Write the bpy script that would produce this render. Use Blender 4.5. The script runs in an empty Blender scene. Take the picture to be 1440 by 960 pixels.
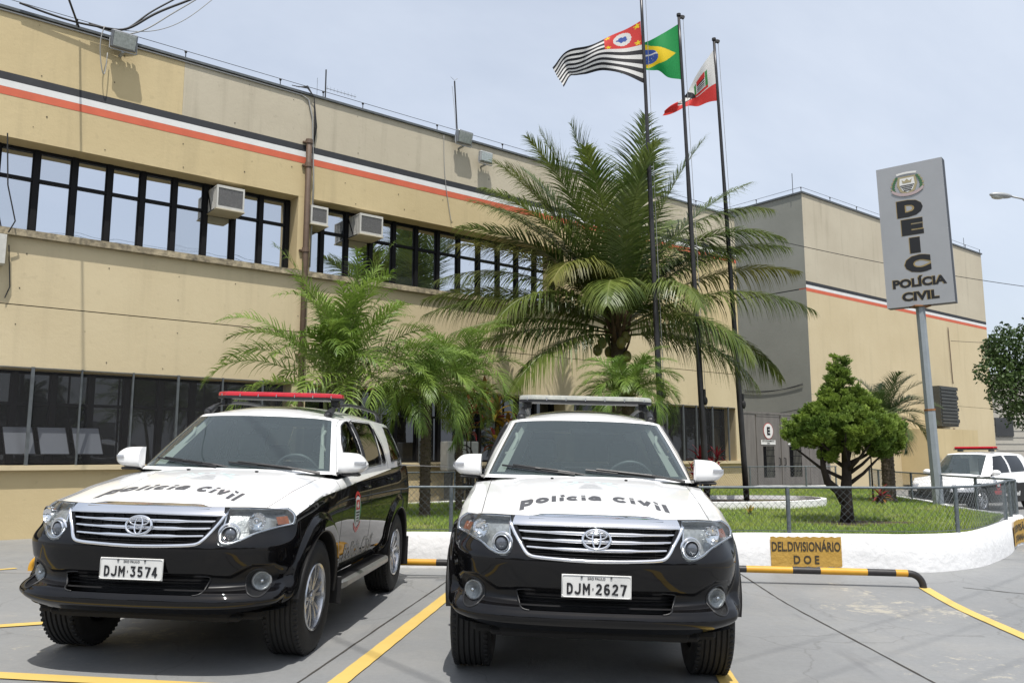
import bpy, bmesh, math, random
import numpy as np
from math import sin, cos, pi, radians, sqrt, atan2, tan
from mathutils import Vector, Matrix
from mathutils.bvhtree import BVHTree

S = bpy.context.scene
COL = S.collection
random.seed(7)
np.random.seed(7)

# ------------------------------------------------------------ camera
cam_d = bpy.data.cameras.new("camera")
cam = bpy.data.objects.new("camera", cam_d)
COL.objects.link(cam)
cam.location = (0, 0, 1.38)
cam.rotation_euler = (radians(90 + 7.84), 0, 0)
cam_d.sensor_width = 36.0
cam_d.lens = 1162 / 1440 * 36.0
cam_d.clip_start = 0.05
cam_d.clip_end = 3000
S.camera = cam

# ------------------------------------------------------------ sun, sky, exposure
SUN = Vector((0.06, -0.48, 1.17)).normalized()      # direction towards the sun
sun_el = math.asin(SUN.z)
sd = bpy.data.lights.new("sun", 'SUN')
sd.energy = 5.0
sd.angle = radians(0.53)
sd.color = (1.0, 0.965, 0.91)
so = bpy.data.objects.new("sun", sd)
COL.objects.link(so)
so.rotation_euler = (-SUN).to_track_quat('-Z', 'Y').to_euler()
so.location = (5, -10, 30)

W = bpy.data.worlds.new("World")
S.world = W
W.use_nodes = True
nt = W.node_tree
nt.nodes.clear()
out = nt.nodes.new('ShaderNodeOutputWorld')
bg = nt.nodes.new('ShaderNodeBackground')
sky = nt.nodes.new('ShaderNodeTexSky')
sky.sky_type = 'NISHITA'
sky.sun_disc = False
sky.sun_elevation = sun_el
sky.sun_rotation = atan2(SUN.x, SUN.y)
sky.air_density = 1.0
sky.dust_density = 3.2
sky.ozone_density = 1.2
# thin high cloud veil over the whole dome
tc = nt.nodes.new('ShaderNodeTexCoord')
sep = nt.nodes.new('ShaderNodeSeparateXYZ')
nt.links.new(tc.outputs['Generated'], sep.inputs[0])
def wmath(op, a, b=None, clamp=False):
    n = nt.nodes.new('ShaderNodeMath'); n.operation = op; n.use_clamp = clamp
    for i, v in enumerate((a, b)):
        if v is None: continue
        if isinstance(v, (int, float)): n.inputs[i].default_value = v
        else: nt.links.new(v, n.inputs[i])
    return n.outputs[0]
zz = wmath('ADD', wmath('MAXIMUM', sep.outputs[2], 0.0), 0.35)
cmb = nt.nodes.new('ShaderNodeCombineXYZ')
nt.links.new(wmath('ADD', wmath('DIVIDE', sep.outputs[0], zz), 5.3), cmb.inputs[0])
nt.links.new(wmath('DIVIDE', sep.outputs[1], zz), cmb.inputs[1])
def wnoise(scale, detail, dist):
    n = nt.nodes.new('ShaderNodeTexNoise')
    n.inputs['Scale'].default_value = scale; n.inputs['Detail'].default_value = detail
    n.inputs['Roughness'].default_value = 0.58; n.inputs['Distortion'].default_value = dist
    nt.links.new(cmb.outputs[0], n.inputs['Vector'])
    return n.outputs['Fac']
cl = nt.nodes.new('ShaderNodeValToRGB')
cl.color_ramp.elements[0].position = 0.35; cl.color_ramp.elements[0].color = (0, 0, 0, 1)
cl.color_ramp.elements[1].position = 0.74; cl.color_ramp.elements[1].color = (1, 1, 1, 1)
nt.links.new(wnoise(0.55, 7, 0.5), cl.inputs[0])
veil = wmath('ADD', wmath('MULTIPLY', cl.outputs[0], 0.42), 0.42, True)
mx = nt.nodes.new('ShaderNodeMix'); mx.data_type = 'RGBA'
nt.links.new(veil, mx.inputs['Factor'])
nt.links.new(sky.outputs[0], mx.inputs['A'])
mx.inputs['B'].default_value = (6.35, 6.85, 7.65, 1)
nt.links.new(mx.outputs['Result'], bg.inputs[0])
bg.inputs[1].default_value = 0.145
nt.links.new(bg.outputs[0], out.inputs[0])

S.view_settings.view_transform = 'Standard'
S.view_settings.look = 'None'
S.view_settings.exposure = 0.0
S.view_settings.gamma = 1.0
S.render.engine = 'CYCLES'
S.cycles.use_denoising = True
S.cycles.max_bounces = 8
S.cycles.transparent_max_bounces = 16
S.cycles.caustics_reflective = False
S.cycles.caustics_refractive = False

# ------------------------------------------------------------ materials
MATS = {}
def mat(name, color, rough=0.6, metal=0.0, var=0.0, vscale=3.0, bump=0.0, bscale=40.0, coat=0.0,
        color2=None, spec=0.5, stretch=None, emit=None, trans=0.0, coord='Object', detail=6.0, rvar=0.0, sss=None):
    if name in MATS: return MATS[name]
    m = bpy.data.materials.new(name); m.use_nodes = True
    t = m.node_tree; b = t.nodes['Principled BSDF']
    b.inputs['Base Color'].default_value = (*color, 1)
    b.inputs['Roughness'].default_value = rough
    b.inputs['Metallic'].default_value = metal
    b.inputs['Coat Weight'].default_value = coat
    b.inputs['Coat Roughness'].default_value = 0.03
    b.inputs['Specular IOR Level'].default_value = spec
    b.inputs['Transmission Weight'].default_value = trans
    if emit:
        b.inputs['Emission Color'].default_value = (*emit[:3], 1); b.inputs['Emission Strength'].default_value = emit[3]
    if var or bump or color2 or rvar:
        c = t.nodes.new('ShaderNodeTexCoord')
        vec = c.outputs[coord]
        if stretch:
            mp = t.nodes.new('ShaderNodeMapping'); mp.inputs['Scale'].default_value = stretch
            t.links.new(vec, mp.inputs[0]); vec = mp.outputs[0]
    if var or color2:
        n = t.nodes.new('ShaderNodeTexNoise'); n.inputs['Scale'].default_value = vscale
        n.inputs['Detail'].default_value = detail; n.inputs['Roughness'].default_value = 0.65
        t.links.new(vec, n.inputs['Vector'])
        r = t.nodes.new('ShaderNodeValToRGB')
        e = r.color_ramp.elements
        e[0].position = 0.3; e[1].position = 0.72
        if color2:
            e[0].color = (*color, 1); e[1].color = (*color2, 1)
        else:
            e[0].color = tuple(max(0, v * (1 - var)) for v in color) + (1,)
            e[1].color = tuple(min(1, v * (1 + var)) for v in color) + (1,)
        t.links.new(n.outputs['Fac'], r.inputs[0])
        t.links.new(r.outputs[0], b.inputs['Base Color'])
        if rvar:
            mm = t.nodes.new('ShaderNodeMapRange')
            mm.inputs['To Min'].default_value = max(0, rough - rvar); mm.inputs['To Max'].default_value = min(1, rough + rvar)
            t.links.new(n.outputs['Fac'], mm.inputs[0]); t.links.new(mm.outputs[0], b.inputs['Roughness'])
    if bump:
        n2 = t.nodes.new('ShaderNodeTexNoise'); n2.inputs['Scale'].default_value = bscale; n2.inputs['Detail'].default_value = 5
        t.links.new(vec, n2.inputs['Vector'])
        bp = t.nodes.new('ShaderNodeBump'); bp.inputs['Strength'].default_value = bump; bp.inputs['Distance'].default_value = 0.01
        t.links.new(n2.outputs['Fac'], bp.inputs['Height']); t.links.new(bp.outputs[0], b.inputs['Normal'])
    MATS[name] = m
    return m

def glass(name, tint, ior, rough=0.0, spec_col=(1, 1, 1), film=None):
    """thin pane: see-through tinted film plus a mirror-like reflection by Fresnel"""
    m = bpy.data.materials.new(name); m.use_nodes = True
    t = m.node_tree; t.nodes.clear()
    o = t.nodes.new('ShaderNodeOutputMaterial')
    tr = t.nodes.new('ShaderNodeBsdfTransparent'); tr.inputs[0].default_value = (*tint, 1)
    gl = t.nodes.new('ShaderNodeBsdfGlossy'); gl.inputs['Roughness'].default_value = rough; gl.inputs[0].default_value = (*spec_col, 1)
    fr = t.nodes.new('ShaderNodeFresnel')
    ge = t.nodes.new('ShaderNodeNewGeometry')          # same reflectance from both faces of the pane
    mr = t.nodes.new('ShaderNodeMapRange'); mr.inputs['To Min'].default_value = ior; mr.inputs['To Max'].default_value = 1 / ior
    t.links.new(ge.outputs['Backfacing'], mr.inputs[0]); t.links.new(mr.outputs[0], fr.inputs['IOR'])
    mi = t.nodes.new('ShaderNodeMixShader')
    src = tr.outputs[0]
    if film:                                            # pale diffuse layer: hazy sky reflection painted into the pane
        df = t.nodes.new('ShaderNodeBsdfDiffuse'); df.inputs[0].default_value = (*film[1:], 1)
        m2 = t.nodes.new('ShaderNodeMixShader'); m2.inputs[0].default_value = film[0]
        t.links.new(src, m2.inputs[1]); t.links.new(df.outputs[0], m2.inputs[2]); src = m2.outputs[0]
    t.links.new(fr.outputs[0], mi.inputs[0]); t.links.new(src, mi.inputs[1]); t.links.new(gl.outputs[0], mi.inputs[2])
    t.links.new(mi.outputs[0], o.inputs[0])
    MATS[name] = m
    return m

def M(n): return MATS[n]

# ------------------------------------------------------------ mesh builder
class MB:
    """collects shapes and builds one mesh"""
    def __init__(s): s.v = []; s.f = []; s.m = []; s.n = 0
    def add(s, verts, faces, mi=0):
        verts = np.asarray(verts, float).reshape(-1, 3)
        s.v.append(verts)
        o = s.n
        for f in faces: s.f.append(tuple(int(i) + o for i in f)); s.m.append(mi)
        s.n += len(verts)
        return s
    def box(s, c, d, R=None, mi=0, bev=0.0):
        hx, hy, hz = d[0] / 2, d[1] / 2, d[2] / 2
        if bev > 0:
            b = min(bev, hx * .9, hy * .9, hz * .9)
            P = []
            for sz in (-1, 1):
                for ring in ((hx - b, hy - b, hz), (hx, hy - b, hz - b), ):
                    pass
            # chamfered box : 24 verts
            vs = []
            idx = {}
            for sx in (-1, 1):
                for sy in (-1, 1):
                    for sz in (-1, 1):
                        for a in range(3):
                            p = [sx * (hx - b), sy * (hy - b), sz * (hz - b)]
                            p[a] = (sx * hx, sy * hy, sz * hz)[a]
                            idx[(sx, sy, sz, a)] = len(vs); vs.append(p)
            F = []
            for a in range(3):
                for sg in (-1, 1):
                    o1, o2 = [i for i in range(3) if i != a]
                    q = []
                    for (u, w) in ((-1, -1), (1, -1), (1, 1), (-1, 1)):
                        k = [0, 0, 0]; k[a] = sg; k[o1] = u; k[o2] = w
                        q.append(idx[(*k, a)])
                    F.append(q)
            for a in range(3):
                o1, o2 = [i for i in range(3) if i != a]
                for s1 in (-1, 1):
                    for s2 in (-1, 1):
                        k0 = [0, 0, 0]; k0[o1] = s1; k0[o2] = s2
                        k1 = list(k0); k0[a] = -1; k1[a] = 1
                        F.append([idx[(*k0, o1)], idx[(*k1, o1)], idx[(*k1, o2)], idx[(*k0, o2)]])
            for sx in (-1, 1):
                for sy in (-1, 1):
                    for sz in (-1, 1): F.append([idx[(sx, sy, sz, 0)], idx[(sx, sy, sz, 1)], idx[(sx, sy, sz, 2)]])
            vs = np.array(vs)
        else:
            vs = np.array([[x, y, z] for x in (-hx, hx) for y in (-hy, hy) for z in (-hz, hz)])
            F = [(0, 1, 3, 2), (4, 6, 7, 5), (0, 4, 5, 1), (2, 3, 7, 6), (0, 2, 6, 4), (1, 5, 7, 3)]
        if R is not None: vs = vs @ np.array(R).T
        return s.add(vs + np.array(c), F, mi)
    def tube(s, pts, r, seg=8, mi=0, cap=True, flat=1.0, up=(0, 0, 1)):
        P = np.asarray(pts, float); n = len(P)
        rr = np.full(n, r, float) if np.isscalar(r) else np.asarray(r, float)
        T = np.gradient(P, axis=0); T /= np.linalg.norm(T, axis=1)[:, None] + 1e-12
        up = np.array(up, float)
        vs = []
        a = np.arange(seg) * 2 * pi / seg
        prev = None
        for i in range(n):
            t = T[i]
            if prev is None:
                u = np.cross(up, t)
                if np.linalg.norm(u) < 1e-3: u = np.cross((1, 0, 0), t)
            else:
                u = prev - t * (prev @ t)
            u /= np.linalg.norm(u); prev = u
            w = np.cross(t, u)
            vs.append(P[i] + rr[i] * (np.cos(a)[:, None] * u + flat * np.sin(a)[:, None] * w))
        vs = np.concatenate(vs)
        F = []
        for i in range(n - 1):
            for j in range(seg):
                k = (j + 1) % seg
                F.append((i * seg + j, i * seg + k, (i + 1) * seg + k, (i + 1) * seg + j))
        if cap:
            F.append(tuple(range(seg))[::-1]); F.append(tuple((n - 1) * seg + j for j in range(seg)))
        return s.add(vs, F, mi)
    def cyl(s, a, b, r, seg=12, mi=0, r2=None):
        return s.tube([a, b], [r, r if r2 is None else r2], seg, mi)
    def lathe(s, prof, seg=24, mi=0, R=None, c=(0, 0, 0), closed=False):
        """prof: (radius, height) along local z"""
        P = np.asarray(prof, float); n = len(P)
        a = np.arange(seg) * 2 * pi / seg
        vs = np.stack([np.outer(P[:, 0], np.cos(a)), np.outer(P[:, 0], np.sin(a)), np.repeat(P[:, 1:2], seg, 1)], -1).reshape(-1, 3)
        F = []
        for i in range(n - (0 if closed else 1)):
            i2 = (i + 1) % n
            for j in range(seg):
                k = (j + 1) % seg
                F.append((i * seg + j, i * seg + k, i2 * seg + k, i2 * seg + j))
        if R is not None: vs = vs @ np.array(R).T
        return s.add(vs + np.array(c), F, mi)
    def sphere(s, c, r, seg=12, rings=8, mi=0, R=None):
        r = np.array([r, r, r] if np.isscalar(r) else r, float)
        th = np.linspace(0, pi, rings + 1)
        a = np.arange(seg) * 2 * pi / seg
        vs = np.stack([np.outer(np.sin(th), np.cos(a)), np.outer(np.sin(th), np.sin(a)), np.outer(np.cos(th), np.ones(seg))], -1).reshape(-1, 3) * r
        if R is not None: vs = vs @ np.array(R).T
        F = []
        for i in range(rings):
            for j in range(seg):
                k = (j + 1) % seg
                F.append((i * seg + j, (i + 1) * seg + j, (i + 1) * seg + k, i * seg + k))
        return s.add(vs + np.array(c), F, mi)
    def grid(s, G, mi=0, flip=False):
        G = np.asarray(G, float); a, b = G.shape[:2]
        F = []
        for i in range(a - 1):
            for j in range(b - 1):
                q = (i * b + j, (i + 1) * b + j, (i + 1) * b + j + 1, i * b + j + 1)
                F.append(q[::-1] if flip else q)
        return s.add(G.reshape(-1, 3), F, mi)
    def poly(s, pts, mi=0): return s.add(pts, [tuple(range(len(pts)))], mi)
    def prism(s, pts2, z0, z1, frame=None, mi=0):
        """outline in 2D extruded; frame(x,y,z)->3D"""
        n = len(pts2)
        a = [(p[0], p[1], z0) for p in pts2]; b = [(p[0], p[1], z1) for p in pts2]
        V = a + b
        if frame: V = [frame(*p) for p in V]
        F = [tuple(range(n))[::-1], tuple(range(n, 2 * n))]
        for i in range(n):
            j = (i + 1) % n
            F.append((i, j, n + j, n + i))
        return s.add(V, F, mi)
    def mesh(s, name, mats, smooth=False, angle=None):
        me = bpy.data.meshes.new(name)
        V = np.concatenate(s.v) if s.v else np.zeros((0, 3))
        me.from_pydata(V.tolist(), [], s.f)
        for m_ in (mats if isinstance(mats, (list, tuple)) else [mats]):
            me.materials.append(M(m_) if isinstance(m_, str) else m_)
        me.polygons.foreach_set('material_index', np.array(s.m, dtype=np.int32))
        if smooth:
            me.polygons.foreach_set('use_smooth', np.ones(len(s.f), dtype=bool))
            if angle is not None:
                try: me.set_sharp_from_angle(angle=radians(angle))
                except Exception: pass
        me.update()
        return me
    def build(s, name, mats, parent=None, smooth=False, angle=None, **kw):
        o = bpy.data.objects.new(name, s.mesh(name, mats, smooth, angle))
        COL.objects.link(o)
        if parent is not None: o.parent = parent
        for k, v in kw.items(): o[k] = v
        return o

def thing(name, label, cat, loc=(0, 0, 0), rot=(0, 0, 0), group=None):
    o = bpy.data.objects.new(name, None); COL.objects.link(o)
    o.empty_display_size = 0.2
    o.location = loc; o.rotation_euler = rot
    o['label'] = label; o['category'] = cat
    if group: o['group'] = group
    return o
def tag(o, label, cat, group=None):
    o['label'] = label; o['category'] = cat
    if group: o['group'] = group
    return o
def struct(o): o['kind'] = 'structure'; return o
def link_copy(me, name, parent=None, loc=(0, 0, 0), rot=(0, 0, 0), scale=None):
    o = bpy.data.objects.new(name, me); COL.objects.link(o)
    if parent is not None: o.parent = parent
    o.location = loc; o.rotation_euler = rot
    if scale is not None: o.scale = scale
    return o
def kids(o): return [c for c in bpy.data.objects if c.parent == o]
def dup(root, loc=None, rot=None, label=None, keep=None):
    ch = {}
    for c in bpy.data.objects:
        if c.parent: ch.setdefault(c.parent.name, []).append(c)
    def rec(o, par):
        if keep and not keep(o): return None
        c = o.copy(); COL.objects.link(c)
        if par is not None:
            c.parent = par; c.matrix_parent_inverse = o.matrix_parent_inverse
        for k in ch.get(o.name, []): rec(k, c)
        return c
    r = rec(root, None)
    if loc is not None: r.location = loc
    if rot is not None: r.rotation_euler = rot
    if label: r['label'] = label
    return r

def text_mesh(body, size=1.0, bold=0.0, shear=0.0, spacing=1.0, extrude=0.0, align='CENTER', sx=1.0):
    c = bpy.data.curves.new("t", 'FONT')
    c.body = body; c.size = size; c.offset = bold; c.shear = shear; c.space_character = spacing
    c.extrude = extrude; c.align_x = align; c.align_y = 'CENTER'; c.resolution_u = 3
    o = bpy.data.objects.new("t", c); COL.objects.link(o)
    dg = bpy.context.evaluated_depsgraph_get()
    me = bpy.data.meshes.new_from_object(o.evaluated_get(dg))
    V = np.empty(len(me.vertices) * 3); me.vertices.foreach_get('co', V); V = V.reshape(-1, 3)
    V[:, 0] *= sx
    F = [tuple(p.vertices) for p in me.polygons]
    bpy.data.objects.remove(o); bpy.data.curves.remove(c); bpy.data.meshes.remove(me)
    return V, F

def pchip(x, Y, xq):
    """monotone cubic interpolation along axis 0"""
    x = np.asarray(x, float); Y = np.asarray(Y, float); xq = np.asarray(xq, float)
    sh = Y.shape[1:]; Y = Y.reshape(len(x), -1)
    h = np.diff(x); d = np.diff(Y, axis=0) / h[:, None]
    m = np.zeros_like(Y)
    if len(x) > 2:
        w1 = (2 * h[1:] + h[:-1])[:, None]; w2 = (h[1:] + 2 * h[:-1])[:, None]
        with np.errstate(divide='ignore', invalid='ignore'):
            hm = (w1 + w2) / (w1 / d[:-1] + w2 / d[1:])
        cr = (h[1:, None] * d[:-1] + h[:-1, None] * d[1:]) / (h[1:] + h[:-1])[:, None]
        mono = (d[:-1] * d[1:] > 0)
        m[1:-1] = np.where(mono, hm, 0)
    m[0] = d[0]; m[-1] = d[-1]
    i = np.clip(np.searchsorted(x, xq, side='right') - 1, 0, len(x) - 2)
    t = ((xq - x[i]) / h[i])[:, None]; hi = h[i][:, None]
    r = (2 * t**3 - 3 * t**2 + 1) * Y[i] + (t**3 - 2 * t**2 + t) * hi * m[i] + (-2 * t**3 + 3 * t**2) * Y[i + 1] + (t**3 - t**2) * hi * m[i + 1]
    return r.reshape((len(xq),) + sh)

def spline(x, Y, xq):
    """C2 natural cubic spline along axis 0"""
    x = np.asarray(x, float); Y = np.asarray(Y, float); xq = np.asarray(xq, float)
    sh = Y.shape[1:]; Y = Y.reshape(len(x), -1); n = len(x)
    h = np.diff(x); A = np.eye(n); B = np.zeros_like(Y)
    for i in range(1, n - 1):
        A[i, i - 1] = h[i - 1]; A[i, i] = 2 * (h[i - 1] + h[i]); A[i, i + 1] = h[i]
        B[i] = 6 * ((Y[i + 1] - Y[i]) / h[i] - (Y[i] - Y[i - 1]) / h[i - 1])
    Mm = np.linalg.solve(A, B)
    i = np.clip(np.searchsorted(x, xq, side='right') - 1, 0, n - 2)
    hi = h[i][:, None]; a = (x[i + 1] - xq)[:, None] / hi; b = 1 - a
    r = a * Y[i] + b * Y[i + 1] + ((a**3 - a) * Mm[i] + (b**3 - b) * Mm[i + 1]) * hi**2 / 6
    return r.reshape((len(xq),) + sh)

def rotz(a):
    return np.array([[cos(a), -sin(a), 0], [sin(a), cos(a), 0], [0, 0, 1]])
def roty(a):
    return np.array([[cos(a), 0, sin(a)], [0, 1, 0], [-sin(a), 0, cos(a)]])
def rotx(a):
    return np.array([[1, 0, 0], [0, cos(a), -sin(a)], [0, sin(a), cos(a)]])

def gz(x, y):
    """the yard falls a little towards the right near the cars"""
    c = np.clip(np.asarray(x, float) - .5, -4.5, 4.5)
    t = np.clip((10.6 - np.asarray(y, float)) / 2.5, 0, 1); t = t * t * (3 - 2 * t)
    return -.02 * c * t - .026 * t
# ============================================================ SETTING
U_ = np.array([0.78378, 0.62104]); NI = np.array([-U_[1], U_[0]]); PO = np.array([-7.977, 14.156])
ANG = atan2(U_[1], U_[0]); RF = rotz(ANG)
def FP(s, e, z): q = PO + U_ * s + NI * e; return (q[0], q[1], z)
def fbox(mb, s0, s1, e0, e1, z0, z1, mi=0, bev=0.0):
    c = FP((s0 + s1) / 2, (e0 + e1) / 2, (z0 + z1) / 2)
    mb.box(c, (abs(s1 - s0), abs(e1 - e0), abs(z1 - z0)), R=RF, mi=mi, bev=bev)

def wall_material(name, base, base2, dirt=(.10, .085, .06), grime=.5):
    """painted concrete: blotches, faint vertical rain streaks, fine grain"""
    m = bpy.data.materials.new(name); m.use_nodes = True
    t = m.node_tree; b = t.nodes['Principled BSDF']; b.inputs['Roughness'].default_value = .88; b.inputs['Specular IOR Level'].default_value = .25
    c = t.nodes.new('ShaderNodeTexCoord'); mp = t.nodes.new('ShaderNodeMapping'); mp.inputs['Rotation'].default_value = (0, 0, -ANG)
    t.links.new(c.outputs['Object'], mp.inputs[0])
    def noise(scale, stretch, detail=6, rough=.6):
        m2 = t.nodes.new('ShaderNodeMapping'); m2.inputs['Scale'].default_value = stretch
        t.links.new(mp.outputs[0], m2.inputs[0]); n = t.nodes.new('ShaderNodeTexNoise')
        n.inputs['Scale'].default_value = scale; n.inputs['Detail'].default_value = detail; n.inputs['Roughness'].default_value = rough
        t.links.new(m2.outputs[0], n.inputs['Vector']); return n.outputs['Fac']
    def ramp(src, p0, p1, c0, c1):
        r = t.nodes.new('ShaderNodeValToRGB'); r.color_ramp.elements[0].position = p0; r.color_ramp.elements[1].position = p1
        r.color_ramp.elements[0].color = c0; r.color_ramp.elements[1].color = c1; t.links.new(src, r.inputs[0]); return r.outputs[0]
    col = ramp(noise(.55, (1, 1, 1), 8), .32, .70, (*base, 1), (*base2, 1))
    def mixc(fac, a, bcol, amt):
        n = t.nodes.new('ShaderNodeMath'); n.operation = 'MULTIPLY'; n.inputs[1].default_value = amt; t.links.new(fac, n.inputs[0])
        x = t.nodes.new('ShaderNodeMix'); x.data_type = 'RGBA'; t.links.new(n.outputs[0], x.inputs['Factor']); t.links.new(a, x.inputs['A'])
        x.inputs['B'].default_value = (*bcol, 1); return x.outputs['Result']
    streak = ramp(noise(3.2, (1, 1, .07), 5), .54, .78, (0, 0, 0, 1), (1, 1, 1, 1))
    col = mixc(streak, col, dirt, .22 * grime)
    spots = ramp(noise(7, (1, 1, 1), 3, .5), .66, .74, (0, 0, 0, 1), (1, 1, 1, 1))
    col = mixc(spots, col, dirt, .14 * grime)
    t.links.new(col, b.inputs['Base Color'])
    bp = t.nodes.new('ShaderNodeBump'); bp.inputs['Strength'].default_value = .25; bp.inputs['Distance'].default_value = .02
    t.links.new(noise(9, (1, 1, 1), 8, .7), bp.inputs['Height']); t.links.new(bp.outputs[0], b.inputs['Normal'])
    MATS[name] = m
wall_material('wall_tan', (.50, .40, .225), (.56, .455, .265), grime=.7)
wall_material('wall_tan_light', (.525, .435, .275), (.575, .485, .315), grime=.6)
wall_material('wall_beige_grey', (.445, .395, .30), (.50, .45, .345), grime=1.1)
wall_material('wall_dark_grey', (.215, .218, .192), (.26, .262, .232), dirt=(.30, .30, .27))
mat('sill_weathered', (.065, .055, .040), .95, color2=(.50, .42, .28), vscale=5.5, bump=1.0, bscale=25, detail=10)
wall_material('far_wall', (.38, .36, .32), (.44, .42, .37))
mat('stripe_black', (.022, .024, .028), .7, var=.3, vscale=3)
mat('stripe_white', (.66, .66, .64), .7, var=.06, vscale=3)
mat('stripe_red', (.56, .115, .055), .7, var=.10, vscale=3)
mat('frame_black', (.006, .006, .007), .6, spec=.2)
mat('metal_grey', (.10, .11, .115), .55, .3, var=.25, vscale=9, bump=.2, bscale=60)
mat('vent_dark', (.045, .048, .045), .6, var=.2)
mat('metal_pale', (.34, .35, .35), .5, .3, var=.15, vscale=9)
mat('galvanised', (.28, .30, .32), .45, .7, var=.25, vscale=25)
mat('pipe_brown', (.120, .078, .052), .6, var=.2, vscale=6)
mat('cable_black', (.012, .012, .012), .6)
mat('cable_grey', (.28, .28, .27), .6)
mat('room_dark', (.012, .012, .012), .95)
mat('ac_white', (.50, .49, .45), .55, var=.12, vscale=12)
mat('ac_fin', (.20, .195, .19), .6, var=.5, vscale=60, bump=.4, bscale=150)
mat('ac_tray', (.46, .41, .30), .7)
mat('roof_felt', (.09, .085, .08), .9, var=.3)

def mirror_pane(name, refl, tint, rough=.01):
    m = bpy.data.materials.new(name); m.use_nodes = True
    t = m.node_tree; t.nodes.clear()
    o = t.nodes.new('ShaderNodeOutputMaterial'); d = t.nodes.new('ShaderNodeBsdfDiffuse'); d.inputs[0].default_value = (*tint, 1)
    g = t.nodes.new('ShaderNodeBsdfGlossy'); g.inputs[0].default_value = (.92, .95, 1.0, 1); g.inputs['Roughness'].default_value = rough
    fr = t.nodes.new('ShaderNodeFresnel'); fr.inputs['IOR'].default_value = 1.5
    a = t.nodes.new('ShaderNodeMath'); a.operation = 'MULTIPLY_ADD'; a.inputs[1].default_value = 1 - refl; a.inputs[2].default_value = refl
    t.links.new(fr.outputs[0], a.inputs[0])
    c = t.nodes.new('ShaderNodeTexCoord'); n = t.nodes.new('ShaderNodeTexNoise'); n.inputs['Scale'].default_value = 1.3; n.inputs['Detail'].default_value = 1
    t.links.new(c.outputs['Object'], n.inputs['Vector'])
    bp = t.nodes.new('ShaderNodeBump'); bp.inputs['Strength'].default_value = .10; bp.inputs['Distance'].default_value = .05
    t.links.new(n.outputs['Fac'], bp.inputs['Height']); t.links.new(bp.outputs[0], g.inputs['Normal'])
    mi = t.nodes.new('ShaderNodeMixShader'); t.links.new(a.outputs[0], mi.inputs[0]); t.links.new(d.outputs[0], mi.inputs[1]); t.links.new(g.outputs[0], mi.inputs[2])
    t.links.new(mi.outputs[0], o.inputs[0]); MATS[name] = m
mirror_pane('mirror_glass', .74, (.03, .04, .05)); mirror_pane('mirror_glass_dull', .62, (.05, .06, .065), .03); mirror_pane('mirror_glass_clear', .80, (.02, .03, .04))
mirror_pane('dim_glass', .07, (.012, .013, .014), .02)
mirror_pane('frosted_glass', .06, (.10, .11, .125), .25)

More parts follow.
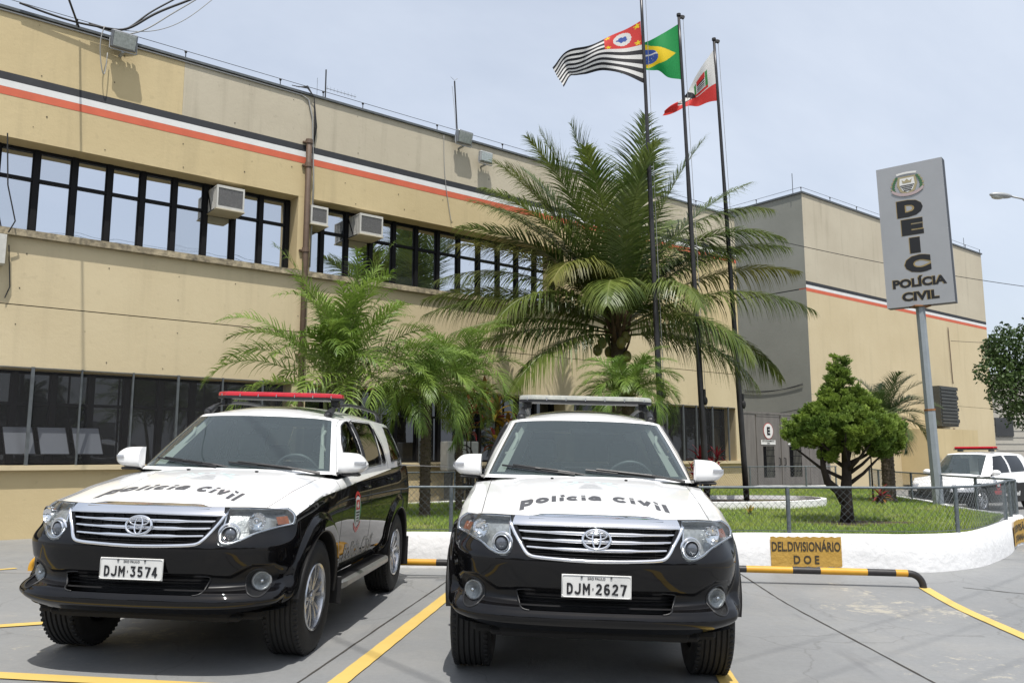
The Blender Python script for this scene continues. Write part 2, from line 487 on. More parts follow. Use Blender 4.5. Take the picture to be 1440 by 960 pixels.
# ---- yard of painted concrete
def yard_material():
    m = bpy.data.materials.new('yard_concrete'); m.use_nodes = True
    t = m.node_tree; b = t.nodes['Principled BSDF']; b.inputs['Specular IOR Level'].default_value = .4
    c = t.nodes.new('ShaderNodeTexCoord')
    def noise(scale, detail=6, rough=.6, dist=0, stretch=None, off=None):
        v = c.outputs['Object']
        if stretch:
            mp = t.nodes.new('ShaderNodeMapping'); mp.inputs['Scale'].default_value = stretch; mp.inputs['Rotation'].default_value = (0, 0, .1)
            if off: mp.inputs['Location'].default_value = off
            t.links.new(v, mp.inputs[0]); v = mp.outputs[0]
        n = t.nodes.new('ShaderNodeTexNoise'); n.inputs['Scale'].default_value = scale; n.inputs['Detail'].default_value = detail
        n.inputs['Roughness'].default_value = rough; n.inputs['Distortion'].default_value = dist; t.links.new(v, n.inputs['Vector']); return n.outputs['Fac']
    def ramp(src, *st):
        r = t.nodes.new('ShaderNodeValToRGB'); e = r.color_ramp.elements
        while len(e) < len(st): e.new(.5)
        for i, (p, col) in enumerate(st): e[i].position = p; e[i].color = (*col, 1)
        t.links.new(src, r.inputs[0]); return r.outputs[0]
    def mix(f, a, bb):
        x = t.nodes.new('ShaderNodeMix'); x.data_type = 'RGBA'; t.links.new(f, x.inputs['Factor']); t.links.new(a, x.inputs['A'])
        if isinstance(bb, tuple): x.inputs['B'].default_value = (*bb, 1)
        else: t.links.new(bb, x.inputs['B'])
        return x.outputs['Result']
    base = ramp(noise(.45, 8, .62, .4), (.30, (.195, .199, .200)), (.52, (.225, .229, .229)), (.74, (.258, .260, .256)))
    fine = ramp(noise(22, 6, .8), (.35, (.0, .0, .0)), (.75, (1, 1, 1)))
    def scale(f, k):
        n = t.nodes.new('ShaderNodeMath'); n.operation = 'MULTIPLY'; n.inputs[1].default_value = k; t.links.new(f, n.inputs[0]); return n.outputs[0]
    col = mix(scale(fine, .42), base, (.145, .148, .148))
    warm = ramp(noise(.9, 5, .6, .8), (.50, (0, 0, 0)), (.80, (1, 1, 1)))
    col = mix(scale(warm, .45), col, (.30, .285, .255))
    # paint worn through to the bare cement
    big = noise(.38, 3, .5); small = noise(6.5, 9, .82, .4)
    s1 = t.nodes.new('ShaderNodeMath'); s1.operation = 'MULTIPLY_ADD'; s1.inputs[1].default_value = .62; t.links.new(big, s1.inputs[0]); t.links.new(scale(small, .55), s1.inputs[2])
    worn = ramp(s1.outputs[0], (.685, (0, 0, 0)), (.705, (1, 1, 1)))
    col = mix(worn, col, (.36, .335, .28))
    spots = ramp(noise(48, 2, .5), (.77, (0, 0, 0)), (.79, (1, 1, 1)))
    col = mix(scale(spots, .7), col, (.10, .10, .10))
    tyre = ramp(noise(2.2, 4, .6, 0, (3.2, .35, 1)), (.60, (0, 0, 0)), (.82, (1, 1, 1)))
    col = mix(scale(tyre, .42), col, (.10, .10, .105))
    crack = t.nodes.new('ShaderNodeTexVoronoi'); crack.feature = 'DISTANCE_TO_EDGE'; crack.inputs['Scale'].default_value = .55
    wv = t.nodes.new('ShaderNodeMapping'); wn = t.nodes.new('ShaderNodeTexNoise'); wn.inputs['Scale'].default_value = 1.6; wn.inputs['Detail'].default_value = 6
    t.links.new(c.outputs['Object'], wn.inputs['Vector']); va = t.nodes.new('ShaderNodeMix'); va.data_type = 'RGBA'; va.inputs['Factor'].default_value = .32; t.links.new(c.outputs['Object'], va.inputs['A']); t.links.new(wn.outputs['Color'], va.inputs['B'])
    t.links.new(va.outputs['Result'], crack.inputs['Vector']); ck = ramp(crack.outputs['Distance'], (.0, (1, 1, 1)), (.0018, (0, 0, 0)))
    col = mix(scale(ck, .35), col, (.07, .068, .062))
    t.links.new(col, b.inputs['Base Color'])
    r2 = t.nodes.new('ShaderNodeMapRange'); r2.inputs['To Min'].default_value = .42; r2.inputs['To Max'].default_value = .72
    t.links.new(noise(3, 5), r2.inputs[0]); t.links.new(r2.outputs[0], b.inputs['Roughness'])
    bp = t.nodes.new('ShaderNodeBump'); bp.inputs['Strength'].default_value = .30; bp.inputs['Distance'].default_value = .012
    t.links.new(noise(30, 8, .75), bp.inputs['Height']); t.links.new(bp.outputs[0], b.inputs['Normal'])
    MATS['yard_concrete'] = m
yard_material()
mb = MB()
gx = np.concatenate([[-900, -200, -60, -30, -18], np.arange(-12, 14.1, .5), [18, 30, 60, 200, 900]]); gy = np.concatenate([[-900, -200, -60, -20, -8], np.arange(-4, 14.1, .5), [18, 26, 40, 70, 200, 900]])
mb.grid([[(x, y, float(gz(x, y)) * (1 if y > -8 else 0)) for y in gy] for x in gx], flip=True)
struct(mb.build('ground', 'yard_concrete', None, smooth=True))
# sawn joints between the slabs
mat('joint_dirt', (.045, .040, .034), .95, var=.4, vscale=30)
def ground_strip(name, m, pts, w, lift, jit=0.0, parent=None, n=60):
    P = np.array(pts, float); L = np.linalg.norm(P[1] - P[0]); d = (P[1] - P[0]) / L; nn = np.array([-d[1], d[0]])
    rows = []
    for i, t in enumerate(np.linspace(0, 1, n)):
        q = P[0] + d * L * t; j = (random.random() - .5) * jit
        a = q + nn * (w / 2 + j); b = q - nn * (w / 2 + (random.random() - .5) * jit)
        c_ = q + nn * j
        rows.append([(a[0], a[1], float(gz(*a)) + lift), (c_[0], c_[1], float(gz(*c_)) + lift + .0005), (b[0], b[1], float(gz(*b)) + lift)])
    o = MB().grid(rows).build(name, m, parent)
    return struct(o)
for pts in [((-1.56, 3.4), (-.60, 10.3)), ((2.73, 2.6), (2.70, 10.2)), ((-8.5, 10.45), (-2.4, 9.4)), ((-9.5, 5.6), (-4.6, 6.9)), ((4.95, 9.35), (9.5, 6.7)), ((6.3, 11.4), (12.5, 10.2))]:
    ground_strip('slab_joint', 'joint_dirt', pts, .014, .004, .006)
# yellow bay lines
m = mat('line_yellow', (.55, .38, .10), .65, color2=(.60, .43, .13), vscale=2.5)
t = m.node_tree; b_ = t.nodes['Principled BSDF']
def line(pts, w): return ground_strip('parking_line', 'line_yellow', pts, w, .008, .004)
line(((-1.32, 3.3), (-.60, 8.75)), .12)
line(((1.16, 3.3), (1.70, 8.9)), .12)
line(((3.72, 3.2), (4.50, 9.30)), .12)
line(((-5.2, 6.15), (-2.5, 6.62)), .0001) if False else None
line(((-7.3, 5.72), (-1.30, 5.08)), .13)
line(((-6.9, 9.6), (-6.1, 10.45)), .11)
line(((-6.4, 5.35), (-3.62, 6.85)), .12)

# ---- planter wall and lawn
mat('wall_whitewash', (.74, .74, .74), .85, var=.07, vscale=4, bump=1.0, bscale=14)
GARD = [(-3.2, 10.62), (-1.0, 10.53), (2.0, 10.45), (4.15, 10.34), (4.95, 10.22), (5.75, 10.55), (6.4, 11.2), (7.05, 12.0), (7.75, 13.0), (8.30, 13.75), (8.33, 14.7), (8.5, 16.1), (8.9, 17.6), (9.3, 20.2), (10.7, 24.8), (10.4, 26.9), (8.6, 26.9), (6.2, 25.2), (3.0, 22.6), (.5, 20.1), (-1.0, 18.2), (-2.6, 16.9), (-4.2, 15.5), (-4.6, 14.2)]
gp = np.array(GARD + [GARD[0]]); gs = np.r_[0, np.cumsum(np.linalg.norm(np.diff(gp, axis=0), axis=1))]
gfine = pchip(gs, gp, np.linspace(0, gs[-1], 260))[:-1]
tan_ = np.roll(gfine, -1, 0) - np.roll(gfine, 1, 0); tan_ /= np.linalg.norm(tan_, axis=1)[:, None]; gin = np.stack([-tan_[:, 1], tan_[:, 0]], 1)
mb = MB(); rows = []
for p, n_ in list(zip(gfine, gin)) + [(gfine[0], gin[0])]:
    w1 = .012 * math.sin(p[0] * 3.1 + p[1]) + .006 * math.sin(p[0] * 9)
    o_ = p - n_ * (.0 + w1 * .3); i_ = p + n_ * .15
    rows.append([(o_[0] - n_[0] * .015, o_[1] - n_[1] * .015, -.25), (o_[0] - n_[0] * .01, o_[1] - n_[1] * .01, .15), (*o_, .395 + w1 * .3), (*(p + n_ * .02), .425 + w1 * .3), (*(p + n_ * .07), .43 + w1 * .3), (*i_, .42), (*i_, .30)])
mb.grid(rows)
pw = mb.build('planter_wall', 'wall_whitewash', None, smooth=True, angle=45); tag(pw, 'low whitewashed planter wall curving round the lawn behind the parked cars', 'wall')
# painted yellow name fields on the wall
mat('sign_ochre', (.40, .235, .04), .8, color2=(.47, .29, .065), vscale=9, bump=.9, bscale=22)
mat('sign_ink', (.045, .035, .02), .8)
def wall_panel(name, label, s0, s1, lines, parent=None):
    """painted field following the wall's face; s = distance along the wall outline"""
    S_ = np.linspace(s0, s1, 24); P = pchip(gs, gp, S_); T_ = np.gradient(P, axis=0); T_ /= np.linalg.norm(T_, axis=1)[:, None]; O_ = np.stack([T_[:, 1], -T_[:, 0]], 1)
    r = thing(name, label, 'painted sign'); mb = MB(); rows = []
    for k, (p, o_) in enumerate(zip(P, O_)):
        z0, z1 = .035 + .006 * sin(k * 1.7), .392 + .008 * sin(k * 2.3)
        rows.append([(p[0] + o_[0] * (.022 - .0 * z), p[1] + o_[1] * .022, z) for z in np.linspace(z0, z1, 5)])
    mb.grid(rows); mb.build('painted_field', 'sign_ochre', r)
    mb = MB()
    for txt, zc_, size, frac in lines:
        V_, F_ = text_mesh(txt, size, .004, spacing=1.02)
        w_ = V_[:, 0].max() - V_[:, 0].min(); V_[:, 0] = (V_[:, 0] - (V_[:, 0].max() + V_[:, 0].min()) / 2) / w_
        out_ = []
        for v in V_:
            s_ = (s0 + s1) / 2 + v[0] * (s1 - s0) * frac
            p = pchip(gs, gp, [s_])[0]; p2 = pchip(gs, gp, [s_ + .01])[0]; d_ = (p2 - p) / .01; o_ = np.array([d_[1], -d_[0]]); o_ /= np.linalg.norm(o_)
            out_.append((p[0] + o_[0] * .026, p[1] + o_[1] * .026, zc_ + v[1]))
        mb.add(out_, F_)
    mb.build('lettering', 'sign_ink', r)
    return r
def s_at(x): return float(np.interp(x, gp[:11, 0], gs[:11]))
wall_panel('wall_sign', 'yellow painted field on the white wall lettered DEL.DIVISIONÁRIO DOE', s_at(3.17), s_at(4.02), [('DEL.DIVISIONÁRIO', .27, .155, .97), ('D O E', .115, .135, .36)])
wall_panel('wall_sign', 'yellow painted field at the right end of the white wall, half cut off', s_at(7.42), s_at(8.14), [('SUPERVISÃO', .27, .14, .9), ('S.TATIANA', .12, .13, .6)])

mat('soil', (.055, .032, .020), .95, var=.4, vscale=12, bump=.8, bscale=30)
mat('lawn_base', (.095, .155, .025), .95, color2=(.20, .165, .06), vscale=1.6, bump=.5, bscale=40)
mb = MB(); ring = [(*(p + n_ * .13), .395) for p, n_ in zip(gfine, gin)]
mb.poly(ring[::1]); lw = struct(mb.build('lawn', 'lawn_base', None))
# grass blades (geometry), denser near the wall that faces the camera
mat('grass_blade', (.14, .25, .032), .75, color2=(.30, .35, .075), vscale=1.1)
rng = np.random.RandomState(3)
def in_garden(x, y): return inpoly2(np.array([x]), np.array([y]))[0]
gl = np.array([(p + n_ * .16) for p, n_ in zip(gfine, gin)])
def inpoly2(a, b, poly=None):
    poly = gl if poly is None else poly; r = np.zeros(a.shape, bool)
    for i in range(len(poly)):
        x1, y1 = poly[i]; x2, y2 = poly[(i + 1) % len(poly)]
        r ^= ((y1 > b) != (y2 > b)) & (a < (x2 - x1) * (b - y1) / ((y2 - y1) if abs(y2 - y1) > 1e-9 else 1e-9) + x1)
    return r
N_ = 210000
yy = 10.4 + (rng.rand(N_)**1.7) * 15; xx = -3.5 + rng.rand(N_) * 14
mk = inpoly2(xx, yy) & ~(((xx - 4.95) / 1.0)**2 + ((yy - 12.35) / .42)**2 < (.65 + .5 * rng.rand(N_)))
patch = np.sin(xx * 2.1 + 1) * np.sin(yy * 1.7) + .6 * np.sin(xx * 5.3 + 2) * np.sin(yy * 4.1 + 1) + rng.rand(N_) * 1.1
mk &= patch > -.28
xx, yy = xx[mk], yy[mk]; n_ = len(xx)
h = (.035 + .045 * rng.rand(n_)) * (1 + .25 * np.sin(xx * 1.3) * np.sin(yy * 1.9)); w = .004 + .003 * rng.rand(n_); a = rng.rand(n_) * 2 * pi; ln = rng.rand(n_) * .045; la = rng.rand(n_) * 2 * pi
V = np.zeros((n_, 3, 3)); V[:, 0] = np.stack([xx - w * np.cos(a), yy - w * np.sin(a), np.full(n_, .394)], 1); V[:, 1] = np.stack([xx + w * np.cos(a), yy + w * np.sin(a), np.full(n_, .394)], 1)
V[:, 2] = np.stack([xx + ln * np.cos(la), yy + ln * np.sin(la), .394 + h], 1)
me = bpy.data.meshes.new('grass'); me.vertices.add(n_ * 3); me.vertices.foreach_set('co', V.ravel()); me.loops.add(n_ * 3); me.loops.foreach_set('vertex_index', np.arange(n_ * 3, dtype=np.int32))
me.polygons.add(n_); me.polygons.foreach_set('loop_start', np.arange(0, n_ * 3, 3, dtype=np.int32)); me.update(); me.validate(); me.materials.append(M('grass_blade'))
go = bpy.data.objects.new('grass', me); COL.objects.link(go); go['kind'] = 'stuff'; go['label'] = 'short green grass on the raised lawn'; 
# bare earth round the cypress and small raised bed round the flagpoles
mb = MB(); ring = []
for t in np.linspace(0, 2 * pi, 40)[:-1]: ring.append((4.95 + 1.05 * cos(t) * (1 + .12 * sin(3 * t)), 12.35 + .34 * sin(t) * (1 + .15 * cos(5 * t)), .405))
mb.poly(ring); struct(mb.build('bare_earth', 'soil', None))
bed = [(1.6, 15.2), (4.6, 15.5), (6.1, 16.4), (6.35, 17.1), (6.1, 17.9), (4.9, 18.1), (2.0, 17.9)]
bp_ = np.array(bed + [bed[0]]); bs = np.r_[0, np.cumsum(np.linalg.norm(np.diff(bp_, axis=0), axis=1))]; bf = pchip(bs, bp_, np.linspace(0, bs[-1], 80))
tb = np.gradient(bf, axis=0); tb /= np.linalg.norm(tb, axis=1)[:, None]; nb_ = np.stack([-tb[:, 1], tb[:, 0]], 1)
mb = MB(); mb.grid([[(*p, .38), (*p, .53), (*(p + n2 * .10), .535), (*(p + n2 * .10), .38)] for p, n2 in zip(bf, nb_)])
tag(mb.build('bed_edging', 'wall_whitewash', None), 'white edging of the raised bed that holds the flagpoles', 'edging')
mb = MB(); mb.poly([(*(p + n2 * .09), .45) for p, n2 in zip(bf[:-1], nb_)]); struct(mb.build('bed_soil', 'soil', None))

# ---- police station (long wing)
pb = thing('police_station', 'long two-storey tan police station with black, white and red stripe', 'building')
def wallpart(name, m, *boxes, parent=pb):
    mb = MB()
    for b in boxes: fbox(mb, *b)
    return mb.build(name, m, parent)
SL, SR = -9.0, 19.45
wallpart('base_wall', 'wall_tan', (SL, SR, .06, .5, -.3, 1.13))
wallpart('lower_sill', 'wall_tan_light', (SL, SR, -.05, .45, 1.133, 1.215))
wallpart('wall', 'wall_tan_light', (SL, SR, 0, .5, 2.84, 3.905))
wallpart('wall', 'wall_tan_light', (SL, SR, 0, .5, 3.922, 5.085))
wallpart('wall_joint', 'room_dark', (SL, SR, .018, .4, 3.904, 3.923))
wallpart('upper_sill', 'sill_weathered', (SL, 19.42, -.10, .46, 5.087, 5.205))
wallpart('upper_wall', 'wall_tan', (SL, SR, .001, .5, 6.81, 7.545))
wallpart('upper_wall', 'wall_tan', (SL, 1.96, .001, .5, 7.955, 9.08))
wallpart('upper_wall', 'wall_beige_grey', (1.962, SR, 0, .5, 7.955, 9.08))
wallpart('stripe', 'stripe_red', (SL, SR + .003, -.003, .5, 7.547, 7.688))
wallpart('stripe', 'stripe_white', (SL, SR + .003, -.003, .5, 7.690, 7.812))
wallpart('stripe', 'stripe_black', (SL, SR + .003, -.003, .5, 7.814, 7.953))
wallpart('coping', 'metal_grey', (SL, SR + .05, -.05, .6, 9.082, 9.13))
wallpart('roof', 'roof_felt', (SL, SR - .02, .5, 9.5, 8.9, 8.98))
wallpart('end_wall', 'wall_tan', (SR - .25, SR - .001, .5, 9.5, -.3, 9.08))
for s0, s1 in ((4.42, 4.72), (11.95, 12.25), (19.15, 19.448)):
    wallpart('pillar', 'wall_tan_light', (s0, s1, .002, .52, 1.216, 2.838))
    wallpart('pillar', 'wall_tan', (s0, s1, .002, .52, 5.206, 6.808))
wallpart('upper_wall', 'wall_tan', (12.26, 19.14, .003, .5, 5.207, 6.807))
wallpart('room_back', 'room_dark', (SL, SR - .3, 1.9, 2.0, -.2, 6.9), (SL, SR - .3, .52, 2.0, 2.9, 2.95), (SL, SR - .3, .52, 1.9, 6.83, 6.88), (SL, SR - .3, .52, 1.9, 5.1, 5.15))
# tie-rod holes
mb = MB()
for s_ in np.arange(-3, 19.2, 1.24):
    for z_ in (8.85, 8.15, 7.35, 6.98, 4.85, 4.2, 3.6, 3.0):
        if random.random() < .72:
            c = FP(s_ + random.uniform(-.22, .22), -.0045, z_ + random.uniform(-.12, .12)); k = random.uniform(.010, .019); mb.box(c, (k, .006, k), R=RF)
mb.build('tie_hole', 'room_dark', pb, kind='stuff')
# upper windows: one part per bay with its two panes
def window_bay(s0, s1, z0, zt, z1, e, pane='mirror_glass', m='frame_black', fr=.055, parent=pb, right=True):
    mb = MB()
    fbox(mb, s0 - .045, s0 + .045, e - .06, e + .03, z0, z1)
    if right: fbox(mb, s1 - .045, s1 + .045, e - .06, e + .03, z0, z1)
    a, b = s0 + .046, s1 - .046
    fbox(mb, a, b, e - .045, e + .025, z1 - fr, z1 - .001); fbox(mb, a, b, e - .045, e + .025, zt - fr * .5, zt + fr * .5); fbox(mb, a, b, e - .045, e + .025, z0 + .001, z0 + fr)
    # thin sash rebates
    for (q0, q1) in ((z0 + fr, zt - fr * .5), (zt + fr * .5, z1 - fr)):
        fbox(mb, a, a + .022, e - .02, e + .015, q0, q1); fbox(mb, b - .022, b, e - .02, e + .015, q0, q1)
    w = mb.build('window', m, parent)
    for (q0, q1) in ((z0 + fr, zt - fr * .5), (zt + fr * .5, z1 - fr)):
        tl = random.uniform(-.010, .010)
        mb = MB(); sA, sB = a + .022, b - .022; k = random.uniform(-.004, .004)
        mb.poly([FP(sA, e + .006 + k, q0), FP(sB, e + .006 - k, q0), FP(sB, e + .006 - k + tl * .3, q1), FP(sA, e + .006 + k + tl * .3, q1)])
        mb.build('pane', pane if pane != 'mirror_glass' else random.choice(['mirror_glass', 'mirror_glass', 'mirror_glass_dull', 'mirror_glass_clear']), w)
    return w
up1 = [-8.2, -7.6, -7.0, -6.4, -5.8, -5.2, -4.6, -4.0, -3.4, -2.8, -2.2, -1.6, -.98, -.368, .244, .841, 1.429, 2.021, 2.627, 3.2, 3.775, 4.36]
for a, b in zip(up1[:-1], up1[1:]): window_bay(a, b, 5.207, 6.25, 6.806, .45, right=(b == up1[-1]))
up2 = [4.78, 5.17, 5.764, 6.38, 6.985, 7.595, 8.21, 8.82, 9.432, 10.05, 10.66, 11.28, 11.89]
for a, b in zip(up2[:-1], up2[1:]): window_bay(a, b, 5.207, 6.25, 6.806, .45, right=(b == up2[-1]))
# lower windows
def low_bays(lst, e=.5):
    for a, b in zip(lst[:-1], lst[1:]): window_bay(a, b, 1.217, 2.27, 2.836, e, pane='dim_glass', fr=.05, right=(b == lst[-1]))
low_bays(list(np.arange(-8.9, 4.4, .605)) + [4.38]); low_bays(list(np.linspace(4.76, 11.9, 13))); low_bays(list(np.linspace(12.29, 19.1, 12)))
for s_ in (-1.75, -1.16, -.57, -.05, .49):        # top-hung sashes standing open
    mb = MB(); w_ = .45; z1_, z0_ = 1.87, 1.40; e0, e1 = .42, .16
    P4 = [FP(s_, e0, z1_), FP(s_ + w_, e0, z1_), FP(s_ + w_ + .05, e1, z0_), FP(s_ + .05, e1, z0_)]
    mb.poly(P4, 0); mb.tube(P4 + [P4[0]], .010, 4, 1); mb.cyl(FP(s_ + .02, .42, 1.62), FP(s_ + .03, .28, 1.60), .006, 5, 1)
    mb.build('open_sash', ['frosted_glass', 'frame_black'], pb)
# insect mesh screen in front of the lower windows
def screen_material():
    m = bpy.data.materials.new('wire_screen'); m.use_nodes = True; t = m.node_tree; t.nodes.clear()
    o = t.nodes.new('ShaderNodeOutputMaterial'); d = t.nodes.new('ShaderNodeBsdfDiffuse'); d.inputs[0].default_value = (.05, .05, .052, 1)
    tr = t.nodes.new('ShaderNodeBsdfTransparent'); mi = t.nodes.new('ShaderNodeMixShader')
    c = t.nodes.new('ShaderNodeTexCoord'); w1 = t.nodes.new('ShaderNodeTexWave'); w1.bands_direction = 'Z'; w1.inputs['Scale'].default_value = 14; w1.inputs['Distortion'].default_value = 0
    t.links.new(c.outputs['Object'], w1.inputs['Vector'])
    r = t.nodes.new('ShaderNodeMapRange'); r.inputs['To Min'].default_value = .26; r.inputs['To Max'].default_value = .40; t.links.new(w1.outputs['Fac'], r.inputs[0]); t.links.new(r.outputs[0], mi.inputs[0])
    t.links.new(tr.outputs[0], mi.inputs[1]); t.links.new(d.outputs[0], mi.inputs[2]); t.links.new(mi.outputs[0], o.inputs[0]); MATS['wire_screen'] = m
screen_material()
sc = thing('window_guard', 'grey wire screen on steel posts along the ground floor windows', 'window guard')
mb = MB(); mb.poly([FP(-8.9, .012, 1.24), FP(4.40, .012, 1.24), FP(4.40, .012, 2.83), FP(-8.9, .012, 2.83)]); mb.build('wire_mesh', 'wire_screen', sc)
mb = MB(); mb.poly([FP(12.28, .012, 1.24), FP(19.12, .012, 1.24), FP(19.12, .012, 2.83), FP(12.28, .012, 2.83)]); mb.build('wire_mesh', 'wire_screen', sc)
for s_, r_ in [(-7.9, .02), (-6.9, .03), (-5.9, .02), (-4.9, .02), (-3.9, .03), (-2.9, .02), (-1.9, .02), (-1.05, .02), (-.234, .034), (.524, .018), (1.371, .018), (2.165, .026), (3.0, .018), (3.8, .018), (5.6, .02), (6.5, .02), (7.5, .02), (8.5, .02), (9.6, .02), (10.7, .02), (13.0, .02), (14.0, .02), (15.0, .02), (15.9, .02), (16.62, .026), (17.22, .02), (17.98, .02), (18.75, .02)]:
    mb = MB(); mb.box(FP(s_, -.012, 2.04), (r_ * 1.6, .045, 1.66), R=RF); mb.build('post', 'metal_grey', sc)
mb = MB(); fbox(mb, -8.9, 19.1, -.02, .01, 2.845, 2.862); mb.build('top_rail', 'metal_grey', sc)

# rain pipe, conduit with wire on insulators along the roof edge
r = thing('rain_pipe', 'brown rain pipe running down the wall beside the upper windows', 'pipe')
mb = MB(); mb.tube([FP(4.57, -.10, .1), FP(4.57, -.10, 7.96), FP(4.57, -.04, 8.05)], .062, 12); mb.build('pipe', 'pipe_brown', r, smooth=True)
for z_ in (7.97, 7.45, 5.6, 3.4):
    mb = MB(); mb.cyl(FP(4.57, -.10, z_), FP(4.57, -.10, z_ + .09), .078, 12); mb.box(FP(4.57, -.03, z_ + .04), (.22, .05, .03), R=RF); mb.build('pipe_collar', 'pipe_brown', r)
def wire(name, label, pts, r_, m='cable_black', cat='cable', sag=0.0, n=24, parent=None):
    P = np.array(pts, float)
    if len(P) == 2:
        t = np.linspace(0, 1, n)[:, None]; Q = P[0] * (1 - t) + P[1] * t; Q[:, 2] -= sag * 4 * t[:, 0] * (1 - t[:, 0])
    else:
        s_ = np.r_[0, np.cumsum(np.linalg.norm(np.diff(P, axis=0), axis=1))]; Q = spline(s_, P, np.linspace(0, s_[-1], n))
    o = MB().tube(Q, r_, 5).build(name, m, parent, smooth=True)
    if parent is None: tag(o, label, cat)
    return o
lw_ = thing('lightning_wire', 'thin lightning wire on small insulators along the station roof edge', 'wire')
ps = [-6.9, -4.9, -2.9, -1.9, .019, 1.96, 3.91, 4.89, 5.86, 7.86, 9.85, 11.77, 13.7, 15.6, 17.5, 19.35]
for s_ in ps:
    mb = MB(); mb.cyl(FP(s_, -.02, 9.12), FP(s_, -.02, 9.24), .010, 6); mb.sphere(FP(s_, -.02, 9.25), .028, 8, 6); mb.build('insulator', 'cable_black', lw_)
wire('wire', '', [FP(s_, -.02, 9.27) for s_ in ps], .006, parent=lw_, n=80)
cd = tag(MB().tube([FP(-8, -.022, 9.045), FP(4.4, -.022, 9.045), FP(4.55, -.03, 8.98), FP(4.65, -.04, 8.6), FP(4.72, -.05, 7.2), FP(4.70, -.05, 5.3)], .016, 6).build('conduit', 'cable_grey', None, smooth=True), 'grey conduit under the roof edge turning down beside the rain pipe', 'conduit')
mb = MB()
for k in range(4):
    mb.tube([FP(4.3 - .05 * k, -.06, 9.18), FP(4.5, -.08, 9.26 - .02 * k), FP(4.66, -.07, 9.05), FP(4.69 + .02 * k, -.06, 8.4), FP(4.70, -.05, 8.0)], .009, 5)
tag(mb.build('cable_bundle', 'cable_black', None, smooth=True), 'loop of black cables over the roof edge above the rain pipe', 'cable')

# ---- window air conditioners
def ac(name, label, s0, s1, z0, z1, e0=-.34, flip=False):
    r = thing(name, label, 'air conditioner', group='air conditioners set in the upper windows')
    mb = MB(); f = .03
    fbox(mb, s0, s1, e0, .44, z0, z0 + .02, 0); fbox(mb, s0, s1, e0, .44, z1 - .02, z1, 0)
    for a, b in ((s0, s0 + f), (s1 - f, s1)): fbox(mb, a, b, e0, e0 + .05, z0 + .021, z1 - .021)
    fbox(mb, s0 + .004, s0 + .02, e0 + .35, .44, z0 + .021, z1 - .021); fbox(mb, s1 - .02, s1 - .004, e0 + .35, .44, z0 + .021, z1 - .021)
    fbox(mb, s0 + f, s1 - f, e0, e0 + .04, z0 + .021, z0 + .05); fbox(mb, s0 + f, s1 - f, e0, e0 + .04, z1 - .05, z1 - .021)
    for k in range(4):
        e_ = e0 + .07 + k * .07
        fbox(mb, s0 + .006, s0 + .018, e_, e_ + .035, z0 + .021, z1 - .021); fbox(mb, s1 - .018, s1 - .006, e_, e_ + .035, z0 + .021, z1 - .021)
    mb.build('casing', 'ac_white', r)
    mb = MB(); fbox(mb, s0 + f, s1 - f, e0 + .02, e0 + .06, z0 + .05, z1 - .05)
    for z_ in np.arange(z0 + .06, z1 - .06, .022): fbox(mb, s0 + f + .002, s1 - f - .002, e0 + .012, e0 + .02, z_, z_ + .008)
    mb.build('condenser', 'ac_fin', r)
    mb = MB(); fbox(mb, s0 - .015, s1 + .015, e0 - .015, .44, z0 - .024, z0 - .002); mb.build('tray', 'ac_tray', r)
    mb = MB(); mb.cyl(FP(s0 - .01, e0 + .3, z0 + .02), FP(s0 - .01, .40, z1 - .02), .012, 6); mb.cyl(FP(s0 - .01, e0 + .08, z0 - .01), FP(s0 - .01, .41, z0 - .01), .012, 6); mb.build('bracket', 'frame_black', r)
ac('air_conditioner', 'air conditioner left of the rain pipe, sticking out of the first window row', 2.67, 3.22, 6.20, 6.67, -.13)
ac('air_conditioner', 'air conditioner tucked half behind the rain pipe, on its right', 4.66, 5.05, 6.24, 6.64, -.12)
ac('air_conditioner', 'air conditioner in the second window row, farthest right of the three', 5.80, 6.37, 6.21, 6.67, -.15)

# ---- floodlights
mat('flood_grey', (.22, .23, .24), .4, .5, var=.15); mat('flood_glass', (.42, .45, .42), .12, .4, var=.25, vscale=20); 
def flood(label, s, z, w, e, tilt, sc_=1.0, m='flood_grey', lit=False):
    r = thing('floodlight', label, 'floodlight', group='floodlights on the parapet')
    Rm = RF @ rotx(tilt); c = np.array(FP(s, e, z)); d = .16 * sc_; h = w * .72
    mb = MB()
    mb.box(c, (w, d, h), R=Rm, bev=.02); 
    for k in range(5): mb.box(c + Rm @ np.array([-w * .4 + k * w * .2, d * .55, 0]), (.012, .05, h * .8), R=Rm)
    mb.build('housing', m, r)
    mb = MB(); mb.box(c + Rm @ np.array([0, -d / 2 - .008, 0]), (w * .86, .012, h * .80), R=Rm, bev=.004); mb.build('front_glass', 'flood_glass', r)
    mb = MB()
    for sx in (-1, 1): mb.tube([c + RF @ np.array([sx * w * .53, 0, 0]), c + RF @ np.array([sx * w * .53, .0, -h * .62]), c + RF @ np.array([sx * w * .30, 0, -h * .66])], .010, 5)
    mb.tube([c + RF @ np.array([-w * .5, 0, -h * .64]), c + RF @ np.array([w * .5, 0, -h * .64])], .011, 5); mb.box(c + RF @ np.array([0, -e / 2 - .0, -h * .68]), (.05, abs(e), .03), R=RF)
    mb.build('yoke', 'metal_pale', r)
    return r
flood('square floodlight near the top left corner with cables attached', .78, 9.00, .44, -.24, .38, 1.2)
flood('grey floodlight on the roof edge beside the thin mast', 8.50, 9.04, .44, -.22, .30, 1.0)
flood('smaller pale floodlight below the roof edge, lowest of the three', 9.18, 8.70, .38, -.20, .10, .7, 'metal_pale')

